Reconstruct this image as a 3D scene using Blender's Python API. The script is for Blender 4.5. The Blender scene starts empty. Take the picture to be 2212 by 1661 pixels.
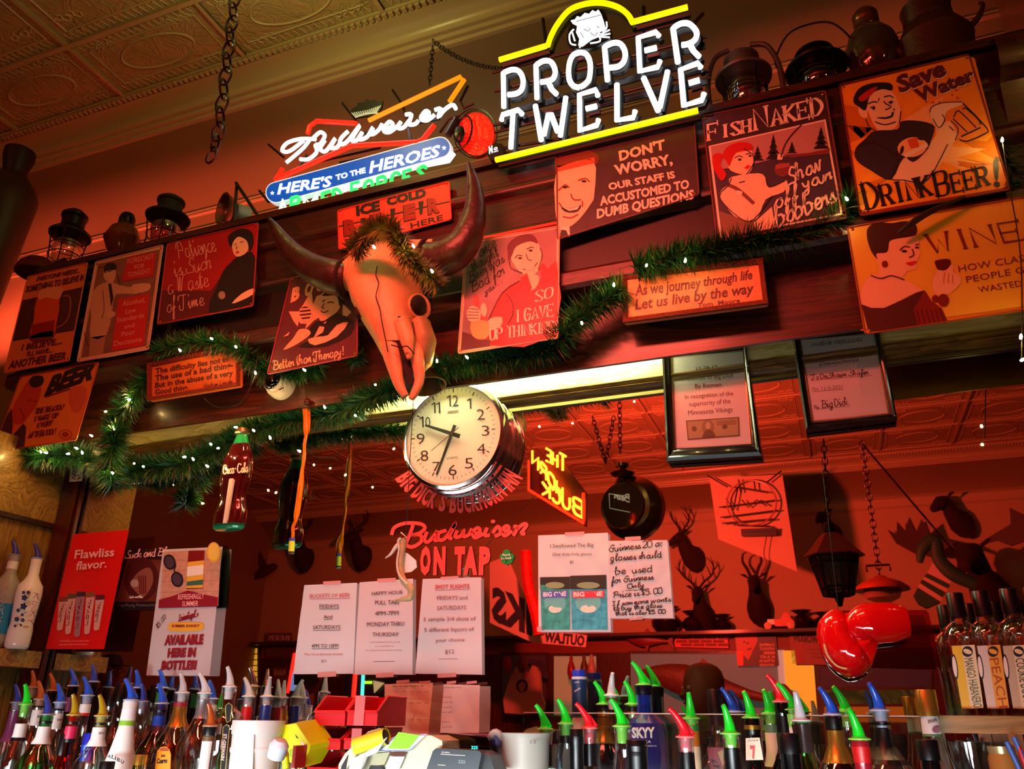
import bpy, math, random
import numpy as np
from mathutils import Vector as V, Matrix
random.seed(7)
scene = bpy.context.scene
COL = scene.collection

# ---------------------------------------------------------------- camera
W, H, F = 2212, 1661, 1740.0
CAM = V((0, -2.4, 1.45))
_nx = np.array([-3700 - 1106, 1495 - 830.5, F]); _nx /= np.linalg.norm(_nx)
_up = np.array([1178 - 1106, -3375 - 830.5, F]); _up /= np.linalg.norm(_up)
_X = -_nx; _Z = _up - (_up @ _X) * _X; _Z /= np.linalg.norm(_Z); _Y = np.cross(_Z, _X)
RW = np.array([_X, _Y, _Z])          # camera (right, down, forward) -> world
def ray(px, py):
    return V(RW @ np.array([px - 1106, py - 830.5, F]))
def PY(px, py, Y):                   # the point of plane Y=const seen at a spot of the photograph
    r = ray(px, py); return CAM + r * ((Y - CAM.y) / r.y)
def PZ(px, py, z):
    r = ray(px, py); return CAM + r * ((z - CAM.z) / r.z)
def PX(px, py, X):
    r = ray(px, py); return CAM + r * ((X - CAM.x) / r.x)
MY = -0.40                           # plane of the back bar mirror
def MV(px, py, Yv):                  # a thing met in the mirror: virtual depth Yv -> real place behind the viewer
    p = PY(px, py, Yv); p.y = 2 * MY - p.y; return p
cam_d = bpy.data.cameras.new('camera'); cam = bpy.data.objects.new('camera', cam_d); COL.objects.link(cam)
scene.camera = cam
cam_d.sensor_width = 36; cam_d.lens = F / W * 36; cam_d.clip_start = 0.02
right = V(RW[:, 0]); down = V(RW[:, 1]); fwd = V(RW[:, 2])
M = Matrix((right, -down, -fwd)).transposed().to_4x4(); M.translation = CAM
cam.matrix_world = M

# ---------------------------------------------------------------- world, exposure, lamps
w = bpy.data.worlds.new('world'); scene.world = w; w.use_nodes = True
w.node_tree.nodes['Background'].inputs[0].default_value = (1.0, 0.55, 0.35, 1)
w.node_tree.nodes['Background'].inputs[1].default_value = 0.012
vs = scene.view_settings
vs.view_transform = 'Standard'; vs.look = 'None'; vs.gamma = 1; vs.use_curve_mapping = False; vs.exposure = 0.0
cy = scene.cycles
cy.max_bounces = 7; cy.diffuse_bounces = 2; cy.glossy_bounces = 4; cy.transmission_bounces = 4
cy.transparent_max_bounces = 14; cy.caustics_reflective = False; cy.caustics_refractive = False
cy.sample_clamp_indirect = 3.0; cy.sample_clamp_direct = 0; cy.use_denoising = True
def light(name, kind, loc, color, power, size=0.2, size_y=None, target=None, spread=None):
    d = bpy.data.lights.new(name, kind); d.color = color; d.energy = power
    if kind == 'AREA':
        d.shape = 'RECTANGLE' if size_y else 'SQUARE'; d.size = size
        if size_y: d.size_y = size_y
        if spread: d.spread = spread
    else:
        d.shadow_soft_size = size
    o = bpy.data.objects.new(name, d); COL.objects.link(o); o.location = loc
    if target is not None:
        o.rotation_euler = (V(target) - V(loc)).to_track_quat('-Z', 'Y').to_euler()
    return o
RED = (1.0, 0.10, 0.065)
light('red_neon_glow', 'AREA', (-0.75, -1.75, 2.95), RED, 15, 0.9, 0.12, (-0.75, -0.53, 2.30), spread=math.radians(105))
light('red_ceiling_glow', 'POINT', (-3.3, -1.7, 3.35), RED, 1.0, 0.05)
light('red_shelf_tube', 'AREA', (-2.7, -0.30, 3.03), RED, 15, 2.2, 0.03, (-2.7, 0.0, 3.25), spread=math.radians(95))
light('far_room_fill', 'POINT', (-3.4, -3.2, 3.75), (1.0, 0.30, 0.12), 14, 0.05)  # unseen fill added to lift the dark left of the reflected room
light('red_shelf_tube', 'AREA', (0.25, -0.33, 3.01), RED, 3.0, 0.8, 0.03, (0.25, 0.0, 3.25), spread=math.radians(75))
_p = MV(1205, 1055, 2.30); light('red_neon_rear_glow', 'AREA', _p, (1.0, 0.055, 0.03), 165, 0.16, 0.10, _p + V((0.45, -2.2, 0.5)))
light('warm_ceiling_lamp', 'POINT', (-1.35, -1.05, 3.62), (0.95, 0.88, 0.26), 7.5, 0.04)
light('fluorescent_tube_light', 'AREA', (-0.78, -0.503, 2.40), (0.9, 1.0, 0.55), 8, 0.85, 0.02, (-0.78, -0.46, 2.2))
light('bar_well_light', 'AREA', (-0.95, -1.45, 1.24), (0.86, 0.97, 1.0), 3.8, 2.2, 0.1, (-0.95, -0.45, 1.60), spread=math.radians(85))
light('bottle_fill_light', 'AREA', (-0.95, -1.5, 1.24), (0.9, 0.97, 1.0), 1.8, 2.4, 0.06, (-0.95, -0.55, 1.30), spread=math.radians(38))  # second fill without a fixture, added to brighten only the bottles
light('side_warm_light', 'POINT', (0.75, -1.2, 3.0), (1.0, 0.5, 0.1), 1.2, 0.03)
light('left_oak_fill', 'POINT', (-1.9, -1.25, 2.6), (1.0, 0.6, 0.25), 0.4, 0.03)  # unseen warm fill added to light the oak side from above

# ---------------------------------------------------------------- materials
def lin(h):
    if isinstance(h, str):
        h = h.lstrip('#'); c = [int(h[i:i + 2], 16) / 255 for i in (0, 2, 4)]
    else: c = h
    return tuple(((x + 0.055) / 1.055) ** 2.4 if x > 0.04045 else x / 12.92 for x in c) + (1,)
_mc = {}
def mat(col, rough=0.55, metal=0.0, emit=0.0, bump=0.0, bscale=60.0, var=0.0, spec=0.5, alpha=1.0, trans=0.0, coat=0.0):
    key = (col if isinstance(col, str) else tuple(col), rough, metal, emit, bump, bscale, var, spec, alpha, trans, coat)
    if key in _mc: return _mc[key]
    m = bpy.data.materials.new('mat'); m.use_nodes = True; nt = m.node_tree; b = nt.nodes['Principled BSDF']
    c = lin(col); b.inputs['Base Color'].default_value = c; b.inputs['Roughness'].default_value = rough
    b.inputs['Metallic'].default_value = metal; b.inputs['Specular IOR Level'].default_value = spec
    b.inputs['Alpha'].default_value = alpha; b.inputs['Transmission Weight'].default_value = trans
    b.inputs['Coat Weight'].default_value = coat
    if emit: b.inputs['Emission Color'].default_value = c; b.inputs['Emission Strength'].default_value = emit
    if bump or var:
        tc = nt.nodes.new('ShaderNodeTexCoord'); n = nt.nodes.new('ShaderNodeTexNoise')
        n.inputs['Scale'].default_value = bscale; n.inputs['Detail'].default_value = 4
        nt.links.new(tc.outputs['Object'], n.inputs['Vector'])
        if bump:
            bp = nt.nodes.new('ShaderNodeBump'); bp.inputs['Strength'].default_value = bump; bp.inputs['Distance'].default_value = 0.01
            nt.links.new(n.outputs['Fac'], bp.inputs['Height']); nt.links.new(bp.outputs['Normal'], b.inputs['Normal'])
        if var:
            r = nt.nodes.new('ShaderNodeValToRGB'); r.color_ramp.elements[0].position = 0.3; r.color_ramp.elements[1].position = 0.7
            r.color_ramp.elements[0].color = tuple(x * (1 - var) for x in c[:3]) + (1,); r.color_ramp.elements[1].color = tuple(min(1, x * (1 + var)) for x in c[:3]) + (1,)
            nt.links.new(n.outputs['Fac'], r.inputs['Fac']); nt.links.new(r.outputs['Color'], b.inputs['Base Color'])
    _mc[key] = m; return m
def glass(tint=(1, 1, 1), refl=0.05, rough=0.03, dens=1.0, key=None):
    k = ('g', tint, refl, rough, dens)
    if k in _mc: return _mc[k]
    m = bpy.data.materials.new('glass'); m.use_nodes = True; nt = m.node_tree; nt.nodes.clear()
    o = nt.nodes.new('ShaderNodeOutputMaterial'); mx = nt.nodes.new('ShaderNodeMixShader'); t = nt.nodes.new('ShaderNodeBsdfTransparent')
    g = nt.nodes.new('ShaderNodeBsdfGlossy'); lw = nt.nodes.new('ShaderNodeLayerWeight'); mr = nt.nodes.new('ShaderNodeMapRange')
    t.inputs[0].default_value = tuple(tint) + (1,); g.inputs['Roughness'].default_value = rough
    g.inputs['Color'].default_value = (1, 1, 1, 1)
    lw.inputs['Blend'].default_value = 0.45
    mr.inputs['To Min'].default_value = refl; mr.inputs['To Max'].default_value = 0.75
    nt.links.new(lw.outputs['Facing'], mr.inputs['Value']); nt.links.new(mr.outputs[0], mx.inputs[0])
    nt.links.new(t.outputs[0], mx.inputs[1]); nt.links.new(g.outputs[0], mx.inputs[2]); nt.links.new(mx.outputs[0], o.inputs[0])
    _mc[k] = m; return m
def paper_mat(col):
    k = ('p', col)
    if k in _mc: return _mc[k]
    m = mat(col, 0.42).copy(); nt = m.node_tree; b = nt.nodes['Principled BSDF']; t = nt.nodes.new('ShaderNodeBsdfTranslucent'); x = nt.nodes.new('ShaderNodeMixShader')
    t.inputs[0].default_value = lin(col); x.inputs[0].default_value = 0.3
    nt.links.new(b.outputs[0], x.inputs[1]); nt.links.new(t.outputs[0], x.inputs[2]); nt.links.new(x.outputs[0], nt.nodes['Material Output'].inputs[0])
    _mc[k] = m; return m
def wood(c1, c2, scale=6.0, rough=0.3, axis='X', coat=0.4, grain=14.0):
    k = ('w', c1, c2, scale, rough, axis, coat, grain)
    if k in _mc: return _mc[k]
    m = bpy.data.materials.new('wood'); m.use_nodes = True; nt = m.node_tree; b = nt.nodes['Principled BSDF']
    tc = nt.nodes.new('ShaderNodeTexCoord'); mp = nt.nodes.new('ShaderNodeMapping')
    s = {'X': (0.12, 1, 1), 'Y': (1, 0.12, 1), 'Z': (1, 1, 0.12)}[axis]
    mp.inputs['Scale'].default_value = tuple(x * scale for x in s)
    n = nt.nodes.new('ShaderNodeTexNoise'); n.inputs['Scale'].default_value = 1.3; n.inputs['Detail'].default_value = 5; n.inputs['Distortion'].default_value = 0.8
    wv = nt.nodes.new('ShaderNodeMath'); wv.operation = 'MULTIPLY'; wv.inputs[1].default_value = grain
    fr = nt.nodes.new('ShaderNodeMath'); fr.operation = 'FRACT'
    n2 = nt.nodes.new('ShaderNodeTexNoise'); n2.inputs['Scale'].default_value = 14; n2.inputs['Detail'].default_value = 3
    ad = nt.nodes.new('ShaderNodeMath'); ad.operation = 'MULTIPLY_ADD'; ad.inputs[1].default_value = 0.6
    r = nt.nodes.new('ShaderNodeValToRGB'); r.color_ramp.elements[0].position = 0.25; r.color_ramp.elements[1].position = 0.85
    r.color_ramp.elements[0].color = lin(c1); r.color_ramp.elements[1].color = lin(c2)
    L = nt.links.new
    L(tc.outputs['Object'], mp.inputs['Vector']); L(mp.outputs[0], n.inputs['Vector']); L(mp.outputs[0], n2.inputs['Vector'])
    L(n.outputs['Fac'], wv.inputs[0]); L(wv.outputs[0], fr.inputs[0]); L(n2.outputs['Fac'], ad.inputs[0])
    hf = nt.nodes.new('ShaderNodeMath'); hf.operation = 'MULTIPLY'; hf.inputs[1].default_value = 0.5; L(fr.outputs[0], hf.inputs[0]); L(hf.outputs[0], ad.inputs[2])
    L(ad.outputs[0], r.inputs['Fac']); L(r.outputs['Color'], b.inputs['Base Color'])
    bp = nt.nodes.new('ShaderNodeBump'); bp.inputs['Strength'].default_value = 0.12; bp.inputs['Distance'].default_value = 0.004
    L(ad.outputs[0], bp.inputs['Height']); L(bp.outputs['Normal'], b.inputs['Normal'])
    b.inputs['Roughness'].default_value = rough; b.inputs['Coat Weight'].default_value = coat; b.inputs['Coat Roughness'].default_value = 0.15
    _mc[k] = m; return m

# ---------------------------------------------------------------- mesh builder
def cr(pts, n=6, closed=True):       # smooth curve through points (Catmull-Rom)
    P = [V(p) for p in pts]; N = len(P); out = []
    rng = N if closed else N - 1
    for i in range(rng):
        if closed: a, b, c, d = P[(i - 1) % N], P[i], P[(i + 1) % N], P[(i + 2) % N]
        else: a, b, c, d = P[max(i - 1, 0)], P[i], P[i + 1], P[min(i + 2, N - 1)]
        for k in range(n):
            t = k / n
            out.append(0.5 * ((2 * b) + (c - a) * t + (2 * a - 5 * b + 4 * c - d) * t * t + (3 * b - a - 3 * c + d) * t ** 3))
    if not closed: out.append(P[-1])
    return out
class MB:
    def __init__(s): s.v = []; s.f = []; s.m = []; s.mats = []; s.cuts = []
    def mi(s, m):
        if m not in s.mats: s.mats.append(m)
        return s.mats.index(m)
    def add(s, vs, fs, m=None):
        o = len(s.v); s.v += [tuple(p) for p in vs]; k = s.mi(m) if m else 0
        for f in fs: s.f.append(tuple(o + i for i in f)); s.m.append(k)
        return s
    def hexa(s, c, m=None):          # 8 corners: bottom 4 then top 4
        return s.add(c, [(0, 3, 2, 1), (4, 5, 6, 7), (0, 1, 5, 4), (1, 2, 6, 5), (2, 3, 7, 6), (3, 0, 4, 7)], m)
    def box(s, a, b, m=None, R=None, o=None):
        (x0, y0, z0), (x1, y1, z1) = a, b
        c = [V(p) for p in ((x0, y0, z0), (x1, y0, z0), (x1, y1, z0), (x0, y1, z0), (x0, y0, z1), (x1, y0, z1), (x1, y1, z1), (x0, y1, z1))]
        if R is not None: c = [R @ p for p in c]
        if o is not None: c = [p + V(o) for p in c]
        return s.hexa(c, m)
    def tube(s, pts, r, n=8, m=None, closed=False, caps=True, flat=None):
        P = [V(p) for p in pts]; N = len(P)
        rad = r if isinstance(r, (list, tuple)) else [r] * N
        if len(rad) != N: rad = [rad[0] + (rad[-1] - rad[0]) * i / (N - 1) for i in range(N)] if len(rad) == 2 else [np.interp(i / (N - 1), np.linspace(0, 1, len(rad)), rad) for i in range(N)]
        vs = []; fs = []; up = None
        for i in range(N):
            if closed: t = P[(i + 1) % N] - P[i - 1]
            else: t = P[min(i + 1, N - 1)] - P[max(i - 1, 0)]
            if t.length < 1e-9: t = V((0, 0, 1))
            t.normalize()
            if up is None: up = V((0, 0, 1)) if abs(t.z) < 0.9 else V((0, 1, 0))
            a = t.cross(up)
            if a.length < 1e-6: a = t.orthogonal()
            a.normalize(); b = a.cross(t); up = b
            k2 = flat if flat else 1
            for j in range(n):
                an = 2 * math.pi * j / n
                vs.append(P[i] + a * (math.cos(an) * rad[i]) + b * (math.sin(an) * rad[i] * k2))
        for i in range(N if closed else N - 1):
            i2 = (i + 1) % N
            for j in range(n):
                j2 = (j + 1) % n; fs.append((i * n + j, i * n + j2, i2 * n + j2, i2 * n + j))
        if caps and not closed: fs += [tuple(range(n))[::-1], tuple((N - 1) * n + j for j in range(n))]
        return s.add(vs, fs, m)
    def lathe(s, prof, o, n=24, m=None, ax=None, a0=0, a1=None):   # prof: (r, z)
        R = V((0, 0, 1)).rotation_difference(V(ax).normalized()).to_matrix() if ax is not None else None
        vs = []; fs = []; K = len(prof); o = V(o); full = a1 is None
        cnt = n if full else n + 1
        for (r, z) in prof:
            for j in range(cnt):
                an = 2 * math.pi * j / n if full else a0 + (a1 - a0) * j / n
                p = V((r * math.cos(an), r * math.sin(an), z))
                vs.append((R @ p if R else p) + o)
        for i in range(K - 1):
            for j in range(n):
                j2 = (j + 1) % cnt
                fs.append((i * cnt + j, i * cnt + j2, (i + 1) * cnt + j2, (i + 1) * cnt + j))
        if full:
            if prof[0][0] > 1e-5: fs.append(tuple(range(cnt))[::-1])
            if prof[-1][0] > 1e-5: fs.append(tuple((K - 1) * cnt + j for j in range(cnt)))
        return s.add(vs, fs, m)
    def loft(s, secs, m=None, caps=True):
        n = len(secs[0]); vs = [p for q in secs for p in q]; fs = []
        for i in range(len(secs) - 1):
            for j in range(n):
                j2 = (j + 1) % n; fs.append((i * n + j, i * n + j2, (i + 1) * n + j2, (i + 1) * n + j))
        if caps: fs += [tuple(range(n))[::-1], tuple((len(secs) - 1) * n + j for j in range(n))]
        return s.add(vs, fs, m)
    def prism(s, pts, d, m=None):    # flat outline pushed along d
        n = len(pts); P = [V(p) for p in pts]; d = V(d)
        return s.add(P + [p + d for p in P], [tuple(range(n))[::-1], tuple(range(n, 2 * n))] + [(i, (i + 1) % n, n + (i + 1) % n, n + i) for i in range(n)], m)
    def sphere(s, c, r, n=12, m=None, sc=(1, 1, 1)):
        k = max(4, n // 2); vs = []; fs = []
        for i in range(k + 1):
            th = math.pi * i / k
            for j in range(n):
                ph = 2 * math.pi * j / n
                vs.append(V(c) + V((r * sc[0] * math.sin(th) * math.cos(ph), r * sc[1] * math.sin(th) * math.sin(ph), r * sc[2] * math.cos(th))))
        for i in range(k):
            for j in range(n):
                j2 = (j + 1) % n; fs.append((i * n + j, (i + 1) * n + j, (i + 1) * n + j2, i * n + j2))
        return s.add(vs, fs, m)
    def build(s, name, m=None, parent=None, base=None, smooth=True, label=None, kind=None):
        base = V(base) if base is not None else V((0, 0, 0))
        me = bpy.data.meshes.new(name); me.from_pydata([(p[0] - base.x, p[1] - base.y, p[2] - base.z) for p in s.v], [], s.f)
        for k in (s.mats or [m]):
            me.materials.append(k if k else m)
        if s.mats: me.polygons.foreach_set('material_index', s.m)
        if smooth:
            me.polygons.foreach_set('use_smooth', [True] * len(me.polygons)); me.update()
            me.set_sharp_from_angle(angle=math.radians(38))
        o = bpy.data.objects.new(name, me); COL.objects.link(o)
        if parent: o.parent = parent
        else: o.location = base
        if label: o['label'] = label
        if kind: o['kind'] = kind
        return o
def tag(o, label, cat, group=None, kind=None):
    if label: o['label'] = label
    if cat: o['category'] = cat
    if group: o['group'] = group
    if kind: o['kind'] = kind
    return o
class Thing:
    def __init__(s, name, label, cat, loc, group=None):
        s.loc = V(loc); s.o = bpy.data.objects.new(name, None); COL.objects.link(s.o); s.o.location = s.loc
        s.o.empty_display_size = 0.05; tag(s.o, label, cat, group)
    def part(s, name, mb, m=None, parent=None, label=None, smooth=True, kind=None):
        if len(mb.cuts) > 1:              # every line of print is a part of its own
            cs = [(0, 0)] + mb.cuts[1:] + [(len(mb.v), len(mb.f))]; o = None
            for (v0, f0), (v1, f1) in zip(cs, cs[1:]):
                if f1 == f0: continue
                q = MB(); q.v = mb.v[v0:v1]; q.f = [tuple(i - v0 for i in f) for f in mb.f[f0:f1]]; q.m = mb.m[f0:f1]; q.mats = mb.mats
                o = q.build(name, m, parent or s.o, s.loc, smooth, label, kind)
            return o
        return mb.build(name, m, parent or s.o, s.loc, smooth, label, kind)
def single(name, label, cat, mb, m=None, group=None, base=None, smooth=True, kind=None):
    if base is None:
        a = np.array(mb.v); base = V(((a[:, 0].min() + a[:, 0].max()) / 2, (a[:, 1].min() + a[:, 1].max()) / 2, a[:, 2].min()))
    o = mb.build(name, m, None, base, smooth); return tag(o, label, cat, group, kind)
def struct(name, mb, m=None, smooth=True, parent=None, base=None):
    o = mb.build(name, m, parent, base, smooth)
    if not parent: o['kind'] = 'structure'
    return o

# ---------------------------------------------------------------- lettering
_tc = {}
def glyphs(s, bold=0.0, shear=0.0, spacing=1.0):
    k = (s, bold, shear, spacing)
    if k in _tc: return _tc[k]
    cu = bpy.data.curves.new('t', 'FONT'); cu.body = s; cu.size = 1; cu.offset = bold; cu.shear = shear; cu.resolution_u = 2
    cu.space_character = spacing; cu.fill_mode = 'FRONT'
    o = bpy.data.objects.new('t', cu); COL.objects.link(o)
    dg = bpy.context.evaluated_depsgraph_get()
    me = bpy.data.meshes.new_from_object(o.evaluated_get(dg))
    vs = np.array([v.co[:2] for v in me.vertices]); fs = [tuple(p.vertices) for p in me.polygons]
    bpy.data.objects.remove(o); bpy.data.curves.remove(cu); bpy.data.meshes.remove(me)
    x0, x1 = vs[:, 0].min(), vs[:, 0].max(); vs[:, 0] = (vs[:, 0] - x0) / (x1 - x0); vs[:, 1] /= 0.729
    _tc[k] = (vs, fs, (x1 - x0) / 0.729); return _tc[k]
UC = {'A': '00 26 40|12 32', 'B': '00 06|~06 36 45 33 03|~03 33 42 30 00', 'C': '~45 36 16 04 02 10 30 41', 'D': '00 06|~06 26 44 42 20 00',
 'E': '40 00 06 46|03 33', 'F': '00 06 46|03 33', 'G': '~45 36 16 04 02 10 30 42|42 43 23', 'H': '00 06|40 46|03 43', 'I': '20 26', 'J': '~36 31 20 10 01',
 'K': '00 06|46 03|13 40', 'L': '06 00 40', 'M': '00 06 22 46 40', 'N': '00 06 40 46', 'O': '~26 05 01 20 41 45 26', 'P': '00 06|~06 36 45 44 33 03',
 'Q': '~26 05 01 20 41 45 26|22 40', 'R': '00 06|~06 36 45 44 33 03|23 40', 'S': '~45 36 16 05 14 32 41 30 10 01', 'T': '06 46|26 20', 'U': '~06 02 10 30 42 46',
 'V': '06 20 46', 'W': '06 10 24 30 46', 'X': '00 46|06 40', 'Y': '06 23 46|23 20', 'Z': '06 46 00 40', "'": '16 15', '!': '26 22|21 20', '.': '10 11', ',': '20 11',
 '1': '15 26 20', '2': '~05 16 36 44 00|00 40', '5': '46 06 04|~04 34 42 30 00', '0': '~26 05 01 20 41 45 26', '$': '~45 16 14 32 30 01|27 20', '4': '30 36 02 42', '7': '06 46 10', '-': '13 33', ':': '11 12|14 15'}
LC = {'a': ('~56 26 14 23 43 56|~56 54 63', 6), 'b': ('~05 29 19 13 33 54 46 26|46 65', 6), 'c': ('~56 36 14 23 43 54', 5), 'd': ('~56 26 14 23 43 56|~59 53 63', 6),
 'e': ('~14 45 46 26 14 23 43 54', 5), 'f': ('~13 49 39 20 10 23 45', 4), 'g': ('~56 26 14 23 43 56|~56 41 20 11 53', 6), 'h': ('~05 29 19 13|~13 26 46 43 54', 6),
 'i': ('~14 26 23 33 44|28 29', 4), 'j': ('~26 20 00 11 44|28 29', 4), 'k': ('~05 29 19 13|56 24 53 64', 6), 'l': ('~14 49 29 23 33 44', 4), 'm': ('~04 16 13|~13 36 33|~33 56 53 64', 7),
 'n': ('~04 16 13|~13 36 46 43 54', 5), 'o': ('~36 14 23 43 55 36|36 56', 5), 'p': ('~26 10|~15 36 56 54 33 14', 6), 'r': ('~04 16 15 36 35 33 44', 4), 's': ('~14 36 35 43 33 13|43 54', 4),
 't': ('~14 29 23 33 44|07 47', 4), 'u': ('~06 13 33 46|~46 43 54', 5), 'v': ('~06 14 23 46 56', 5), 'w': ('~06 13 23 36 43 53 66 76', 7), 'x': ('06 43|46 03', 5), 'y': ('~06 14 34 46|~46 31 10 01 43', 5),
 'z': ('06 46 03 43', 5), ' ': ('', 3), 'B': ('~13 39|~09 49 78 66 36|~36 76 84 53 23 14', 8), 'P': ('~13 39|~07 29 69 76 46 26', 8), 'S': ('~88 69 47 56 75 73 43 13 15', 8),
 'W': ('~09 19 13 39 33 69 89', 9), 'T': ('~07 19 89|~59 43 13 15', 8), 'C': ('~88 79 39 15 33 63 74', 8), 'I': ('~19 59|39 33|13 53', 6), 'G': ('~88 59 26 15 33 63 66|46 86', 8), 'L': ('~19 39 23 13 83', 8)}
def _poly(code, n=5):
    res = []
    for st in code.split('|'):
        if not st: continue
        sm = st[0] == '~'; pts = [V((int(q[0]), int(q[1]), 0)) for q in st.lstrip('~').split()]
        if sm:
            cl = (pts[0] - pts[-1]).length < 0.1
            pts = cr(pts[:-1], n, True) if cl else cr(pts, n, False)
            if cl: pts = pts + [pts[0]]
        res.append(pts)
    return res
def strokes(s, font):                # -> polylines with x in 0..1, baseline 0, capital height 1
    out = []; x = 0
    for ch in s:
        if font == 'script':
            code, adv = LC.get(ch, (None, 6))
            if code is None:
                for p in _poly(UC.get(ch.upper(), '')): out.append([V((x + q.x * 1.3, q.y / 6, 0)) for q in p])
            else:
                for p in _poly(code): out.append([V((x + q.x, (q.y - 3) / 6, 0)) for q in p])
            x += adv
        else:
            if ch in "I'!.,1:": off = -1; adv = 3
            else: off = 0; adv = 5.5
            if ch == ' ': x += 3; continue
            lo = ch.islower(); k = 0.78 if lo else 1
            for p in _poly(UC.get(ch.upper(), '')): out.append([V((x + (q.x + off) * k, q.y / 6 * k, 0)) for q in p])
            x += adv * k
    xs = [q.x for p in out for q in p]; a, b = min(xs), max(xs)
    return [[V(((q.x - a) / (b - a), q.y, 0)) for q in p] for p in out]
class Sheet:                         # a flat face in the scene; its print is laid out on it
    fr = None; disp = None; lift = 0.0
    def __init__(s, Y=None, plane=None, mirror=None, side=-1):
        s.mir = mirror is not None; s.Y = mirror if s.mir else Y; s.pl = plane; s.side = side; s.mb = MB(); s.tx = MB()
    def F(s, x0, y0, k): s.fr = (x0, y0, k); return s
    def P(s, px, py, off=0.0):
        if s.fr: px, py = s.fr[0] + px / s.fr[2], s.fr[1] + py / s.fr[2]
        if s.pl:
            p0, n = s.pl; r = ray(px, py); p = CAM + r * ((V(p0) - CAM).dot(n) / r.dot(n)); return p + V(n) * off
        if s.mir:
            p = MV(px, py, s.Y); p.y += off; return p
        p = PY(px, py, s.Y); p.y -= off + (s.disp(px, py) + s.lift if s.disp else 0); return p
    def poly(s, pts, m, lay=1, smooth=0, mb=None):
        P = [V((a, b, 0)) for a, b in pts]
        if smooth: P = cr(P, smooth)
        (mb or s.mb).add([s.P(p.x, p.y, 0.0003 * lay) for p in P], [tuple(range(len(P)))], m); return s
    def line(s, pts, wd, m, lay=2, smooth=0, closed=False, mb=None, pen=None):
        P = [V((a, b, 0)) for a, b in pts]
        if smooth: P = cr(P, smooth, closed)
        if closed: P.append(P[0])
        vs = []; fs = []
        for i, p in enumerate(P):
            t = P[min(i + 1, len(P) - 1)] - P[max(i - 1, 0)]
            if t.length < 1e-6: t = V((1, 0, 0))
            t.normalize(); n = V((-t.y, t.x, 0)); k = wd / 2
            if pen: k *= 0.35 + 0.9 * abs(t.dot(V((0.3, 0.95, 0))))
            vs += [s.P(p.x + n.x * k, p.y + n.y * k, 0.0003 * lay), s.P(p.x - n.x * k, p.y - n.y * k, 0.0003 * lay)]
        fs = [(2 * i, 2 * i + 1, 2 * i + 3, 2 * i + 2) for i in range(len(P) - 1)]
        (mb or s.mb).add(vs, fs, m); return s
    def ell(s, c, rx, ry, m, lay=1, rot=0, n=20, mb=None):
        a = math.radians(rot)
        return s.poly([(c[0] + rx * math.cos(t) * math.cos(a) - ry * math.sin(t) * math.sin(a), c[1] + rx * math.cos(t) * math.sin(a) + ry * math.sin(t) * math.cos(a)) for t in [2 * math.pi * i / n for i in range(n)]], m, lay, mb=mb)
    def text(s, t, L, R, T, m, font='sans', lay=4, w=None, bold=0.012, shear=0.0):
        s.tx.cuts.append((len(s.tx.v), len(s.tx.f)))
        o = V((L[0], L[1], 0)); u = V((R[0] - L[0], R[1] - L[1], 0)); v = V((T[0] - L[0], T[1] - L[1], 0))
        if font == 'sans':
            vs, fs, _ = glyphs(t, bold, shear)
            s.tx.add([s.P(*(o + u * a + v * b).xy, 0.0003 * lay) for a, b in vs], fs, m)
        else:
            wd = w or v.length * 0.13
            for p in strokes(t, 'script' if font == 'script' else 'uc'):
                q = [o + u * a.x + v * a.y for a in p]
                s.line([(a.x, a.y) for a in q], wd, m, lay, mb=s.tx, pen=(font == 'serif'))
                if font == 'serif' and len(q) > 1:
                    for a, b in ((q[0], q[1]), (q[-1], q[-2])):
                        if (q[0] - q[-1]).length < 0.5: continue
                        h = wd * 0.95; d = u.normalized() * h if abs((b - a).normalized().dot(v.normalized())) > 0.5 else v.normalized() * h
                        s.line([(a.x - d.x, a.y - d.y), (a.x + d.x, a.y + d.y)], wd * 0.45, m, lay, mb=s.tx)
        return s
# ================================================================ the room shell
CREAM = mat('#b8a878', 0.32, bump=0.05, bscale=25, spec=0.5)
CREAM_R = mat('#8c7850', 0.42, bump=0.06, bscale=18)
def tin_mat():
    m = bpy.data.materials.new('pressed_tin'); m.use_nodes = True; nt = m.node_tree; b = nt.nodes['Principled BSDF']; L = nt.links.new
    b.inputs['Base Color'].default_value = lin('#a89a68'); b.inputs['Roughness'].default_value = 0.34
    tc = nt.nodes.new('ShaderNodeTexCoord'); wv = nt.nodes.new('ShaderNodeTexNoise'); wv.inputs['Scale'].default_value = 9; wv.inputs['Detail'].default_value = 1.5; wv.inputs['Distortion'].default_value = 2.5
    f = nt.nodes.new('ShaderNodeMath'); f.operation = 'MULTIPLY'; f.inputs[1].default_value = 5
    g = nt.nodes.new('ShaderNodeMath'); g.operation = 'PINGPONG'; g.inputs[1].default_value = 0.5
    bp = nt.nodes.new('ShaderNodeBump'); bp.inputs['Strength'].default_value = 0.7; bp.inputs['Distance'].default_value = 0.006
    L(tc.outputs['Object'], wv.inputs['Vector']); L(wv.outputs['Fac'], f.inputs[0]); L(f.outputs[0], g.inputs[0]); L(g.outputs[0], bp.inputs['Height']); L(bp.outputs['Normal'], b.inputs['Normal'])
    return m
TIN = tin_mat()
ZC = 3.95; XL, XR = -7.0, 3.6; YF = -7.35
WOOD_RED = wood('#240b06', '#4e1c0e', 7, 0.4, 'X', 0.15)
WOOD_DK = wood('#1c0a06', '#4a1d0e', 7, 0.3, 'X')
WOOD_Z = wood('#2a1208', '#5e2a14', 7, 0.35, 'Z')
WOOD_OAK = wood('#7a5420', '#b98d48', 6, 0.35, 'Z')
WOOD_OAKX = wood('#8a6428', '#c49a55', 6, 0.35, 'X')
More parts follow.
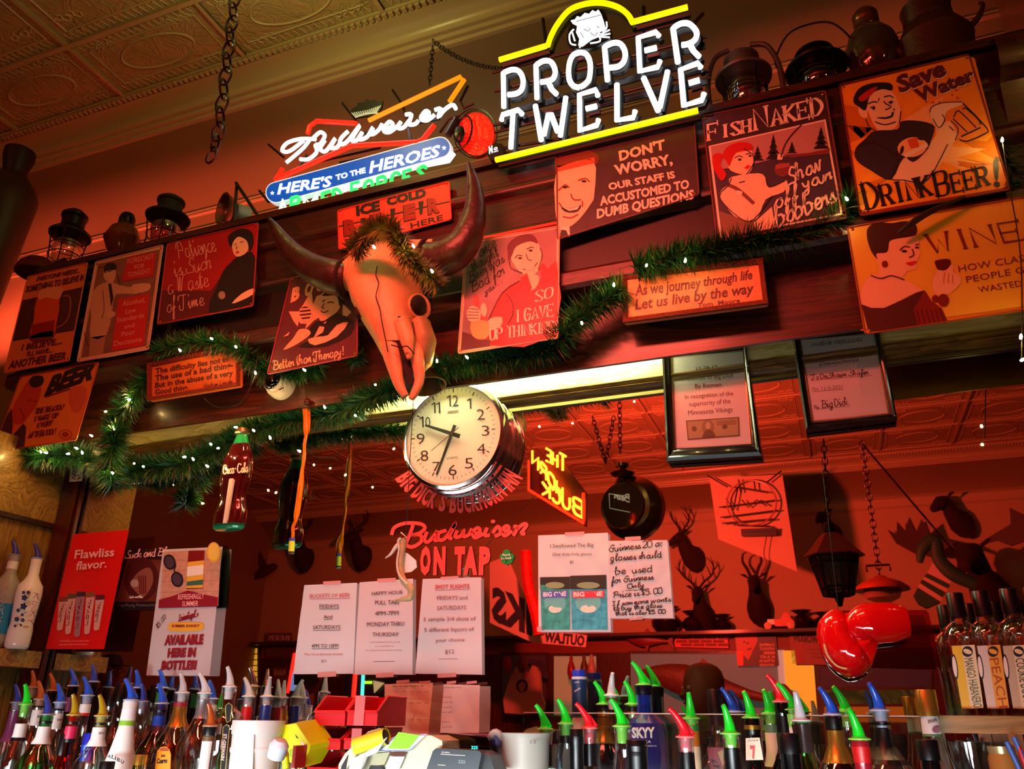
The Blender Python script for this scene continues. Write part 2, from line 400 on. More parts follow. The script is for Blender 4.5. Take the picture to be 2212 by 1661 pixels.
YELLOW_OAK = wood('#b59a52', '#e6d28c', 7, 0.3, 'X')

struct('floor', MB().box((XL, YF, -0.05), (XR, 0.1, 0.0)), wood('#3a2212', '#6a4424', 4, 0.4, 'Y'))
ce = MB().box((XL, YF, ZC), (XR, 0.1, ZC + 0.05)); ceil = struct('ceiling', ce, CREAM)
def tile_mesh(wx, wy, name):
    b = MB(); t = 0.012
    b.box((-wx / 2, -wy / 2, 0), (wx / 2, wy / 2, 0.01), TIN)
    for sx in (-1, 1): b.box((sx * wx / 2 - 0.009, -wy / 2, -t), (sx * wx / 2 + 0.009, wy / 2, 0.0), CREAM)
    for sy in (-1, 1): b.box((-wx / 2, sy * wy / 2 - 0.009, -t), (wx / 2, sy * wy / 2 + 0.009, 0.0), CREAM)
    k = 0.055
    b.tube([(-wx / 2 + k, -wy / 2 + k, 0), (wx / 2 - k, -wy / 2 + k, 0), (wx / 2 - k, wy / 2 - k, 0), (-wx / 2 + k, wy / 2 - k, 0)], 0.0045, 4, CREAM, closed=True)
    rx, ry = wx * 0.27, wy * 0.24
    el = [(rx * math.cos(a) * 1.02, ry * math.sin(a), 0) for a in [2 * math.pi * i / 28 for i in range(28)]]
    b.tube(el, 0.0055, 4, CREAM, closed=True)
    n = int(wx / 0.035)
    for i in range(n):                # zigzag reeding along the long edges
        x = -wx / 2 + 0.03 + i * (wx - 0.06) / n
        for sy in (-1, 1):
            y = sy * (wy / 2 - 0.032); b.tube([(x, y - 0.018, 0), (x + 0.016, y + 0.018, 0)], 0.003, 3, CREAM, caps=False)
            b.tube([(x + 0.016, y + 0.018, 0), (x + 0.03, y - 0.018, 0)], 0.003, 3, CREAM, caps=False)
    for sx in (-1, 1):                # leaf scrolls in the corners
        for sy in (-1, 1):
            for q in range(4):
                a = q * 0.5; c = (sx * wx * (0.40 - 0.045 * q), sy * wy * (0.30 + 0.02 * (q % 2)), 0)
                b.tube(cr([(c[0], c[1], 0), (c[0] - sx * .02, c[1] + sy * .018, 0), (c[0] - sx * .035, c[1], 0), (c[0] - sx * .018, c[1] - sy * .012, 0)], 3, False), [0.005, 0.002], 4, CREAM, caps=False)
    me = b.build(name, TIN, ceil, None, True); return me
first = True
yrows = [(-0.45 - 0.30, 0.30)] + [(-0.75 - 0.6 * (i + 1), 0.6) for i in range(10)]
protos = {}
for (y, wy) in yrows:
    for i in range(16):
        x = -6.11 + i * 0.64
        if (x > 1.6 and y > -2.5) : continue
        if wy not in protos:
            o = tile_mesh(0.64, wy, 'ceiling_tile'); protos[wy] = o
        else:
            o = bpy.data.objects.new('ceiling_tile', protos[wy].data); COL.objects.link(o); o.parent = ceil
        o.location = (x, y + wy / 2, ZC - 0.011)
def extr(prof, x0, x1, m, mb=None):   # profile (y,z) run along x
    mb = mb or MB(); n = len(prof)
    mb.add([(x0, y, z) for y, z in prof] + [(x1, y, z) for y, z in prof], [(i, i + 1, n + i + 1, n + i) for i in range(n - 1)], m); return mb
def crown(sgn, y0, name):
    f = lambda d, z: (y0 + sgn * d, z)
    p = [f(-0.46, ZC), f(-0.455, ZC - .018), f(-0.43, ZC - .022), f(-0.43, ZC - .035), f(-0.40, ZC - .038), f(-0.365, ZC - .055), f(-0.35, ZC - .075), f(-0.35, ZC - .088),
         f(-0.335, ZC - .09), f(-0.33, ZC - .105), f(-0.315, ZC - .107), f(-0.31, ZC - .12), f(-0.295, ZC - .122)]
    o = struct(name, extr(p, XL, XR, CREAM), CREAM)
    b = MB()
    for i in range(int((XR - XL) / 0.028)):
        x = XL + i * 0.028; c = sorted((y0 + sgn * -0.452, y0 + sgn * -0.434)); b.box((x, c[0], ZC - .034), (x + .016, c[1], ZC - .019))
    q = b.build('dentil', CREAM, o, None, False); q['kind'] = 'stuff'
    c = [f(-0.295 + 0.295 * math.sin(t), ZC - .122 - 0.10 * t - 0.08 * (1 - math.cos(t))) for t in [i * math.pi / 2 / 8 for i in range(9)]]
    zb = c[-1][1]
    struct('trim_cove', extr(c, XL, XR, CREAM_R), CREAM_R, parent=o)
    b = MB()
    for zz in (3.60, 3.585, 3.50, 3.485):
        yy = sorted((y0, y0 - sgn * 0.012)); b.box((XL, yy[0] - .001, zz), (XR, yy[1], zz + 0.008))
    b.build('rail_bead', CREAM, o)
    b = MB()
    for i in range(int((XR - XL) / 0.25)):
        x = XL + i * 0.25
        b.tube([(x + .125 + .11 * math.cos(a), y0 - sgn * .002, 3.64 + .085 * math.sin(a)) for a in [math.pi * k / 10 for k in range(11)]], 0.005, 4, caps=False)
        b.tube(cr([(x + .08, y0 - sgn * .002, 3.64), (x + .125, y0 - sgn * .002, 3.68), (x + .17, y0 - sgn * .002, 3.64), (x + .125, y0 - sgn * .002, 3.62)], 4), 0.003, 4, closed=True)
    q = b.build('scallop_relief', CREAM, o); q['kind'] = 'stuff'
    return o
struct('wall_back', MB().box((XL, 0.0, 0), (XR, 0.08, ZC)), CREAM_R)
crown(1, 0.0, 'trim_1')
crown(-1, YF, 'trim_2')
struct('wall_front', MB().box((XL, YF - 0.08, 0), (XR, YF, ZC)), mat('#c0a880', 0.6, bump=0.05, bscale=8))
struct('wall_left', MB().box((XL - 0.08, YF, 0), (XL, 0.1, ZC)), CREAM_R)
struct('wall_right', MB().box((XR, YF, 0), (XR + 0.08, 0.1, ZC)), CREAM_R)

# ---------------------------------------------------------------- back bar cabinet
BX0, BX1 = -2.62, 0.62
bb = Thing('back_bar', 'dark red stained wooden back bar with deep header shelf over the mirror', 'bar cabinet', (-1.0, -0.3, 0))
prof = [(-0.585, 2.965), (-0.60, 2.955), (-0.60, 2.885), (-0.612, 2.875), (-0.616, 2.862), (-0.612, 2.85), (-0.60, 2.84), (-0.60, 2.735), (-0.613, 2.725), (-0.617, 2.712), (-0.613, 2.70), (-0.585, 2.69)]
h = extr(prof, BX0, BX1, None); bb.part('upper_fascia', h, wood('#1c0806', '#3e140c', 7, 0.42, 'X', 0.1))
bb.part('header_shelf', MB().box((BX0, -0.61, 2.965), (BX1, -0.0, 2.99)), WOOD_RED)
h = MB()
h.box((BX0, -0.585, 2.54), (BX1, -0.56, 2.70))
bb.part('recess_panel', h, mat('#140608', 0.5))
bb.part('ledge_rail', extr([(-0.585, 2.565), (-0.60, 2.562), (-0.61, 2.55), (-0.61, 2.515), (-0.60, 2.505), (-0.53, 2.50)], BX0, BX1, None), WOOD_RED)
bb.part('lower_fascia', MB().box((BX0, -0.53, 2.304), (BX1, -0.518, 2.56)), wood('#240c06', '#5a2412', 6, 0.38, 'X', 0.15))
bb.part('pale_fascia_back', MB().box((BX0, -0.5175, 2.306), (BX1, -0.5145, 2.47)), YELLOW_OAK)  # pale board added to brighten the fascia back in the mirror
bb.part('soffit_board', MB().box((BX0, -0.518, 2.47), (BX1, -0.40, 2.49)), YELLOW_OAK)
bb.part('mirror_head_rail', MB().box((BX0, -0.412, 2.297), (BX1, -0.38, 2.49)), YELLOW_OAK)
bb.part('bead_moulding', extr([(-0.412, 2.302), (-0.425, 2.300), (-0.43, 2.295), (-0.425, 2.29), (-0.420, 2.288), (-0.424, 2.284), (-0.418, 2.278), (-0.402, 2.276), (-0.402, 2.27)], BX0, BX1, None), wood('#4a3010', '#8a6428', 7, 0.3, 'X'))
bb.part('backboard', MB().box((BX0, -0.395, 1.0), (BX1, -0.37, 2.98)), WOOD_DK)
tub = MB().tube([(-1.2, -0.503, 2.42), (-0.36, -0.503, 2.42)], 0.009, 8)
t = Thing('fluorescent_lamp', 'white fluorescent tube hidden behind the header board above the clock', 'lamp', (-0.78, -0.45, 2.45))
t.part('tube', tub, mat('#f2ffd8', 0.5, emit=1.5)); t.part('batten', MB().box((-1.25, -0.515, 2.432), (-0.31, -0.48, 2.468)), mat('#dddddd', 0.5))
t = Thing('led_strip', 'thin glowing red light strip along the header moulding beside the right horn', 'light strip', (-0.7, -0.62, 2.71))
t.part('tube', MB().tube([(-0.815, -0.619, 2.708), (-0.575, -0.619, 2.708)], 0.0035, 8), mat('#ff1408', 0.4, emit=3.5))
# left wing: oak panelled side with shelf and red corner post
XS = -2.47
lw = Thing('side_panel', 'golden oak panelled side wing of the back bar at far left', 'panel', (XS, -0.6, 0))
lw.part('panel', MB().box((XS - 0.03, -0.70, 0.9), (XS, -0.40, 2.30)), WOOD_OAK)
lw.part('top_rail', MB().box((XS, -0.70, 2.05), (XS + 0.012, -0.42, 2.30)), WOOD_OAKX)
lw.part('rail_bead', MB().box((XS, -0.70, 2.035), (XS + 0.02, -0.42, 2.05)), WOOD_DK)
lw.part('corner_post', MB().box((XS + 0.02, -0.425, 1.0), (XS + 0.09, -0.40, 2.30)), wood('#2e0a08', '#6a1a14', 7, 0.3, 'Z'))
lw.part('corner_bead', MB().tube([(XS + 0.098, -0.410, 1.0), (XS + 0.098, -0.410, 2.30)], 0.008, 8), WOOD_Z)
ls = MB().box((XS, -0.62, 1.60), (XS + 0.16, -0.46, 1.635)); 
ls2 = PY(0, 1408, -0.58)
SHZ = 1.632
single('shelf_board', 'short golden oak shelf under the two tall frosted bottles', 'shelf', MB().box((XS + .001, -0.64, SHZ - 0.05), (XS + 0.10, -0.427, SHZ)), WOOD_OAKX)
RSZ = 1.466
rs = Thing('corner_shelf', 'pale oak shelf with uprights under the dark capped bottles at right', 'shelf', (0.42, -0.5, 1.0))
rs.part('board', MB().box((0.135, -0.60, RSZ - 0.03), (0.62, -0.405, RSZ)), WOOD_OAKX)
rs.part('upright', MB().box((0.262, -0.60, 1.02), (0.285, -0.405, RSZ - 0.03)), WOOD_OAK)
rs.part('upright', MB().box((0.155, -0.46, 1.02), (0.172, -0.405, RSZ - 0.03)), WOOD_OAK)
# right column rising beside the header
b = MB(); b.box((0.66, -0.62, 2.97), (0.86, -0.30, ZC)); b.box((0.645, -0.64, 2.97), (0.67, -0.60, ZC)); b.box((0.60, -0.66, 2.90), (0.92, -0.24, 2.975))
bb.part('end_column', b, wood('#2a0e08', '#5c2412', 6, 0.3, 'Z'))
b = extr([(-0.62, 2.96), (-0.66, 2.94), (-0.67, 2.90), (-0.655, 2.86), (-0.62, 2.84), (-0.60, 2.74)], 0.52, 1.2, None); bb.part('end_moulding', b, WOOD_RED)
bb.part('end_fascia', MB().box((0.60, -0.60, 2.30), (1.3, -0.5, 2.97)), WOOD_RED)
bb.part('counter', MB().box((-2.9, -1.05, 1.00), (0.9, -0.37, 1.04)), wood('#6b4a20', '#a88048', 5, 0.3, 'X'))
bb.part('riser', MB().box((-2.75, -0.54, 1.04), (0.12, -0.405, 1.20)), WOOD_DK, label='upper bottle riser')
bb.part('riser', MB().box((-2.75, -0.70, 1.04), (0.12, -0.54, 1.12)), WOOD_DK, label='lower bottle riser')
bb.part('base_cabinet', MB().box((-2.85, -1.0, 0.0), (0.85, -0.37, 1.0)), WOOD_DK)
# mirror
m = bpy.data.materials.new('mirror_glass'); m.use_nodes = True; b_ = m.node_tree.nodes['Principled BSDF']
b_.inputs['Base Color'].default_value = (0.86, 0.89, 0.87, 1); b_.inputs['Metallic'].default_value = 1; b_.inputs['Roughness'].default_value = 0.012
mi = Thing('wall_mirror', 'wide back bar mirror reflecting the red lit saloon behind the viewer', 'mirror', (-1.0, MY, 1.2))
mi.part('mirror_glass', MB().box((XS + .05, MY, 1.2), (BX1, MY + 0.004, 2.275)), m, smooth=False)
# ================================================================ tin signs on the header
INK = mat('#171016', 0.45); WHT = mat('#efe4d4', 0.4); SKIN = mat('#f0cfae', 0.45); NAVY = mat('#30263a', 0.4); REDP = mat('#d01818', 0.4)
RUST = mat('#5a3a26', 0.7); TINB = mat('#a9b3b0', 0.35, metal=0.9); BRASSB = mat('#c59a3a', 0.3, metal=1.0)
ZA, ZB_, ZC_, ZD, ZE, ZF, ZG, ZH = (1500, 0, 3.1067), (0, 400, 3.95), (540, 380, 3.194), (980, 400, 3.16), (1640, 400, 2.967), (1040, 0, 4.254), (550, 0, 3.955), (0, 740, 3.95)
SY = -0.625
def sign(name, label, corners, base, rim=None, Y=SY, fr=None, back=TINB, th=0.0015, nails=True, cat='sign', rimw=0.10, group=None, arch=False):
    sh = Sheet(Y=Y); sh.fr = fr
    P = [sh.P(*c) for c in corners]          # TL TR BR BL
    lo = (P[2] + P[3]) / 2
    t = Thing(name, label, cat, lo, group); t.sh = sh
    # rounded corners
    def rnd(Q, r=0.006):
        out = []
        for i in range(4):
            a, b, c = Q[i - 1], Q[i], Q[(i + 1) % 4]
            u = (a - b).normalized() * r; v = (c - b).normalized() * r
            out += [b + u, b + (u + v) * 0.3, b + v]
        return out
    R = rnd(P)
    t.part('panel', MB().prism(R, (0, th, 0), base), base, smooth=False)
    t.part('back_face', MB().prism([p + V((0, th + 0.0002, 0)) for p in R], (0, 0.0006, 0), back), back, smooth=False)
    if rim:
        b = MB(); c = sum(P, V()) / 4
        Q = [p.lerp(c, 0.0) for p in P]
        b.tube([p + V((0, -0.0008, 0)) for p in R], 0.0022, 6, rim, closed=True)
        t.part('rolled_edge', b, rim)
    if nails:
        b = MB(); c = sum(P, V()) / 4
        for p in P:
            q = p.lerp(c, 0.05); b.lathe([(0.0001, 0.0035), (0.002, 0.003), (0.0034, 0.0015), (0.0036, 0)], q, 10, BRASSB, ax=(0, -1, 0))
        t.part('nail', b, BRASSB, kind='stuff')
    return t
def done(t):
    if t.sh.mb.v: t.part('artwork', t.sh.mb, smooth=False)
    if t.sh.tx.v: t.part('lettering', t.sh.tx, smooth=False)

# --- save water drink beer
ORG = mat('#f0a030', 0.42, var=0.06, bscale=30); ORD = mat('#d0781c', 0.42); ORL = mat('#f4c088', 0.42)
t = sign('tin_sign', 'square orange tin sign of a man raising a beer mug reading Save Water Drink Beer', [(975, 570), (1840, 365), (2120, 1275), (1115, 1450)], mat('#8a2a16', 0.4), mat('#7a2014', 0.4), fr=ZA)
s = t.sh
s.poly([(985, 580), (1835, 375), (1880, 390), (2095, 1210), (2070, 1262), (1150, 1420), (1112, 1405)], ORG, 1)
for q in ([(1000, 700), (1300, 760), (1200, 900), (1040, 960)], [(1040, 1000), (1090, 1080), (1110, 1040)], [(1150, 1230), (1320, 1180), (1200, 1300)], [(1760, 930), (1960, 950), (2010, 900), (2060, 1090), (1900, 1010)], [(1680, 1090), (1830, 1070), (2010, 1100), (1870, 1130)], [(1500, 1150), (1620, 1100), (1640, 1180)]):
    s.poly(q, ORD, 2)
for q in ([(1020, 840), (1200, 860), (1120, 930)], [(1380, 820), (1680, 640), (1600, 830)], [(1560, 1100), (1700, 980), (1960, 1000), (1760, 1060), (1990, 1110), (1760, 1080), (1840, 1150), (1650, 1080), (1400, 1230)]):
    s.poly(q, ORL, 2)
s.poly([(1330, 1080), (1600, 940), (1625, 850), (1720, 815), (1775, 880), (1750, 945), (1560, 1210), (1320, 1200)], SKIN, 3, 3)
s.poly([(1170, 760), (1140, 690), (1190, 600), (1290, 590), (1350, 650), (1385, 750), (1375, 810), (1330, 870), (1230, 870)], SKIN, 3, 4)
s.poly([(1100, 720), (1150, 720), (1160, 790), (1115, 780)], SKIN, 3, 3)
s.poly([(1065, 680), (1100, 600), (1190, 560), (1315, 560), (1325, 610), (1260, 600), (1180, 640), (1150, 740), (1105, 720)], INK, 4, 3)
s.poly([(1100, 660), (1180, 600), (1230, 590), (1140, 680)], mat('#b8241c', 0.45), 5, 3)
s.poly([(1210, 880), (1360, 870), (1390, 815), (1520, 815), (1610, 850), (1590, 940), (1560, 1010), (1470, 1090), (1400, 1060), (1320, 1210), (1190, 1150), (1090, 1080), (1080, 1000), (1150, 930)], NAVY, 4, 3)
s.ell((1462, 990), 100, 66, ORL, 5, -10); s.poly([(1400, 1040), (1560, 960), (1570, 985), (1420, 1062)], WHT, 6); s.poly([(1430, 940), (1490, 925), (1510, 990), (1450, 1000)], mat('#d85c24', 0.4), 6)
s.ell((1392, 1010), 12, 30, NAVY, 6, 15); s.ell((1520, 935), 26, 9, NAVY, 6, 10)
for q in ([(1165, 700), (1200, 685), (1230, 690)], [(1270, 655), (1310, 645), (1335, 660)], [(1180, 725), (1210, 722)], [(1300, 690), (1335, 685)], [(1270, 680), (1285, 700), (1320, 720), (1280, 740)], [(1210, 820), (1280, 840), (1350, 820)], [(1335, 730), (1345, 745)], [(1240, 660), (1235, 680)]):
    s.line(q, 7, INK, 6, 3)
s.ell((1203, 727), 9, 14, INK, 6); s.ell((1318, 690), 8, 13, INK, 6)
s.poly([(1225, 790), (1290, 785), (1335, 750), (1330, 785), (1290, 800), (1240, 798)], INK, 6, 2); s.poly([(1240, 788), (1290, 783), (1325, 762), (1318, 778), (1285, 790)], WHT, 7)
for q in ([(1150, 800), (1170, 850), (1215, 880)], [(1385, 750), (1375, 830)], [(1400, 1060), (1320, 1195), (1400, 1210), (1560, 1212), (1700, 970)], [(1100, 990), (1200, 960), (1370, 1050)]):
    s.line(q, 6, INK, 6, 3)
s.poly([(1640, 700), (1790, 690), (1900, 820), (1955, 870), (1945, 900), (1830, 950), (1790, 945), (1730, 830)], mat('#e89038', 0.4), 5, 0)
s.poly([(1580, 760), (1590, 725), (1640, 700), (1700, 690), (1790, 688), (1800, 705), (1700, 745), (1670, 820), (1640, 860), (1600, 830)], WHT, 6, 3)
s.line([(1580, 760), (1590, 725), (1640, 700), (1700, 690), (1795, 688)], 6, INK, 7, 3); s.line([(1600, 800), (1640, 860), (1680, 810), (1660, 770)], 6, INK, 7, 3)
s.line([(1800, 695), (1960, 860), (1950, 900), (1830, 952), (1780, 940)], 9, INK, 7, 2); s.line([(1790, 920), (1920, 860)], 10, INK, 7)
for q in ([(1740, 790), (1760, 750), (1790, 760), (1890, 860)], [(1800, 740), (1820, 730), (1900, 800), (1920, 840)], [(1735, 800), (1830, 890)]): s.line(q, 8, INK, 7, 3)
s.line([(1720, 815), (1770, 870), (1750, 945)], 6, INK, 8, 3); s.line([(1710, 850), (1740, 880)], 6, INK, 8)
for c in ((1555, 685), (1600, 690), (1645, 690), (1730, 640), (1765, 660), (1757, 605)): s.ell(c, 9, 7, mat('#d0301c', 0.4), 6)
PUR = mat('#5a2440', 0.4)
for dx, c, l in ((7, WHT, 6), (0, PUR, 7)):
    s.text('Save', (1375 + dx, 625 + dx), (1695 + dx, 500 + dx), (1345 + dx, 520 + dx), c, 'sans', l, bold=0.05)
    s.text('Water', (1500 + dx, 690 + dx), (1890 + dx, 535 + dx), (1465 + dx, 610 + dx), c, 'sans', l, bold=0.05)
s.text('Drink', (1160, 1405), (1590, 1310), (1120, 1240), INK, 'serif', 7, w=20); s.text('Beer', (1635, 1318), (1975, 1240), (1600, 1165), INK, 'serif', 7, w=20)
s.poly([(2005, 1085), (2040, 1060), (2035, 1200), (2015, 1200)], INK, 7, 2); s.ell((2028, 1238), 21, 17, INK, 7)
done(t)

# --- fish naked
t = sign('tin_sign', 'dark tin sign of a red haired woman with fishing rod reading Fish Naked', [(55, 780), (880, 610), (1020, 1465), (155, 1625)], mat('#3a2430', 0.45, var=0.3, bscale=40), mat('#7a2c30', 0.5), fr=ZA)
s = t.sh; LAKE = mat('#3c3048', 0.45, var=0.15, bscale=25); SKY = mat('#b58a90', 0.45)
s.poly([(95, 980), (880, 800), (995, 1440), (170, 1600)], WHT, 1); s.poly([(110, 985), (868, 815), (980, 1430), (185, 1585)], LAKE, 2)
s.poly([(110, 985), (868, 815), (900, 1010), (600, 1050), (400, 1100), (135, 1145)], SKY, 3)
for x, y, h, ww in ((425, 1080, 100, 45), (530, 1070, 170, 50), (655, 1030, 80, 35), (850, 1000, 150, 55)):
    for k in range(4):
        a = y - h + h * k * 0.22; s.poly([(x - ww * (.3 + .25 * k), a + h * .36), (x, a), (x + ww * (.3 + .25 * k), a + h * .33)], INK, 4)
s.poly([(600, 1040), (640, 1060), (900, 1035), (910, 1000), (760, 1030)], mat('#7c3438', 0.4), 5); s.poly([(700, 1000), (745, 965), (790, 970), (800, 1020), (720, 1030)], SKY, 5, 3)
s.line([(720, 840), (660, 900), (610, 970), (580, 1060)], 9, mat('#3a1c1c', 0.4), 6, 4)
s.poly([(560, 1040), (595, 1040), (590, 1075), (555, 1075)], WHT, 6)
s.ell((590, 1140), 52, 48, mat('#7c3c3c', 0.4), 6); s.poly([(545, 1110), (640, 1095), (640, 1120), (545, 1140)], mat('#a85858', 0.4), 7)
s.poly([(250, 1190), (430, 1165), (480, 1200), (500, 1260), (620, 1215), (600, 1290), (480, 1340), (420, 1470), (300, 1480), (180, 1340), (180, 1280), (230, 1240)], SKIN, 6, 3)
s.poly([(420, 1480), (520, 1390), (545, 1530), (420, 1555), (390, 1500)], SKIN, 6)
s.poly([(225, 1070), (260, 1010), (370, 1000), (395, 1060), (390, 1130), (350, 1175), (270, 1160), (230, 1130)], SKIN, 7, 3)
HAIR = mat('#c01414', 0.4)
s.poly([(190, 1060), (210, 1000), (290, 960), (375, 965), (385, 1010), (280, 1030), (235, 1120), (215, 1080)], HAIR, 8, 3); s.poly([(190, 1040), (130, 1040), (125, 1120), (180, 1215), (215, 1170), (175, 1110)], HAIR, 8, 3)
s.line([(230, 1245), (300, 1280), (400, 1370)], 24, mat('#7a4444', 0.4), 8, 3); s.poly([(285, 1280), (325, 1290), (315, 1320), (280, 1305)], WHT, 9)
s.poly([(170, 1420), (400, 1500), (400, 1560), (190, 1590)], mat('#7a5a48', 0.5), 7)
for q in ([(180, 1290), (180, 1350), (310, 1470), (400, 1475), (520, 1320)], [(250, 1200), (225, 1250), (180, 1290)], [(480, 1200), (505, 1260), (620, 1210)], [(270, 1065), (300, 1050), (325, 1060)], [(345, 1040), (380, 1030)], [(300, 1230), (340, 1220)], [(330, 1000), (390, 1040), (398, 1100), (350, 1175)]): s.line(q, 6, INK, 9, 3)
s.ell((305, 1075), 12, 8, INK, 9); s.ell((375, 1050), 10, 7, INK, 9); s.poly([(335, 1130), (355, 1112), (382, 1118), (355, 1140)], REDP, 9)
s.text('Fish', (95, 945), (375, 885), (90, 840), WHT, 'serif', 5, w=18); s.text('Naked', (412, 875), (862, 765), (395, 735), WHT, 'serif', 5, w=20)
s.text('Show', (620, 1250), (860, 1130), (600, 1150), WHT, 'script', 10, w=13); s.text('off', (545, 1400), (700, 1350), (530, 1300), WHT, 'script', 10, w=13)
s.text('your', (730, 1275), (925, 1200), (715, 1190), WHT, 'script', 10, w=13); s.text('bobbers', (550, 1525), (960, 1350), (530, 1400), WHT, 'script', 10, w=15)
s.text('xxxxxxxxxxxxx', (810, 1468), (950, 1440), (808, 1458), RUST, 'sans', 10)
done(t)

# --- don't worry
t = sign('tin_sign', 'wide dark tin sign of a grinning man\'s face reading Don\'t Worry', [(693, 1420), (1955, 1100), (2000, 1790), (700, 2200)], mat('#382830', 0.45, var=0.25, bscale=30), mat('#6a3034', 0.5), fr=ZF)
s = t.sh; s.fr = ZD
s.poly([(705, -120), (950, -180), (960, 60), (935, 130), (860, 230), (790, 285), (712, 300)], SKIN, 2, 3)
s.poly([(702, -215), (860, -250), (985, -205), (975, -140), (900, -175), (720, -120), (702, -60)], mat('#6a241c', 0.5), 3, 3)
s.poly([(708, -130), (960, -190), (965, -150), (708, -90)], mat('#c85a40', 0.5), 3)
s.poly([(705, 290), (790, 280), (795, 350), (715, 368)], WHT, 3); s.poly([(735, 305), (770, 310), (785, 350), (720, 365)], INK, 4)
s.poly([(735, 150), (800, 160), (870, 135), (850, 180), (790, 190), (750, 175)], INK, 4, 2); s.poly([(745, 153), (800, 163), (862, 140), (845, 168), (790, 178)], WHT, 5)
for q in ([(715, 40), (760, 0), (790, 20)], [(850, -30), (900, -45), (930, -20)], [(800, 60), (820, 100), (870, 100)], [(718, 120), (740, 150)], [(880, 110), (880, 150)], [(745, 215), (800, 225), (850, 200)]): s.line(q, 9, mat('#7a2c20', 0.5), 4, 3)
s.ell((760, 15), 18, 8, INK, 4); s.ell((890, -25), 18, 8, INK, 4)
s.fr = ZF
s.text("DON'T", (1270, 1480), (1690, 1370), (1260, 1390), WHT, bold=0.04); s.text('WORRY,', (1235, 1610), (1760, 1505), (1215, 1520), WHT, bold=0.04)
s.fr = ZD
s.text('OUR STAFF IS', (1062, 35), (1515, -50), (1052, -12), WHT, bold=0.04); s.text('ACCUSTOMED TO', (1000, 140), (1610, 20), (995, 80), WHT, bold=0.04); s.text('DUMB QUESTIONS', (978, 228), (1640, 92), (978, 165), WHT, bold=0.04)
done(t)

# --- so I gave up thinking
t = sign('tin_sign', 'cream edged tin sign of a red shirted man reading So I gave up thinking', [(85, 385), (722, 282), (712, 1045), (32, 1150)], mat('#e8c4a8', 0.45), mat('#e0a890', 0.5), fr=ZD)
s = t.sh; GR = mat('#8c7078', 0.45, var=0.12, bscale=20)
s.poly([(98, 400), (703, 298), (696, 1030), (48, 1130)], GR, 1)
s.poly([(48, 1130), (60, 1000), (250, 1060), (250, 1100)], mat('#5a2c3c', 0.4), 2)
s.poly([(240, 920), (330, 740), (450, 650), (600, 640), (703, 520), (696, 1030), (260, 1095)], REDP, 2, 2)
s.poly([(490, 600), (580, 620), (575, 680), (530, 720), (470, 650)], SKIN, 3, 2)
s.poly([(390, 450), (440, 400), (540, 370), (590, 420), (605, 500), (575, 590), (520, 615), (450, 590), (400, 520)], SKIN, 4, 3)
s.poly([(370, 470), (375, 400), (450, 345), (540, 340), (575, 400), (520, 385), (430, 420), (400, 480), (375, 520)], mat('#5a2434', 0.4), 5, 3)
s.poly([(455, 640), (500, 600), (535, 700), (520, 730)], mat('#b01218', 0.4), 5); s.poly([(590, 560), (610, 530), (685, 620), (600, 680)], mat('#b01218', 0.4), 5)
for q in ([(420, 500), (440, 480), (470, 485)], [(500, 440), (530, 425), (550, 430)], [(495, 470), (510, 510), (535, 515)], [(475, 575), (530, 575), (575, 530)], [(590, 430), (605, 480), (580, 580)], [(360, 740), (400, 800), (405, 880), (370, 950)], [(240, 920), (330, 740), (450, 655)], [(380, 520), (395, 570), (470, 600)]): s.line(q, 6, INK, 6, 3)
s.ell((455, 500), 14, 8, INK, 6); s.ell((527, 448), 14, 8, INK, 6)
s.poly([(480, 570), (545, 560), (560, 535), (545, 575), (510, 585)], WHT, 6)
s.poly([(240, 915), (330, 900), (320, 970), (240, 990)], SKIN, 3, 2)
s.poly([(135, 760), (170, 755), (180, 850), (230, 900), (240, 1030), (190, 1060), (130, 1030), (115, 900), (145, 850)], mat('#9a4c48', 0.3), 4, 2)
s.poly([(120, 930), (232, 930), (238, 1030), (190, 1052), (130, 1030)], mat('#f0b070', 0.4), 5, 2)
s.poly([(95, 850), (130, 825), (180, 850), (180, 920), (110, 930), (92, 890)], SKIN, 6, 3); s.poly([(185, 830), (210, 805), (230, 850), (215, 900), (190, 880)], SKIN, 6, 3)
for k in range(4): s.line([(95, 845 + 22 * k), (175, 850 + 20 * k)], 4, INK, 7)
for tx, a, b, c in (('I once', (125, 520), (295, 420), (110, 440)), ('thought', (125, 590), (310, 480), (110, 530)), ('Beer was', (105, 670), (350, 520), (95, 605)), ('Bad for', (125, 735), (350, 600), (110, 670)), ('you...', (215, 745), (330, 670), (210, 705))): s.text(tx, a, b, c, INK, 'script', 6, w=5)
s.text('SO', (560, 800), (675, 765), (565, 730), WHT, 'serif', 7, w=11); s.text('I GAVE', (440, 935), (680, 895), (440, 855), WHT, 'serif', 7, w=11); s.text('UP THINKING!', (250, 1058), (705, 1000), (250, 985), WHT, 'serif', 7, w=10)
done(t)

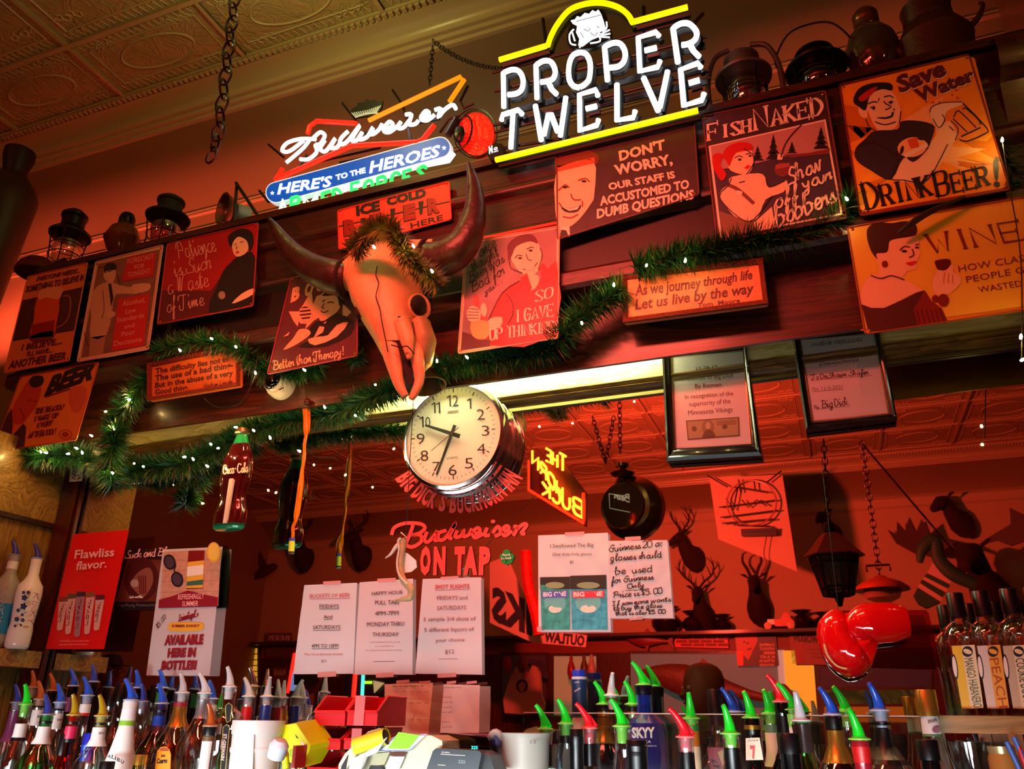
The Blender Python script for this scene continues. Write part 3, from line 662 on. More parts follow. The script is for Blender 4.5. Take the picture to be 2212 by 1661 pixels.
# --- as we journey
t = sign('wooden_plaque', 'long orange plaque with carved brown frame reading As we journey through life', [(1150, 615), (2110, 505), (2148, 815), (1160, 945)], mat('#e88850', 0.45, var=0.05), None, fr=ZD, Y=-0.60, th=0.012, back=WOOD_DK, nails=False)
s = t.sh; FR = mat('#7c2c14', 0.5, bump=0.9, bscale=260, var=0.4)
def frame_of(t, c, wd, m, dep=0.008, nm='carved_frame'):
    sh = t.sh; b = MB()
    cx = sum(p[0] for p in c) / 4; cyy = sum(p[1] for p in c) / 4
    inn = []
    for i in range(4):
        p = V((*c[i], 0)); a = V((*c[i - 1], 0)); n = V((*c[(i + 1) % 4], 0)); q = p + (a - p).normalized() * wd + (n - p).normalized() * wd; inn.append((q.x, q.y))
    for i in range(4):
        o0, o1, i1, i0 = c[i], c[(i + 1) % 4], inn[(i + 1) % 4], inn[i]
        lo = [sh.P(*o0), sh.P(*o1), sh.P(*i1), sh.P(*i0)]; hi = [sh.P(*o0, dep), sh.P(*o1, dep), sh.P(*i1, dep * .5), sh.P(*i0, dep * .5)]
        b.hexa(lo + hi, m)
    t.part(nm, b, m, smooth=False); return inn
frame_of(t, [(1150, 615), (2110, 505), (2148, 815), (1160, 945)], 34, FR)
TXB = mat('#4a1408', 0.5)
s.text('As we journey', (1240, 755), (1690, 700), (1235, 680), TXB, 'sans', 3, bold=0.02, shear=0.15); s.text('through life', (1705, 690), (2040, 640), (1702, 625), TXB, 'sans', 3, bold=0.02, shear=0.15)
s.text('Let us live by the way', (1240, 850), (2050, 735), (1236, 778), TXB, 'sans', 3, bold=0.02, shear=0.15); s.text('Tom  Moore', (1665, 835), (1955, 800), (1663, 805), TXB, 'sans', 3, bold=0.02)
done(t)

# --- wine
WN = mat('#e8b838', 0.42, var=0.05, bscale=10)
t = sign('tin_sign', 'large yellow tin sign of a dark haired woman reading Wine how classy people get wasted', [(565, 272), (1800, 60), (2100, 740), (680, 955)], WN, mat('#a04818', 0.5), fr=ZE, back=BRASSB)
s = t.sh; MAR = mat('#7c1c14', 0.4)
s.poly([(650, 680), (720, 580), (850, 585), (940, 610), (1040, 670), (1000, 690), (900, 740), (800, 790), (700, 785), (650, 765)], mat('#f0b48c', 0.45), 2, 3)
s.poly([(770, 420), (860, 350), (1000, 330), (1025, 400), (1028, 450), (1010, 490), (1000, 540), (950, 552), (900, 600), (780, 590), (770, 520), (745, 470)], mat('#f0b48c', 0.45), 3, 3)
s.poly([(690, 330), (700, 270), (760, 240), (850, 245), (930, 232), (1000, 250), (1000, 320), (880, 345), (835, 360), (820, 430), (750, 440), (760, 480), (715, 420)], mat('#3a1014', 0.4), 4, 3)
s.poly([(655, 765), (720, 788), (800, 788), (900, 745), (1010, 690), (1060, 675), (1100, 740), (1170, 790), (1210, 880), (700, 940)], mat('#4a1014', 0.45), 4)
s.poly([(1060, 675), (1100, 740), (1170, 790), (1205, 880), (1020, 905), (990, 800)], MAR, 5); 
for k in range(6): s.line([(1010 + 30 * k, 800), (1030 + 32 * k, 890)], 7, mat('#4a1014', 0.45), 6)
for q in ([(900, 420), (930, 395), (965, 400)], [(1000, 385), (1025, 380)], [(980, 410), (990, 450), (960, 465)], [(715, 580), (780, 600), (850, 582), (930, 610)]): s.line(q, 8, mat('#5a1810', 0.4), 6, 3)
s.ell((930, 425), 18, 8, mat('#3a1014', 0.4), 6); s.ell((1010, 402), 13, 7, mat('#3a1014', 0.4), 6); s.poly([(940, 500), (975, 492), (1010, 488), (985, 515), (955, 515)], REDP, 6, 2); s.ell((805, 508), 20, 22, MAR, 6)
s.poly([(1110, 640), (1120, 590), (1150, 540), (1170, 550), (1240, 510), (1245, 560), (1290, 590), (1290, 630), (1240, 680), (1190, 710), (1130, 700)], mat('#f0b48c', 0.45), 4, 3)
s.poly([(1130, 485), (1215, 475), (1225, 510), (1195, 545), (1150, 545), (1132, 520)], mat('#5a1014', 0.3), 5, 3); s.line([(1165, 545), (1160, 600)], 6, WHT, 5)
for k in range(3): s.line([(1190 + 25 * k, 560 + 8 * k), (1180 + 30 * k, 630)], 4, mat('#a05838', 0.4), 5)
s.ell((1128, 730), 22, 24, MAR, 6); s.ell((1180, 740), 36, 42, MAR, 6)
s.text('WINE', (1110, 440), (1700, 350), (1065, 320), MAR, 'serif', 6, w=17)
s.text('HOW CLASSY', (1280, 560), (1790, 475), (1272, 515), MAR, bold=0.0); s.text('PEOPLE GET', (1330, 628), (1800, 545), (1322, 585), MAR, bold=0.0); s.text('WASTED', (1410, 692), (1690, 648), (1396, 652), MAR, bold=0.0)
s.line([(650, 930), (1700, 780)], 10, mat('#c87820', 0.4), 2)
done(t)

# --- ice cold beer
t = sign('tin_sign', 'red tin sign behind the horned skull reading Ice Cold Beer Sold Here', [(607, 240), (1375, 40), (1390, 300), (615, 508)], mat('#e8503c', 0.45, var=0.1, bscale=20), mat('#d83c30', 0.5), fr=ZC_, Y=-0.615)
s = t.sh; DR = mat('#8a1a18', 0.45)
s.text('ICE', (735, 275), (900, 235), (730, 210), INK, 'sans', 4, bold=0.06); s.text('COLD', (945, 205), (1218, 140), (940, 150), INK, 'sans', 4, bold=0.06)
for ch, x, y in (('B', 645, 415), ('E', 830, 375), ('E', 1060, 310), ('R', 1225, 265)):
    s.text(ch, (x, y), (x + 85, y - 20), (x - 5, y - 100), INK, 'sans', 3, bold=0.08); s.text(ch, (x + 6, y - 4), (x + 86, y - 24), (x + 2, y - 100), DR, 'sans', 4, bold=0.06)
for x, y in ((780, 340), (985, 275), (1180, 225)): s.poly([(x - 18, y - 45), (x + 18, y - 52), (x + 10, y + 40), (x - 8, y + 44)], INK, 4)
s.text('SOLD', (655, 475), (830, 430), (652, 440), INK, 'sans', 4, bold=0.02); s.text('HERE', (1110, 365), (1335, 305), (1105, 325), INK, 'sans', 4, bold=0.02)
done(t)

# --- booze
BZ = mat('#5c2a36', 0.45, var=0.1)
t = sign('tin_sign', 'plum tin sign of a smiling man in a bow tie reading Booze Better than Therapy', [(285, 705), (745, 610), (740, 1240), (122, 1370)], BZ, mat('#a04048', 0.5), fr=ZC_)
s = t.sh; CRM = mat('#f0b890', 0.45)
for ch, x, y in (('B', 280, 870), ('O', 375, 835), ('O', 455, 800), ('Z', 540, 775), ('E', 610, 755)): s.text(ch, (x, y), (x + 62, y - 25), (x + 8, y - 90), CRM, 'sans', 3, bold=0.06, shear=0.1)
s.poly([(460, 830), (490, 820), (505, 960), (440, 1000), (380, 1060), (430, 900)], CRM, 2); s.poly([(268, 935), (350, 935), (330, 1040), (300, 1000)], CRM, 2); s.poly([(640, 880), (700, 940), (560, 1090), (640, 1010)], CRM, 2); s.poly([(230, 1110), (275, 1075), (265, 1100)], CRM, 2)
s.poly([(480, 990), (470, 880), (500, 810), (600, 800), (635, 850), (610, 930), (550, 975), (510, 1000)], CRM, 4, 3); s.poly([(500, 820), (580, 780), (640, 800), (655, 870), (620, 900), (600, 830), (520, 830)], INK, 5, 3)
s.poly([(400, 1080), (450, 1010), (540, 980), (610, 950), (720, 1010), (690, 1100), (520, 1180), (330, 1180), (420, 1130)], INK, 3, 2); s.poly([(480, 1040), (530, 1000), (505, 1080), (440, 1120)], CRM, 5); s.poly([(460, 1015), (530, 1020), (525, 1045), (470, 1035)], INK, 6)
s.poly([(415, 810), (430, 815), (435, 870), (445, 960), (420, 1010), (350, 1020), (330, 960), (375, 880)], CRM, 5, 2); s.ell((385, 950), 40, 48, mat('#3a1822', 0.4), 6); 
for k in range(4): s.line([(345, 925 + 25 * k), (430, 915 + 25 * k)], 13, CRM, 7)
s.poly([(300, 1120), (340, 1060), (400, 1060), (420, 1090), (360, 1140), (290, 1180), (230, 1200)], CRM, 4, 2); s.poly([(400, 1130), (470, 1110), (540, 1100), (600, 1030), (680, 1010), (600, 1110), (450, 1170)], CRM, 4, 2)
for q in ([(500, 870), (520, 855)], [(535, 880), (560, 870), (580, 880)], [(490, 930), (510, 945), (545, 930)], [(515, 880), (500, 910), (515, 915)]): s.line(q, 6, INK, 6, 3)
s.text('Better than Therapy!', (160, 1340), (645, 1235), (158, 1280), CRM, 'script', 4, w=7)
done(t)

# --- patience
t = sign('tin_sign', 'crimson tin sign of a woman in black reading Patience is Such a Waste', [(1430, 500), (2205, 322), (2160, 1030), (1345, 1190)], mat('#a80c20', 0.42, var=0.12, bscale=6), mat('#b02828', 0.5), fr=ZB_)
s = t.sh; PNK = mat('#f0b0a8', 0.4)
s.poly([(1352, 1180), (1380, 900), (1800, 900), (1900, 760), (2180, 700), (2152, 1020)], mat('#5c0c1c', 0.42), 1)
s.poly([(2025, 610), (2110, 570), (2180, 620), (2165, 1000), (1780, 1090), (1850, 870), (1900, 740), (1960, 670)], INK, 2, 2)
s.poly([(1985, 470), (2060, 420), (2120, 480), (2110, 570), (2030, 612), (1990, 570)], SKIN, 3, 3); s.poly([(1950, 480), (1960, 420), (2060, 370), (2150, 400), (2165, 500), (2130, 570), (2110, 480), (2040, 440), (1995, 480), (1975, 530)], INK, 4, 3)
s.poly([(1980, 1010), (2060, 930), (2165, 880), (2165, 930), (2050, 990)], SKIN, 4, 2); s.ell((1895, 940), 30, 34, mat('#a89088', 0.4), 4)
for q in ([(2000, 510), (2020, 500)], [(2050, 490), (2080, 480)], [(2025, 520), (2020, 550)]): s.line(q, 6, INK, 5)
s.poly([(2010, 575), (2035, 560), (2045, 575), (2025, 588)], REDP, 5)
for tx, a, b, c, w_ in (('Patience', (1525, 630), (1850, 560), (1490, 500), 6), ('is Such', (1490, 775), (1805, 710), (1480, 650), 6), ('a Waste', (1440, 930), (1785, 860), (1430, 800), 6), ('of Time', (1430, 1085), (1745, 1020), (1420, 970), 6)): s.text(tx, a, b, c, PNK, 'script', 4, w=w_)
done(t)

# --- forecast
t = sign('tin_sign', 'pale edged tin sign of a man in a suit and glasses reading Forecast for tonight', [(820, 655), (1392, 510), (1270, 1400), (660, 1510)], mat('#eab8a0', 0.45), mat('#e0a890', 0.5), fr=ZB_)
s = t.sh; SEP = mat('#8a5c54', 0.45, var=0.25, bscale=14)
s.poly([(838, 672), (1368, 545), (1250, 1370), (690, 1475)], SEP, 1)
s.poly([(870, 840), (960, 830), (1090, 870), (1240, 850), (1260, 880), (1160, 930), (990, 930), (960, 1060), (910, 1280), (770, 1300), (780, 1130), (770, 1020), (800, 900)], mat('#d8a890', 0.45), 2, 2)
s.poly([(770, 1300), (905, 1280), (880, 1440), (760, 1460)], mat('#b88474', 0.45), 2); s.poly([(925, 840), (950, 840), (970, 960), (950, 1040)], INK, 3)
s.poly([(890, 700), (970, 680), (990, 760), (965, 830), (915, 825), (885, 780)], mat('#e0b098', 0.4), 3, 3); s.poly([(885, 720), (910, 672), (980, 668), (995, 720), (900, 735), (890, 760)], INK, 4, 2); s.line([(895, 745), (960, 735)], 6, INK, 5); s.ell((920, 745), 18, 12, mat('#f0d0c0', 0.3), 4); s.ell((955, 738), 16, 12, mat('#f0d0c0', 0.3), 4)
s.poly([(900, 1100), (960, 1075), (990, 1100), (950, 1135)], mat('#e0b098', 0.4), 4, 2); s.poly([(1130, 850), (1280, 840), (1270, 900), (1160, 920)], mat('#e0b098', 0.4), 3, 2)
for q in ([(840, 700), (900, 700)], [(1000, 760), (1030, 860)], [(720, 1260), (760, 1380)], [(880, 900), (890, 1060), (870, 1140)]): s.line(q, 5, INK, 4, 3)
s.poly([(1095, 612), (1340, 575), (1310, 775), (1040, 825)], REDP, 5); s.poly([(1010, 975), (1280, 925), (1230, 1370), (955, 1418)], REDP, 5)
for tx, a, b, c in (('FORECAST', (1090, 675), (1315, 628), (1092, 630)), ('FOR', (1150, 722), (1235, 705), (1152, 682)), ('TONIGHT:', (1092, 790), (1285, 752), (1095, 745)), ('Alcohol,', (1045, 1035), (1240, 1000), (1050, 990)), ('Low', (1075, 1100), (1165, 1082), (1078, 1058)), ('Standards', (1000, 1172), (1230, 1130), (1003, 1130)), ('and', (1062, 1228), (1148, 1210), (1064, 1190)), ('Poor', (1040, 1295), (1155, 1270), (1044, 1250)), ('Decisions', (975, 1375), (1210, 1335), (978, 1330))): s.text(tx, a, b, c, PNK, 'sans', 6, bold=0.0)
done(t)

# --- everyone needs
t = sign('tin_sign', 'tall tin sign of a beer mug reading Everyone needs something to believe in', [(240, 780), (750, 660), (590, 1500), (35, 1605)], mat('#e8824c', 0.45), mat('#d06038', 0.5), fr=ZB_)
s = t.sh
s.poly([(185, 985), (705, 868), (630, 1240), (95, 1335)], mat('#4a1820', 0.45, var=0.2, bscale=15), 1)
s.poly([(325, 950), (510, 930), (480, 1200), (450, 1290), (260, 1310), (290, 1150)], mat('#e85818', 0.3), 3, 2); s.poly([(280, 1190), (470, 1150), (450, 1290), (260, 1310)], mat('#a0240c', 0.3), 4); s.poly([(250, 1290), (460, 1240), (440, 1320), (300, 1345)], mat('#7c3020', 0.3), 4, 2)
s.poly([(330, 930), (380, 880), (470, 870), (540, 880), (530, 930), (500, 975), (400, 960), (340, 980)], mat('#f0a88c', 0.4), 5, 3)
s.line([(540, 950), (590, 945), (605, 1000), (590, 1120), (540, 1190), (470, 1220)], 12, mat('#a86058', 0.3), 4, 4)
for tx, a, b, c in (('EVERYONE NEEDS...', (310, 822), (680, 745), (325, 782)), ('SOMETHING TO BELIEVE IN', (220, 915), (720, 810), (232, 862)), ('I BELIEVE....', (183, 1412), (535, 1352), (198, 1358)), ("I'LL HAVE...", (228, 1462), (445, 1425), (238, 1420)), ('ANOTHER BEER', (72, 1568), (560, 1485), (92, 1500))): s.text(tx, a, b, c, mat('#5a1410', 0.45), 'sans', 6, bold=0.03)
done(t)

# --- beer, the reason I wake up
t = sign('tin_sign', 'orange tin sign of a bearded man reading Beer the reason I wake up every afternoon', [(180, 290), (845, 170), (650, 830), (-60, 935)], mat('#ee8c3c', 0.45, var=0.05), mat('#b04020', 0.5), fr=ZH, back=BRASSB)
s = t.sh
s.poly([(110, 560), (180, 420), (260, 310), (350, 380), (320, 520), (260, 610), (190, 690), (110, 680)], mat('#d04428', 0.45), 2, 3); s.poly([(250, 330), (290, 285), (370, 290), (360, 360), (280, 385)], mat('#2c2018', 0.5), 3, 3)
s.poly([(20, 690), (100, 560), (110, 700), (90, 910), (-40, 920)], mat('#5a2440', 0.45), 2); s.poly([(120, 780), (200, 690), (225, 720), (210, 890), (95, 905)], mat('#4a2a4a', 0.45), 3); s.poly([(100, 700), (200, 690), (110, 860)], mat('#f07848', 0.45), 2)
for q in ([(240, 500), (270, 490)], [(170, 560), (210, 640), (180, 660)], [(290, 500), (320, 500)]): s.line(q, 8, mat('#7a2010', 0.5), 4, 2)
s.poly([(600, 400), (700, 370), (740, 420), (700, 560), (640, 600), (590, 520)], mat('#d86848', 0.45), 2, 3); s.ell((560, 785), 58, 45, mat('#b84c2c', 0.45), 2); s.ell((560, 785), 48, 36, mat('#e8804c', 0.45), 3); s.ell((560, 785), 30, 22, mat('#a84024', 0.45), 4)
s.text('BEER', (380, 450), (790, 300), (440, 290), mat('#231a10', 0.45), 'sans', 5, bold=0.06, shear=0.1); s.line([(390, 465), (600, 395)], 10, MAR, 5)
for tx, a, b, c in (('THE REASON', (303, 608), (540, 570), (312, 565)), ('I WAKE UP', (300, 670), (495, 640), (308, 630)), ('EVERY', (318, 730), (440, 705), (328, 690)), ('AFTERNOON', (245, 815), (470, 780), (255, 768))): s.text(tx, a, b, c, MAR, 'serif', 5, w=9)
done(t)

# --- the difficulty
t = sign('wooden_plaque', 'orange wooden plaque with red carved frame reading The difficulty lies not in', [(1268, 185), (2052, 20), (2050, 370), (1268, 500)], mat('#d86a24', 0.45, var=0.06), None, fr=ZH, Y=-0.60, th=0.012, back=WOOD_DK, nails=False)
s = t.sh; frame_of(t, [(1268, 185), (2052, 20), (2050, 370), (1268, 500)], 30, mat('#8a2410', 0.5, bump=0.8, bscale=260, var=0.3))
for tx, a, b, c in (('The difficulty lies not in', (1328, 268), (1945, 163), (1328, 220)), ('The use of a bad thing-', (1325, 330), (1990, 213), (1325, 280)), ('But in the abuse of a very', (1325, 388), (1990, 280), (1325, 340)), ('Good thing.', (1325, 445), (1610, 400), (1325, 400))): s.text(tx, a, b, c, TXB, 'sans', 3, bold=0.03)
s.text('Abraham Lincoln', (1735, 385), (1985, 345), (1735, 355), TXB, 'script', 3, w=4)
done(t)

single('dark_stick', 'thin dark branch leaning between the orange beer sign and the wine sign', 'branch', MB().tube(cr([PY(1940, 505, -.655), PY(1975, 478, -.66), PY(2020, 452, -.66), PY(2085, 425, -.65)], 4, False), [.004, .008, .007, .003], 8), mat('#2a1812', .6))
# ================================================================ neon signs over the header
def neon(hexc, e): return mat(hexc, 0.4, emit=e)
NW = neon('#f4fbff', 2.4); NY = neon('#ffe400', 1.3); NR = neon('#ff1a08', 2.2); NO = neon('#ff6a08', 2.2); NG = neon('#22ff66', 1.5); NB = neon('#a8e4ff', 2.0)
BLK = mat('#0b0d10', 0.35); BLKM = mat('#050505', 0.8)
def wire(sh, pts, r, m, mb, n=6, smooth=0, off=0.0, closed=False):
    P = [sh.P(a, b, off) for a, b in pts]
    if smooth: P = cr(P, smooth, closed)
    mb.tube(P, r, n, m, closed=closed); return mb
# --- proper twelve
PY_ = -0.66
t = Thing('neon_sign', 'white lettered neon sign with yellow arch and glowing tiger crest', 'neon sign', PY(1290, 340, PY_)); s = Sheet(Y=PY_).F(*ZF)
RN = 0.0078
letters = [('P', [[(205, 985), (200, 670), (280, 640), (345, 655), (382, 730), (370, 820), (320, 860), (245, 870)]]),
 ('R', [[(510, 905), (500, 600), (570, 560), (640, 570), (678, 650), (660, 720), (610, 745), (545, 755)], [(610, 745), (645, 820), (690, 865)]]),
 ('O', [[(905, 480), (840, 510), (805, 600), (805, 720), (840, 785), (895, 805)], [(905, 480), (965, 500), (1000, 590), (990, 720), (950, 775), (905, 800)]]),
 ('P', [[(1158, 740), (1130, 430), (1210, 395), (1280, 405), (1320, 480), (1310, 560), (1260, 610), (1180, 622)]]),
 ('E', [[(1630, 330), (1605, 295), (1440, 345), (1455, 655), (1620, 615), (1640, 560)], [(1500, 465), (1610, 438)]]),
 ('R', [[(1805, 575), (1760, 260), (1830, 218), (1910, 220), (1975, 290), (1965, 360), (1910, 400), (1840, 415)], [(1910, 400), (1950, 470), (2000, 520)]]),
 ('T', [[(185, 1105), (195, 1055), (340, 1010), (375, 1050)], [(290, 1035), (270, 1360)]]),
 ('W', [[(495, 970), (550, 1290)], [(575, 1240), (615, 1050), (640, 1050), (700, 1210)], [(725, 1250), (775, 895)]]),
 ('E', [[(1070, 880), (1050, 825), (900, 870), (905, 1200), (1060, 1150), (1075, 1100)], [(960, 1000), (1060, 975)]]),
 ('L', [[(1245, 775), (1245, 1105), (1395, 1080), (1412, 1020)]]),
 ('V', [[(1490, 715), (1625, 1020)], [(1640, 985), (1710, 655)]]),
 ('E', [[(2015, 620), (1990, 580), (1830, 640), (1860, 970), (2025, 920), (2045, 860)], [(1905, 765), (2005, 735)]])]
for ch, st in letters:
    b = MB(); g = MB()
    for p in st:
        q = p if len(p) < 4 or ch in 'ETLW' else None
        P = [s.P(*a) for a in p]
        P = P if q else (P[:2] + cr(P[1:], 4, False)[1:] if ch in 'PR' and len(P) > 4 else cr(P, 4, False))
        b.tube(P, RN, 8, NW); g.tube([a + V((0.004, 0.022, -0.004)) for a in P], RN * 1.15, 6, BLK)
    lt = t.part('neon_letter', b, NW); t.part('tube_backing', g, BLK, parent=lt)
b = MB(); g = MB()
arch = [(610, 420), (640, 330), (700, 220), (800, 100), (920, 45), (1060, 25), (1180, 40), (1280, 80), (1350, 140), (1390, 210)]
for p, sm in (([(165, 550), (600, 420)], 0), (arch, 4), ([(1400, 200), (1895, 65)], 0), ([(130, 1470), (1990, 1015)], 0)):
    P = [s.P(*a) for a in p]; P = cr(P, sm, False) if sm else P
    q = MB().tube(P, RN * 1.05, 8, NY); t.part('yellow_tube', q, NY)
    t.part('tube_backing', MB().tube([a + V((0.004, 0.022, -0.006)) for a in P], RN * 1.3, 6, BLK), BLK)

b = MB()
for a, c in (((60, 600), (1900, 100)), ((80, 770), (2050, 255)), ((70, 1085), (2080, 565)), ((80, 1150), (2090, 635)), ((60, 1310), (2110, 975)), ((180, 1345), (2000, 985))):
    A, C = s.P(*a, -0.034), s.P(*c, -0.034); b = MB(); b.tube([A, C], 0.0045, 6, BLK); t.part('support_rod', b, BLK)
for a, c in (((230, 800), (2040, 340)), ((260, 960), (2000, 480)), ((140, 1100), (2060, 670))):
    b = MB(); A, C = s.P(*a, -0.03), s.P(*c, -0.03); b.hexa([A + V((0, 0, -.012)), C + V((0, 0, -.012)), C + V((0, .004, -.012)), A + V((0, .004, -.012)), A + V((0, 0, .012)), C + V((0, 0, .012)), C + V((0, .004, .012)), A + V((0, .004, .012))], BLK); t.part('raceway_bar', b, BLK); b = MB()
for x0, y0, x1, y1 in ((530, 100, 590, 560), (1465, -20, 1480, 420), (2020, 40, 1940, 130)): t.part('hanger_post', MB().tube([s.P(x0, y0, -0.034), s.P(x1, y1, -0.034)], 0.006, 6, BLK), BLK)
b = MB(); b.prism([s.P(*q) for q in [(60, 1360), (120, 1310), (190, 1320), (205, 1400), (180, 1470), (80, 1470), (50, 1420)]], (0, 0.03, 0), BLK); o = t.part('numero_plate', b, BLK)
s2 = Sheet(Y=PY_ - 0.0008).F(*ZF); s2.text('N', (72, 1412), (105, 1400), (68, 1350), NW, bold=0.06); s2.text('o', (115, 1385), (150, 1375), (113, 1345), NW, bold=0.03); s2.line([(112, 1398), (155, 1385)], 6, NW)
t.part('numero_lettering', s2.tx, NW, parent=o, smooth=False); t.part('numero_dash', s2.mb, NW, parent=o, smooth=False)
# tiger crest plate
pl = [(830, 190), (900, 130), (1010, 80), (1100, 85), (1150, 140), (1165, 230), (1195, 280), (1185, 350), (1100, 400), (1030, 440), (900, 450), (810, 430), (785, 350), (800, 270)]
s3 = Sheet(Y=PY_ - 0.01).F(*ZF); P = cr([s3.P(*q) for q in pl], 3)
o = t.part('crest_plate', MB().prism(P, (0, 0.012, 0), BLK), BLK, smooth=False)
s3.poly([(820, 190), (860, 180), (880, 150), (910, 160), (950, 120), (990, 130), (1020, 95), (1050, 110), (1075, 90), (1100, 130), (1125, 200), (1140, 260), (1090, 300), (1080, 340), (1010, 370), (930, 430), (890, 420), (900, 360), (870, 300), (880, 240), (840, 220)], NW, 3)
for q in ([(850, 270), (810, 320), (820, 400), (870, 415)], [(835, 300), (860, 380)], [(1090, 320), (1180, 275)], [(1095, 330), (1185, 310)], [(1090, 340), (1180, 345)], [(1000, 400), (1090, 380), (1080, 330)], [(900, 440), (940, 390)], [(1150, 200), (1150, 260), (1110, 290)]): s3.line(q, 14, NW, 3, 3)
for q in ([(940, 270), (985, 290), (1000, 260)], [(1060, 240), (1085, 260)], [(1000, 300), (1040, 330), (1070, 300)], [(910, 300), (940, 350)], [(870, 200), (1100, 140)]): s3.line(q, 7, BLK, 5, 3)
t.part('tiger_emblem', s3.mb, NW, parent=o, smooth=False)
# --- chains
def chain(mb, a, b, step, r, m, sag=0.0, w=0.6):
    a, b = V(a), V(b); n = max(2, int((b - a).length / step)); pts = [a.lerp(b, i / n) - V((0, 0, sag * 4 * (i / n) * (1 - i / n))) for i in range(n + 1)]
    for i in range(n):
        p, q = pts[i], pts[i + 1]; d = (q - p); L = d.length * 0.68; d.normalize(); u = d.cross(V((0, 1, 0)) if i % 2 else V((1, 0.2, 0))); u.normalize(); c = (p + q) / 2
        mb.tube([c + d * (L * math.cos(k * math.pi / 5)) + u * (L * w * math.sin(k * math.pi / 5)) for k in range(10)], r, 5, m, closed=True)
IRON = mat('#2a1a16', 0.4, metal=0.8)
b = MB(); chain(b, PY(935, 88, -0.55) , PY(1090, 148, -0.63), 0.017, 0.0017, BLKM, 0.03); chain(b, PY(935, 100, -0.55), PY(928, 182, -0.55), 0.017, 0.0017, BLKM)
single('sign_chain', 'thin black chain from ceiling hook to the white lettered neon sign', 'chain', b, BLKM)
b = MB(); CY = -1.0; chain(b, PY(512, -40, CY), PY(470, 300, CY), 0.052, 0.0036, IRON, 0, 0.62); chain(b, PY(470, 296, CY), PY(452, 348, CY), 0.05, 0.0036, IRON, 0, 0.55)
single('hanging_chain', 'rusty heavy link chain hanging loose from the tin ceiling', 'chain', b, IRON)
for i, (x, y, lb) in enumerate(((934, 95, 'small black ceiling hook holding the thin sign chain'), (1013, 70, 'small black empty hook on the cream cove right of the chain hook'))):
    c = PY(x, y, -0.25); single('ceiling_hook', lb, 'hook', MB().tube(cr([c + V((0, 0.0, 0.05)), c, c + V((.006, -.01, -.012)), c + V((.002, -.02, -.002))], 4, False), 0.003, 6), BLKM)
# --- budweiser here's to the heroes
BY = -0.52
t = Thing('neon_sign', 'red, white and blue bow tie neon sign reading Here\'s to the Heroes', 'neon sign', PY(780, 420, BY)); s = Sheet(Y=BY).F(*ZG)
for nm, col, pts, r in (('orange_tube', NO, [(975, 1030), (1765, 655), (1790, 680), (1665, 870)], .0078), ('red_tube', NR, [(455, 1140), (470, 1080), (530, 1035), (870, 1055)], .0085), ('red_tube', NR, [(240, 1440), (175, 1535), (830, 1245), (1390, 1215), (1440, 1190), (1535, 1070)], .0085)):
    t.part(nm, MB().tube([s.P(*q) for q in pts], r, 8, col), col)
sw = [[(520, 1190), (400, 1185), (280, 1220), (235, 1285), (300, 1290), (420, 1200)], [(480, 1180), (420, 1260), (330, 1340), (270, 1390)], [(500, 1180), (560, 1130), (600, 1160), (560, 1230), (520, 1240), (530, 1300), (460, 1360), (390, 1360)],
      [(600, 1200), (560, 1270), (610, 1290), (690, 1180), (650, 1260), (700, 1260), (740, 1210)], [(800, 1120), (740, 1180), (730, 1230), (790, 1210), (900, 1070), (830, 1190), (870, 1200), (920, 1130)], [(920, 1130), (890, 1190), (960, 1170), (1010, 1090), (1000, 1150), (1060, 1110), (1090, 1060)],
      [(1110, 1120), (1180, 1070), (1150, 1040), (1100, 1110), (1150, 1130), (1230, 1070)], [(1250, 1040), (1220, 1090), (1270, 1090), (1320, 1030)], [(1290, 980), (1340, 980), (1320, 1060), (1370, 1060), (1400, 1030)], [(1430, 1030), (1490, 970), (1460, 950), (1420, 1010), (1470, 1030), (1540, 980)], [(1540, 940), (1590, 930), (1570, 1000), (1620, 940), (1690, 895), (1720, 930)]]
for i, p in enumerate(sw):
    m_ = NB if i in (1,) else NW; t.part('neon_script', MB().tube(cr([s.P(*q) for q in p], 4, False), .0068, 7, m_), m_)
bl = mat('#0a5ad0', 0.4, emit=0.55); hw = mat('#f2fbff', 0.4, emit=1.6); wh = mat('#dfeee8', 0.4, emit=0.7)
def pill(sh, a, b, r, m, off, d, mb):
    ax, ay = a; bx, by = b; an = math.atan2(by - ay, bx - ax); P = []
    for k in range(13): P.append((ax + r * math.cos(an + math.pi / 2 + math.pi * k / 12), ay + r * math.sin(an + math.pi / 2 + math.pi * k / 12)))
    for k in range(13): P.append((bx + r * math.cos(an - math.pi / 2 + math.pi * k / 12), by + r * math.sin(an - math.pi / 2 + math.pi * k / 12)))
    return mb.prism([sh.P(x, y, off) for x, y in P], (0, d, 0), m)
o = t.part('blue_panel', pill(s, (190, 1650), (1590, 1265), 92, wh, 0.004, 0.02, MB()), wh, smooth=False)
t.part('panel_face', pill(s, (190, 1650), (1590, 1265), 82, bl, 0.0052, 0.001, MB()), bl, parent=o, smooth=False)
s4 = Sheet(Y=BY - 0.0056).F(*ZG)
s4.text("HERE'S", (195, 1660), (655, 1590), (205, 1570), hw, bold=0.03, shear=0.1); s4.text('TO THE', (695, 1540), (950, 1475), (692, 1495), hw, bold=0.04); s4.text('HEROES', (980, 1480), (1580, 1335), (985, 1380), hw, bold=0.03, shear=0.1)
def star(sh, x, y, r, m, lay=3):
    sh.poly([(x + (r if k % 2 == 0 else r * .42) * math.sin(k * math.pi / 5), y - (r if k % 2 == 0 else r * .42) * math.cos(k * math.pi / 5)) for k in range(10)], m, lay)
star(s4, 152, 1650, 20, hw); star(s4, 1620, 1265, 22, hw)
t.part('panel_lettering', s4.tx, hw, parent=o, smooth=False); t.part('star', s4.mb, hw, parent=o, smooth=False)
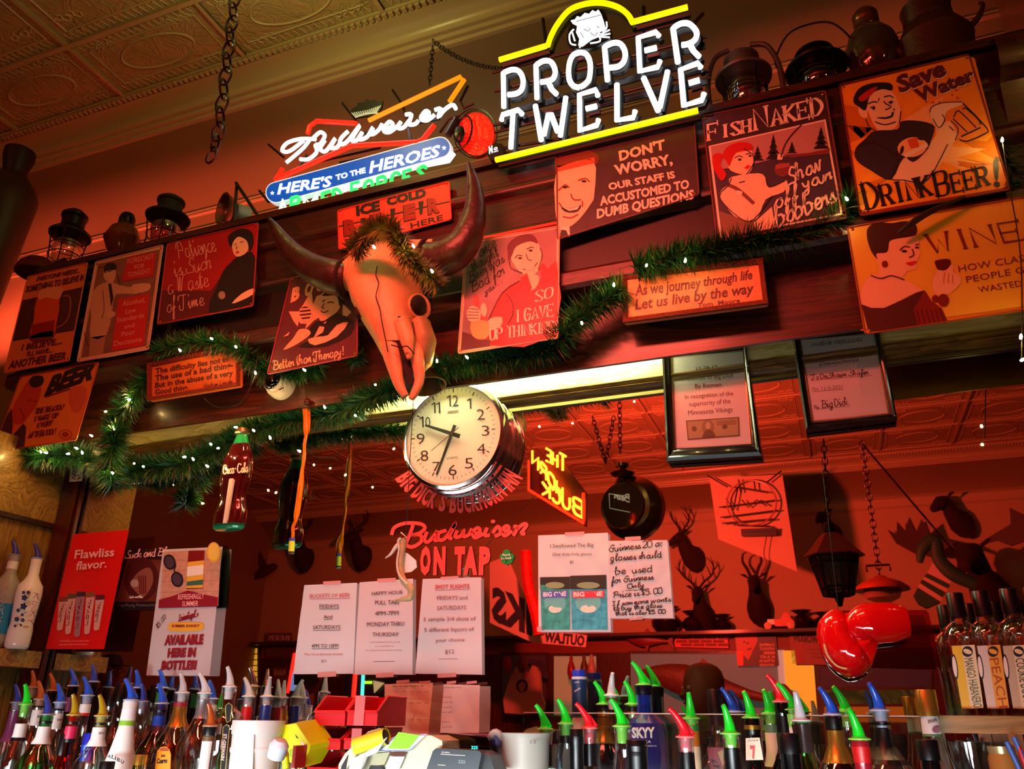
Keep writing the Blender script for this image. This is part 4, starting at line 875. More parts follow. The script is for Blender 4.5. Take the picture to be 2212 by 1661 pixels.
t.part('white_tube', MB().tube([s.P(700, 1640), s.P(1400, 1420), s.P(1660, 1370), s.P(1700, 1310)], .0085, 8, NW), NW)
s5 = Sheet(Y=BY + 0.01); s5.fr = ZC_
b = MB(); s5.Y = BY - .03; g2 = [('A', 200, 270), ('R', 285, 250), ('M', 375, 240), ('E', 500, 215), ('D', 575, 195), ('F', 700, 150), ('O', 790, 135), ('R', 880, 110), ('C', 975, 85), ('E', 1060, 65), ('S', 1160, 40)]
for ch, x, y in g2:
    for st in strokes(ch, 'uc'):
        P = [s5.P(x + q.x * (55 if ch != 'M' else 85), y - q.y * 95 - q.x * 16) for q in st]; b.tube(P, 0.0062, 6, NG if ch not in 'AM' else neon('#b8ffd0', 3.0))
t.part('green_neon_letters', b, NG, kind='stuff')
b = MB()
for q in ([(725, 850), (850, 1010)], [(1155, 735), (1245, 870), (1320, 1200)], [(90, 1205), (220, 1315)], [(10, 1600), (90, 1700)], [(330, 1440), (420, 1290)], [(480, 1360), (1050, 1230)], [(1850, 850), (1765, 890), (1735, 830), (1800, 700)], [(1560, 1100), (1640, 980), (1720, 960)], [(900, 1110), (1560, 980)], [(700, 1360), (1150, 1270)]): b = MB(); wire(s, q, 0.0045, BLK, b, off=-0.02); t.part('support_rod', b, BLK)
b = MB()
b.tube([s.P(1640, 1140, -.01), s.P(1720, 1000, -.01)], 0.012, 8, mat('#1b2a30', 0.3)); t.part('electrode_housing', b, BLK)
s6 = Sheet(Y=BY - 0.005).F(*ZG); GRC = mat('#cfe0c4', 0.4, emit=0.4)
o = t.part('crown_plate', MB().prism([s6.P(*q) for q in [(820, 940), (880, 900), (870, 880), (940, 870), (950, 845), (1000, 860), (1020, 845), (1060, 870), (1095, 860), (1085, 920), (1050, 975), (860, 1010)]], (0, 0.006, 0), BLK), BLK, smooth=False)
for k in range(14): s6.line([(830 + k * 19, 965 - abs(k - 7) * 1.5 - k * 5 + 10), (868 + k * 13, 1003 - k * 3)], 8, GRC, 2)
s6.line([(860, 1005), (950, 970), (1055, 968)], 10, GRC, 3)
t.part('crown_emblem', s6.mb, GRC, parent=o, smooth=False)
# --- round red glass disc with wire hoops
t = Thing('red_disc', 'round translucent red disc with wavy ribs and wire hoops between the neon signs', 'ornament', PY(1022, 340, -0.50)); s = Sheet(Y=-0.50).F(*ZG)
RDG = mat('#f01808', 0.35, emit=0.35, bump=0.4, bscale=50)
ring = [(1890 + 155 * math.cos(a) , 1145 + 185 * math.sin(a)) for a in [2 * math.pi * k / 28 for k in range(28)]]
t.part('disc', MB().prism([s.P(*q) for q in ring], (0, 0.02, 0), RDG), RDG)
b = MB()
for k in range(3): b.tube(cr([s.P(x, y, 0.003) for x, y in [(1800, 1040 + k * 28), (1880, 1090 + k * 28), (1900, 1160 + k * 28), (2000, 1210 + k * 25)]], 5, False), 0.0022, 5)
for k in range(5): b.tube(cr([s.P(x, y, 0.003) for x, y in [(1745 + k * 8, 1180 + k * 26), (1830, 1165 + k * 30), (1900, 1180 + k * 35)]], 4, False), 0.0018, 5)
t.part('rib', b, mat('#ff3a20', 0.3, emit=0.4), kind='stuff')
b = MB()
for dx, r in ((0, 1.12), (14, 1.04)): b.tube([s.P(1890 + dx + 165 * r * math.cos(a), 1145 + 190 * r * math.sin(a), 0.004) for a in [2 * math.pi * k / 28 for k in range(28)]], 0.0022, 5, closed=True)
wire(s, [(1700, 1330), (1830, 1240), (1870, 1100), (1830, 1010), (1740, 1050)], 0.003, BLK, b, smooth=4, off=0.012); b.sphere(s.P(1770, 1180, 0.02), 0.02, 8, BLK, (1, .6, 1.8))
t.part('wire_hoop', b, mat('#3a1a18', 0.3, metal=0.9))

# ================================================================ lanterns and vessels on the shelf
ZT = 2.992
BRZ = mat('#5c3a26', 0.35, metal=0.85, bump=0.15); DRKM = mat('#1c1614', 0.4, metal=0.7); GREYM = mat('#6a5c54', 0.45, metal=0.6, bump=0.15); RGL = glass((0.75, 0.45, 0.4), 0.14, 0.05); CGL = glass((0.9, 0.85, 0.8), 0.1, 0.05)
def onshelf(px, py, Y): p = PY(px, py, Y); return p
def lantern(label, px, pt, Y, hgt, capm, glm, wide=1.0, bail=False, hoops=2, basem=None):
    top = PY(px, pt, Y); z0 = ZT; h = max(hgt, top.z - z0); c = V((top.x, Y, z0)); k = h / 0.26 ; w_ = wide
    t = Thing('oil_lantern', label, 'lantern', c, 'old lanterns on the header shelf')
    L = lambda pr: [(r * w_, z * k) for r, z in pr]
    bm = basem or capm
    t.part('base', MB().lathe(L([(0.0, 0), (.062, 0), (.066, .012), (.06, .04), (.035, .05), (.03, .06)]), c, 20, bm), bm)
    t.part('glass_chimney', MB().lathe(L([(.034, .058), (.046, .08), (.052, .115), (.046, .155), (.04, .17)]), c, 20, glm), glm)
    t.part('cap', MB().lathe(L([(.03, .16), (.078, .165), (.08, .172), (.05, .195), (.044, .2), (.044, .23), (.05, .235), (.05, .245), (.03, .26), (0, .262)]), c, 24, capm), capm)
    t.part('burner', MB().lathe(L([(0, .06), (.02, .06), (.018, .075), (.008, .085), (0, .086)]), c, 12, BRZ), BRZ)
    b = MB()
    for a in range(4):
        an = a * math.pi / 2 + .6; b.tube([c + V((.064 * w_ * math.cos(an), .064 * w_ * math.sin(an), .01 * k)), c + V((.06 * w_ * math.cos(an), .06 * w_ * math.sin(an), .09 * k)), c + V((.072 * w_ * math.cos(an), .072 * w_ * math.sin(an), .168 * k))], .0025, 5)
    for hh in range(hoops): b.tube([c + V((.062 * w_ * math.cos(a), .062 * w_ * math.sin(a), (.09 + .035 * hh) * k)) for a in [2 * math.pi * i / 20 for i in range(20)]], .0022, 5, closed=True)
    t.part('wire_guard', b, DRKM)
    if bail:
        R = .085 * w_ * bail; t.part('bail_handle', MB().tube(cr([c + V((-.07 * w_, 0, .17 * k)), c + V((-R, 0, .25 * k)), c + V((-R * .6, -.01, .36 * k)), c + V((0, -.012, .385 * k)), c + V((R * .6, -.01, .36 * k)), c + V((R, 0, .25 * k)), c + V((.07 * w_, 0, .17 * k))], 5, False), .0028, 6), DRKM)
    return t
lantern('dark lantern with wide brim and glass barrel above the Everyone Needs sign', 165, 458, -0.50, .1, DRKM, CGL, 0.98)
lantern('black dome topped lantern behind the crimson Patience sign', 372, 427, -0.50, .1, BLKM, RGL, 1.0, hoops=1)
t = lantern('tubular frame lantern with glass globe above the Fish Naked sign', 1600, 122, -0.50, .1, GREYM, CGL, 1.0)
c = t.loc
for sx in (-1, 1): t.part('side_tube', MB().tube(cr([c + V((sx * .03, 0, .27)), c + V((sx * .075, 0, .25)), c + V((sx * .1, 0, .16)), c + V((sx * .095, 0, .04)), c + V((sx * .06, 0, .012))], 5, False), .008, 8), GREYM)
lantern('black railroad lantern with tall wire bail between the globe lantern and glass jar', 1757, 112, -0.50, .1, DRKM, RGL, 1.05, bail=1.15)
c = onshelf(258, 548, -0.50); c.z = ZT
t = Thing('oil_lamp_font', 'squat brown glass oil lamp font left of the black dome lantern', 'oil lamp', c, 'old lanterns on the header shelf')
BRG = mat('#6a3a22', 0.12, trans=0.3); hh = PY(258, 475, -.5).z - ZT; k = hh / .1
t.part('glass_font', MB().lathe([(r, z * k) for r, z in [(.03, 0), (.035, .008), (.02, .018), (.05, .035), (.068, .055), (.05, .075), (.028, .085)]], c, 24, BRG), BRG)
t.part('collar', MB().lathe([(r, z * k) for r, z in [(.026, .083), (.03, .088), (.03, .098), (.022, .106), (.008, .11), (0, .111)]], c, 16, DRKM), DRKM)
t.part('wick_knob', MB().tube([c + V((.02, -.01, .093 * k)), c + V((.045, -.02, .093 * k))], .003, 6), BRZ)
c = onshelf(105, 600, -0.52); c.z = ZT
single('metal_bowl', 'low dark red metal bowl upside down below the wide brimmed lantern', 'bowl', MB().lathe([(.075, 0), (.078, .006), (.07, .035), (.045, .06), (.012, .07), (0, .071)], c + V((0, -.05, 0)), 24), mat('#5a1c18', 0.5, metal=0.3))
# spot lamp: steel dish facing the viewer and its green grey housing
c = PY(487, 452, -0.46); t = Thing('spot_lamp', 'round steel dish lamp with pale green housing above the Patience sign', 'lamp', V((c.x, c.y, ZT)))
ax = V((-0.45, -0.9, -0.1)).normalized(); DISH = mat('#7a5a50', 0.3, metal=0.7); HOU = mat('#9ab0a0', 0.4, metal=0.3)
t.part('dish', MB().lathe([(.0, -.03), (.03, -.028), (.05, -.012), (.06, .008), (.062, .012), (.058, .012), (.048, -.005), (.03, -.02), (0, -.024)], c, 28, DISH, ax=ax), DISH)
t.part('housing', MB().lathe([(.03, -.03), (.036, -.034), (.036, -.085), (.03, -.09), (0, -.092)], c, 20, HOU, ax=ax), HOU)
b = MB(); b.tube([PY(510, 395, -.48), PY(560, 470, -.56)], .006, 6); b.tube([PY(512, 396, -.48), V((PY(512, 470, -.48).x, -.48, ZT))], .006, 6); t.part('bracket', b, mat('#0e1a18', 0.4))
t.part('stand', MB().tube([c + V((0, .03, -.02)), V((c.x, c.y + .04, ZT))], .008, 8), DRKM)
# big vessel at far left
c = PY(-10, 590, -0.50); c.z = ZT - 0.0; hv = PY(0, 415, -.5).z - ZT
t = Thing('metal_churn', 'large dark metal churn with lidded neck cropped by the left edge', 'churn', c + V((-0.07, 0, 0)))
t.part('body', MB().lathe([(.08, 0), (.085, .01), (.115, hv * .8), (.12, hv * .92), (.105, hv), (.06, hv * 1.12), (.045, hv * 1.14)], t.loc, 32), mat('#3c3428', 0.5, metal=0.5, bump=0.1))
t.part('neck', MB().lathe([(.045, hv * 1.13), (.05, hv * 1.2), (.062, hv * 1.3), (.062, hv * 1.36), (0, hv * 1.38)], t.loc, 24), mat('#2c2430', 0.5, metal=0.5))
# swirl ribbed glass globe lamp base
c = PY(1895, 165, -0.47); c.z = ZT; hh = PY(1890, 18, -.47).z - ZT; k = hh / .2
t = Thing('glass_lamp_base', 'swirl ribbed brown glass globe on a foot above the Save Water sign', 'glass lamp', c)
SG = mat('#4a3a34', 0.06, metal=0.35, coat=1.0)
b = MB(); n = 48; vs = []; fs = []; pr = [(.05, 0), (.052, .006), (.03, .02), (.022, .03), (.045, .045), (.064, .07), (.07, .1), (.062, .128), (.044, .148), (.03, .158)]
PR = [(p.x, p.y) for p in cr([V((r, z, 0)) for r, z in pr], 3, False)]
for i, (r, z) in enumerate(PR):
    for j in range(n):
        a = 2 * math.pi * j / n; rr = r * (1 + .02 * math.sin(12 * a + z * 60)) if .035 < z < .155 else r
        vs.append(c + V((rr * math.cos(a), rr * math.sin(a), z * k)))
for i in range(len(PR) - 1):
    for j in range(n): fs.append((i * n + j, i * n + (j + 1) % n, (i + 1) * n + (j + 1) % n, (i + 1) * n + j))
b.add(vs, fs); t.part('glass_globe', b, SG)
t.part('screw_collar', MB().lathe([(r, z * k) for r, z in [(.03, .157), (.034, .16), (.034, .17), (.031, .172), (.034, .176), (.034, .188), (.026, .196), (0, .198)]], c, 24), mat('#8a5a3c', 0.25, metal=0.8))
# kettle
c = PY(2030, 150, -0.47); c.z = ZT; hh = PY(2020, 12, -.47).z - ZT; k = hh / .2; KT = mat('#4a2018', 0.5, metal=0.35, bump=0.2)
t = Thing('kettle', 'rusty brown metal pot with spout lip and raised rim at top right', 'pot', c)
t.part('body', MB().lathe([(r, z * k) for r, z in [(.06, 0), (.088, .01), (.09, .06), (.096, .095), (.098, .1), (.09, .112), (.07, .14), (.058, .15), (.058, .156)]], c, 32), KT)
t.part('rim', MB().lathe([(r, z * k) for r, z in [(.058, .152), (.062, .158), (.06, .19), (.064, .196), (.06, .2), (.05, .2)]], c, 28), KT)
t.part('handle_lug', MB().tube(cr([c + V((.085, -.02, .11 * k)), c + V((.11, -.03, .125 * k)), c + V((.125, -.03, .15 * k)), c + V((.118, -.03, .158 * k))], 4, False), [.009, .004], 8), KT)
t.part('spout', MB().tube([c + V((-.07, -.02, .08 * k)), c + V((-.115, -.03, .1 * k)), c + V((-.12, -.03, .125 * k))], [.02, .012, .009], 10), KT)

# ================================================================ horned skull
SKY_ = -0.72
BONE = mat('#cfa878', 0.5, bump=0.25, bscale=28, var=0.12); BONE_D = mat('#b08a58', 0.6, bump=0.5, bscale=40, var=0.3); HORN = mat('#2e1a14', 0.42, bump=0.5, bscale=22, var=0.35); CAV = mat('#140a06', 0.8)
def SK(px, py, dy=0.0): return PY(px, py, SKY_ + dy)
t = Thing('animal_skull', 'bleached long horned cattle skull hung on the header wearing a tinsel garland', 'skull', V((SK(885, 860).x, -0.7, SK(885, 860).z)))
def sec(px, py, hw_, hd, n=20, e=0.75, tw=0.35, dy=0.0, ry=1.0):
    c = SK(px, py, dy); out = []
    for j in range(n):
        a = 2 * math.pi * j / n; ca, sa = math.cos(a), math.sin(a)
        x = hw_ * math.copysign(abs(ca) ** e, ca); y = hd * math.copysign(abs(sa) ** e, sa)
        out.append(c + V((x * math.cos(tw) - y * math.sin(tw), x * math.sin(tw) + y * math.cos(tw), 0)))
    return out
S = [sec(825, 497, .030, .035, dy=.10), sec(822, 512, .062, .06, dy=.08), sec(820, 540, .078, .075, dy=.05), sec(822, 575, .092, .085, dy=.03), sec(830, 615, .104, .09, dy=.01), sec(838, 650, .100, .09), sec(846, 690, .082, .088, dy=0), sec(856, 725, .066, .082, dy=.0), sec(864, 760, .052, .072, dy=0)]
t.part('cranium', MB().loft(S, BONE), BONE)
b = MB()                              # horn cores, cheek and eye rims
b.tube(cr([SK(800, 575), SK(760, 592, .0), SK(728, 600, .01)], 4, False), [.055, .046, .044], 14); b.tube(cr([SK(870, 560), SK(905, 556, .02), SK(940, 552, .03)], 4, False), [.055, .05, .046], 14)
t.part('horn_core', b, BONE)
c = SK(910, 660, -.03)
b = MB(); b.tube([c + V((.016 * math.cos(a) - .008, .022 * math.cos(a) + .004, .032 * math.sin(a))) for a in [2 * math.pi * k / 16 for k in range(16)]], .0065, 8, closed=True)
b.tube(cr([SK(905, 690, -.03), SK(918, 735, -.02), SK(915, 780, .0)], 5, False), [.02, .03, .018], 10)
t.part('eye_rim', b, BONE); t.part('eye_socket_shade', MB().sphere(c + V((-.008, -.002, 0)), .0265, 14, CAV, (.8, 1.0, 1.12)), CAV)  # dark ball stands in for the shade inside the eye hole
t.part('eye_socket_shade', MB().sphere(SK(775, 672, -.05), .022, 12, CAV, (.5, .6, 1.1)), CAV)  # far eye hole, its shade given as a dark ball too
b = MB(); b.loft([sec(885, 700, .05, .06, dy=.02, tw=.9), sec(900, 745, .046, .062, dy=.03, tw=.9), sec(900, 790, .034, .05, dy=.03, tw=.9), sec(893, 815, .012, .03, dy=.03, tw=.9)]); t.part('cheek_bone', b, BONE_D)
b = MB(); b.tube(cr([SK(835, 700, -.045), SK(842, 745, -.05), SK(852, 790, -.052), SK(862, 830, -.05), SK(876, 856, -.048)], 5, False), [.03, .027, .021, .014, .009], 12, flat=.8); t.part('nasal_prong', b, BONE)
b = MB(); b.tube(cr([SK(868, 695, -.06), SK(880, 735, -.062), SK(884, 775, -.06)], 5, False), [.026, .02, .006], 12, flat=.8); t.part('nasal_bone', b, BONE)
b = MB(); b.tube(cr([SK(893, 735, -.03), SK(902, 780, -.035), SK(906, 820, -.035), SK(896, 848, -.042), SK(888, 862, -.045)], 5, False), [.025, .018, .013, .011, .008], 12, flat=.8); t.part('nasal_prong', b, BONE)
t.part('nasal_shade', MB().loft([sec(865, 690, .006, .02, 12, dy=-.055), sec(870, 740, .016, .025, 12, dy=-.04), sec(880, 790, .022, .03, 12, dy=-.02), sec(888, 835, .014, .02, 12, dy=-.02)]), CAV)  # dark solid stands in for the shade between the nose bones
b = MB()
for q in ([(815, 575), (812, 595), (818, 612), (812, 640), (820, 665), (824, 690)], [(824, 690), (832, 730), (838, 760)], [(845, 745), (865, 750), (880, 748), (895, 765)]): b.tube(cr([SK(x, y, -.098 if y < 700 else -.085) for x, y in q], 3, False), .0016, 4)
t.part('crack', b, CAV)
b = MB(); b.tube(cr([SK(752, 603, .0), SK(715, 597, -.01), SK(672, 578), SK(636, 550), SK(608, 515, .0), SK(596, 494), SK(581, 472)], 5, False), [.052, .05, .043, .034, .023, .015, .005], 16); t.part('horn', b, HORN)
b = MB(); b.tube(cr([SK(918, 560, .02), SK(955, 560, .01), SK(990, 540), SK(1015, 500, -.0), SK(1026, 450), SK(1024, 400), SK(1012, 352)], 5, False), [.05, .05, .046, .040, .03, .02, .005], 16); t.part('horn', b, HORN)
for (x, y, d, r) in ((748, 603, 0, .055), (922, 562, .02, .054)): b = MB(); b.tube([SK(x, y, d) + V((.008 * math.sin(a) + (.02 if x < 800 else -.02) * 0, r * math.cos(a), r * math.sin(a))) for a in [2 * math.pi * k / 18 for k in range(18)]], .006, 6, closed=True); t.part('horn_collar', b, CAV)
# bell under the skull
c = SK(925, 800, .12); ax = V((0.25, -0.05, -1)).normalized()
single('cow_bell', 'brown metal bell hanging behind the tip of the skull above the clock', 'bell', MB().lathe([(.012, -.01), (.02, 0), (.026, .02), (.034, .05), (.05, .075), (.052, .082), (.048, .082), (.03, .05), (.02, .02), (0, .01)], SK(915, 782, .15), 28, ax=ax), mat('#7a5c34', 0.3, metal=0.8))
# ================================================================ garlands with fairy lights
NEED = [mat('#184420', 0.35), mat('#2c6e38', 0.32), mat('#6a7838', 0.3)]
WG = [mat('#5a5a24', 0.35), mat('#7a6c30', 0.3), mat('#3a4420', 0.4)]
def garland(label, path, rad, dens, mats=NEED, group='tinsel garlands', ln=0.055, seed=1):
    rnd = random.Random(seed); P = [PY(a, b, c) for a, b, c in path]; C = cr(P, 6, False)
    L = sum((C[i + 1] - C[i]).length for i in range(len(C) - 1)); n = int(L * dens)
    lo = sum(C, V()) / len(C); t = Thing('tinsel_garland', label, 'garland', lo, group)
    t.part('stem_wire', MB().tube(C, 0.0025, 5), mat('#1a2a18', 0.6))
    seg = [0.0]
    for i in range(len(C) - 1): seg.append(seg[-1] + (C[i + 1] - C[i]).length)
    vs = []; fs = []; mi = []
    for k in range(n):
        d = rnd.random() * L; i = max(0, min(len(C) - 2, int(np.searchsorted(seg, d)) - 1)); f = (d - seg[i]) / max(1e-6, seg[i + 1] - seg[i])
        p = C[i].lerp(C[i + 1], f); ax = (C[i + 1] - C[i]).normalized(); r = V((rnd.gauss(0, 1), rnd.gauss(0, 1), rnd.gauss(0, 1))); r = (r - ax * r.dot(ax)).normalized()
        dr = (r + ax * rnd.uniform(-.2, .9)).normalized(); l = ln * rnd.uniform(.55, 1.1) * rad; w_ = 0.0015
        q = dr.orthogonal().normalized() * w_; bend = V((0, 0, -0.006 * rnd.random())); o = len(vs)
        a = p + r * 0.002; m1 = a + dr * l * .55 + bend * .3; e = a + dr * l + bend
        vs += [a - q, a + q, m1 + q * .9, m1 - q * .9, e]; fs += [(o, o + 1, o + 2, o + 3), (o + 3, o + 2, o + 4)]; mm = rnd.choices((0, 1, 2), (5, 4, 1))[0]; mi += [mm, mm]
    b = MB(); b.mats = list(mats); b.v = [tuple(v) for v in vs]; b.f = fs; b.m = mi
    t.part('needles', b, mats[0], kind='stuff', smooth=False); return t
GY = -0.572
garland('green garland sagging from the orange beer sign along the left mirror top', [(30, 985, -.58), (100, 985, -.56), (170, 985, -.52), (250, 1015, -.48), (330, 1010, -.45), (400, 1000, -.45), (460, 975, -.435), (520, 945, -.435)], 1.15, 5200, seed=1)
garland('green garland climbing beside the orange plaque at the left', [(330, 810, GY), (300, 845, GY), (270, 880, GY), (250, 915, GY), (245, 960, -.6), (235, 1000, -.58), (245, 1040, -.56)], 1.2, 5200, seed=2)
garland('green garland strand from the plaque right end under the plum booze sign', [(335, 765, -.60), (400, 742, -.605), (470, 742, -.605), (530, 760, -.60), (570, 800, GY), (640, 800, GY), (690, 790, GY)], 1.0, 4200, seed=3)
garland('bright green garland hanging below the header left of the clock', [(520, 935, -.48), (560, 925, -.48), (620, 910, -.48), (680, 900, -.48), (740, 885, -.5), (790, 862, -.56), (840, 845, -.59), (880, 825, -.60)], 1.0, 5200, seed=4)
garland('short garland bit behind the right side of the booze sign', [(700, 640, -.575), (735, 660, -.575), (750, 720, -.575), (770, 780, -.575), (750, 740, -.575)], .8, 3000, seed=5)
garland('green garland under the Gave Up Thinking sign', [(930, 800, GY), (990, 785, GY), (1060, 775, GY), (1130, 765, GY), (1190, 750, GY)], 1.0, 4200, seed=6)
garland('green garland climbing from the man in red sign to the journey plaque', [(1195, 745, -.60), (1225, 710, -.61), (1265, 675, -.615), (1310, 645, -.62), (1345, 622, -.625)], 1.15, 4800, seed=7)
garland('dark green garland along the top of the journey plaque', [(1370, 578, -.62), (1420, 566, -.625), (1480, 548, -.625), (1550, 538, -.625), (1620, 520, -.62), (1690, 515, -.61), (1760, 500, -.60), (1815, 465, -.61), (1840, 425, -.61)], 1.1, 4800, seed=8)
garland('dark garland hanging at the right frame edge beside the orange sign', [(2140, 300, GY), (2170, 360, GY), (2190, 430, GY), (2225, 500, GY), (2245, 600, GY)], 1.1, 4200, seed=9)
garland('gold green tinsel garland wrapped over the skull crown', [(765, 545, -.84), (785, 515, -.88), (815, 492, -.9), (850, 497, -.92), (868, 530, -.93), (885, 562, -.92), (915, 585, -.9), (945, 615, -.88)], .8, 7500, WG, seed=10)
BULB = mat('#ffd27a', 0.3, emit=300); SOCK = mat('#e8ead0', 0.4)
bl_ = [(280, 863), (229, 889), (246, 927), (199, 942), (167, 969), (149, 980), (89, 977), (101, 978), (178, 979), (244, 1022), (290, 1001), (310, 1008), (400, 987), (418, 993), (449, 1008), (456, 960), (472, 968), (511, 923), (510, 750), (390, 758), (458, 732), (552, 807), (549, 931), (584, 947), (768, 898), (811, 831), (702, 881), (659, 800), (1010, 773), (944, 781), (1396, 574), (1326, 617), (1257, 699), (1480, 565), (2165, 304), (1830, 431), (2205, 730), (2207, 778), (15, 920), (648, 975)]
t = Thing('fairy_lights', 'string of small warm fairy lights woven through the header garlands', 'string lights', PY(700, 850, -.62))
for i, (x, y) in enumerate(bl_):
    Y = -.68 if y < 860 else -.60
    if x == 2165: Y = -.67
    p = PY(x, y, Y); d = V((random.uniform(-.4, .4), -.6, random.uniform(-.3, .8))).normalized()
    t.part('bulb', MB().lathe([(0.0001, .009), (.002, .006), (.003, .002), (.0024, -.002)], p, 8, ax=d), BULB)
for i, (x, y) in enumerate([(809, 535), (894, 533), (934, 587)]):
    p = PY(x, y, -.95); t.part('bulb', MB().lathe([(0.0001, .009), (.002, .006), (.003, .002), (.0024, -.002)], p, 8, ax=(0, -1, .3)), BULB)
b = MB()
for q in ([(440, 860), (470, 880), (520, 870), (548, 820), (552, 805)], [(552, 800), (560, 770), (590, 790)], [(2165, 304), (2180, 400), (2205, 560), (2207, 780)]): b.tube(cr([PY(x, y, -.66) for x, y in q], 5, False), .0014, 5)
t.part('cord', b, mat('#14201a', 0.5))

# ================================================================ wall clock
CYL = -0.487
CH = mat('#e8e8e4', 0.12, metal=1.0); CF = mat('#efe8c8', 0.5)
c = PY(976, 939, CYL); R0 = (PY(1082, 925, CYL).x - PY(864, 955, CYL).x) / 2
t = Thing('wall_clock', 'round chrome wall clock with white dial showing twenty seven to ten', 'clock', c)
cy0 = V((c.x, MY - 0.001, c.z)); ax = (0, -1, 0); D = (MY - CYL) 
t.part('case', MB().lathe([(R0 * 1.0, 0.0), (R0 * 1.04, .004), (R0 * 1.04, .018), (R0 * .98, .022), (R0 * .98, .032), (R0 * 1.03, .036), (R0 * 1.03, .05), (R0 * .97, .055), (R0 * .97, .06)], cy0, 64, ax=ax), CH)
t.part('bezel', MB().lathe([(R0 * .96, .055), (R0 * 1.0, .06), (R0 * 1.02, .072), (R0 * 1.0, .084), (R0 * .95, .088), (R0 * .93, .084), (R0 * .92, .076)], cy0, 64, ax=ax), CH)
t.part('dial', MB().lathe([(R0 * .94, .074), (R0 * .94, .078), (0, .078)], cy0, 48, ax=ax), CF)
s = Sheet(Y=MY - .001 - .0785).F(820, 780, 3.46); IK = mat('#2a2420', 0.5)
for n_, x, y, w_, h in (('12', 545, 335, 95, 85), ('1', 670, 352, 30, 78), ('2', 757, 436, 62, 85), ('3', 792, 556, 60, 82), ('4', 760, 692, 66, 84), ('5', 668, 800, 66, 84), ('6', 545, 852, 66, 86), ('7', 425, 820, 60, 75), ('8', 335, 745, 62, 86), ('9', 307, 618, 64, 86), ('10', 340, 492, 88, 82), ('11', 425, 386, 70, 82)):
    k = -0.12 * w_; ds = len(n_)
    for j, ch in enumerate(n_):
        cw = w_ / ds; xa = x - w_ / 2 + j * cw; yy = y + 4 + k * .4 * j / ds
        if ch == '1': xm = xa + cw * (.55 if ds > 1 else .7); s.poly([(xm, yy), (xm - 3, yy - h), (xm + 8, yy - h), (xm + 11, yy)], IK, 1, mb=s.tx); s.poly([(xm - 22, yy - h * .72), (xm - 22, yy - h * .82), (xm, yy - h), (xm + 3, yy - h * .86)], IK, 1, mb=s.tx)
        else: s.text(ch, (xa + 3, yy), (xa + cw - (3 if ds > 1 else 0), yy + k * .3 / ds), (xa, yy - h), IK, 'sans', 1, bold=-0.004)
cc = (546, 540)
for i in range(60):
    a = i * math.pi / 30; big = i % 5 == 0; e = lambda r: (cc[0] + 5 + r * 318 * math.sin(a), cc[1] + 5 - r * 345 * math.cos(a) - .12 * r * 318 * math.sin(a))
    s.line([e(.90 if big else .93), e(.985)], 8 if big else 3, IK, 1)
s.text('QUARTZ', (500, 735), (585, 728), (499, 718), IK, 'sans', 1, bold=0.0); s.line([(510, 380), (590, 370)], 10, mat('#8a8668', 0.5), 1)
t.part('numerals', s.tx, IK, smooth=False); t.part('minute_marks', s.mb, IK, smooth=False)
s2 = Sheet(Y=MY - .001 - .081).F(820, 780, 3.46)
h1 = MB(); 
def hand(sh, a, b, w0, w1, m, mb):
    p, q = V((*a, 0)), V((*b, 0)); d = (q - p).normalized(); n = V((-d.y, d.x, 0)); mb.prism([sh.P(*(p + n * w0).xy), sh.P(*(q + n * w1).xy), sh.P(*(q - n * w1).xy), sh.P(*(p - n * w0).xy)], (0, .0012, 0), m)
hand(s2, (598, 562), (340, 478), 16, 8, IK, h1); t.part('hour_hand', h1, IK, smooth=False)
s2.Y -= .003; h1 = MB(); hand(s2, (562, 478), (425, 850), 12, 7, IK, h1); t.part('minute_hand', h1, IK, smooth=False)
s2.Y -= .003; h1 = MB(); hand(s2, (590, 495), (385, 670), 2, 1.5, mat('#8a3020', 0.4), h1); t.part('second_hand', h1, smooth=False)

# ================================================================ cola bottle thermometer
c = PY(493, 1146, -0.54); tp = PY(526, 924, -0.54); hh = tp.z - c.z
t = Thing('bottle_thermometer', 'embossed tin cola bottle thermometer with cream script hung on the mirror', 'thermometer', c)
pr = [(.0, 0), (.024, .003), (.029, .015), (.0315, .04), (.0315, .12), (.028, .17), (.0245, .215), (.0255, .27), (.0295, .34), (.0305, .41), (.030, .49), (.0265, .54), (.022, .58), (.0165, .63), (.013, .67), (.0118, .70), (.0112, .72)]
kx = 1.1 * ((PY(535, 1020, -.54).x - PY(477, 1025, -.54).x) / 2) / .032
k = hh / .745
def cola(z0, z1, m, nm, pr=pr, sc=0.5, parent=None):
    P = [(p.x, p.y) for p in cr([V((r, z, 0)) for r, z in pr], 4, False) if z0 <= p.y <= z1]
    mb = MB().lathe([(r * kx, z * k) for r, z in P], (0, 0, 0), 40)
    vs = []
    for (x, y, z) in mb.v:
        a = math.atan2(y, x); f = 1 + .035 * math.cos(14 * a) if (z < .62 * k) else 1
        vs.append((x * f + c.x, y * f * sc + c.y, z + c.z))
    mb.v = vs; return t.part(nm, mb, m, parent)
COLA = mat('#4a0c10', 0.12, metal=0.3, coat=0.8); GRN = mat('#1f9a60', 0.2, metal=0.2, coat=0.5)
cola(.02, .62, COLA, 'cola_body'); cola(-.01, .04, GRN, 'bottle_foot'); cola(.61, .73, GRN, 'bottle_neck')
t.part('crown_cap', MB().lathe([(.0125 * kx, .69 * k), (.0145 * kx, .70 * k), (.0135 * kx, .73 * k), (.006, .745 * k), (0, .745 * k)], c, 20), mat('#8a7a5c', 0.3, metal=0.9))
s = Sheet(Y=c.y - .0285).F(*ZH)
CW = mat('#f6e6c0', 0.4)
s.text('Coca-Cola', (1905, 1120), (2118, 1100), (1905, 1050), CW, 'script', 2, w=10)
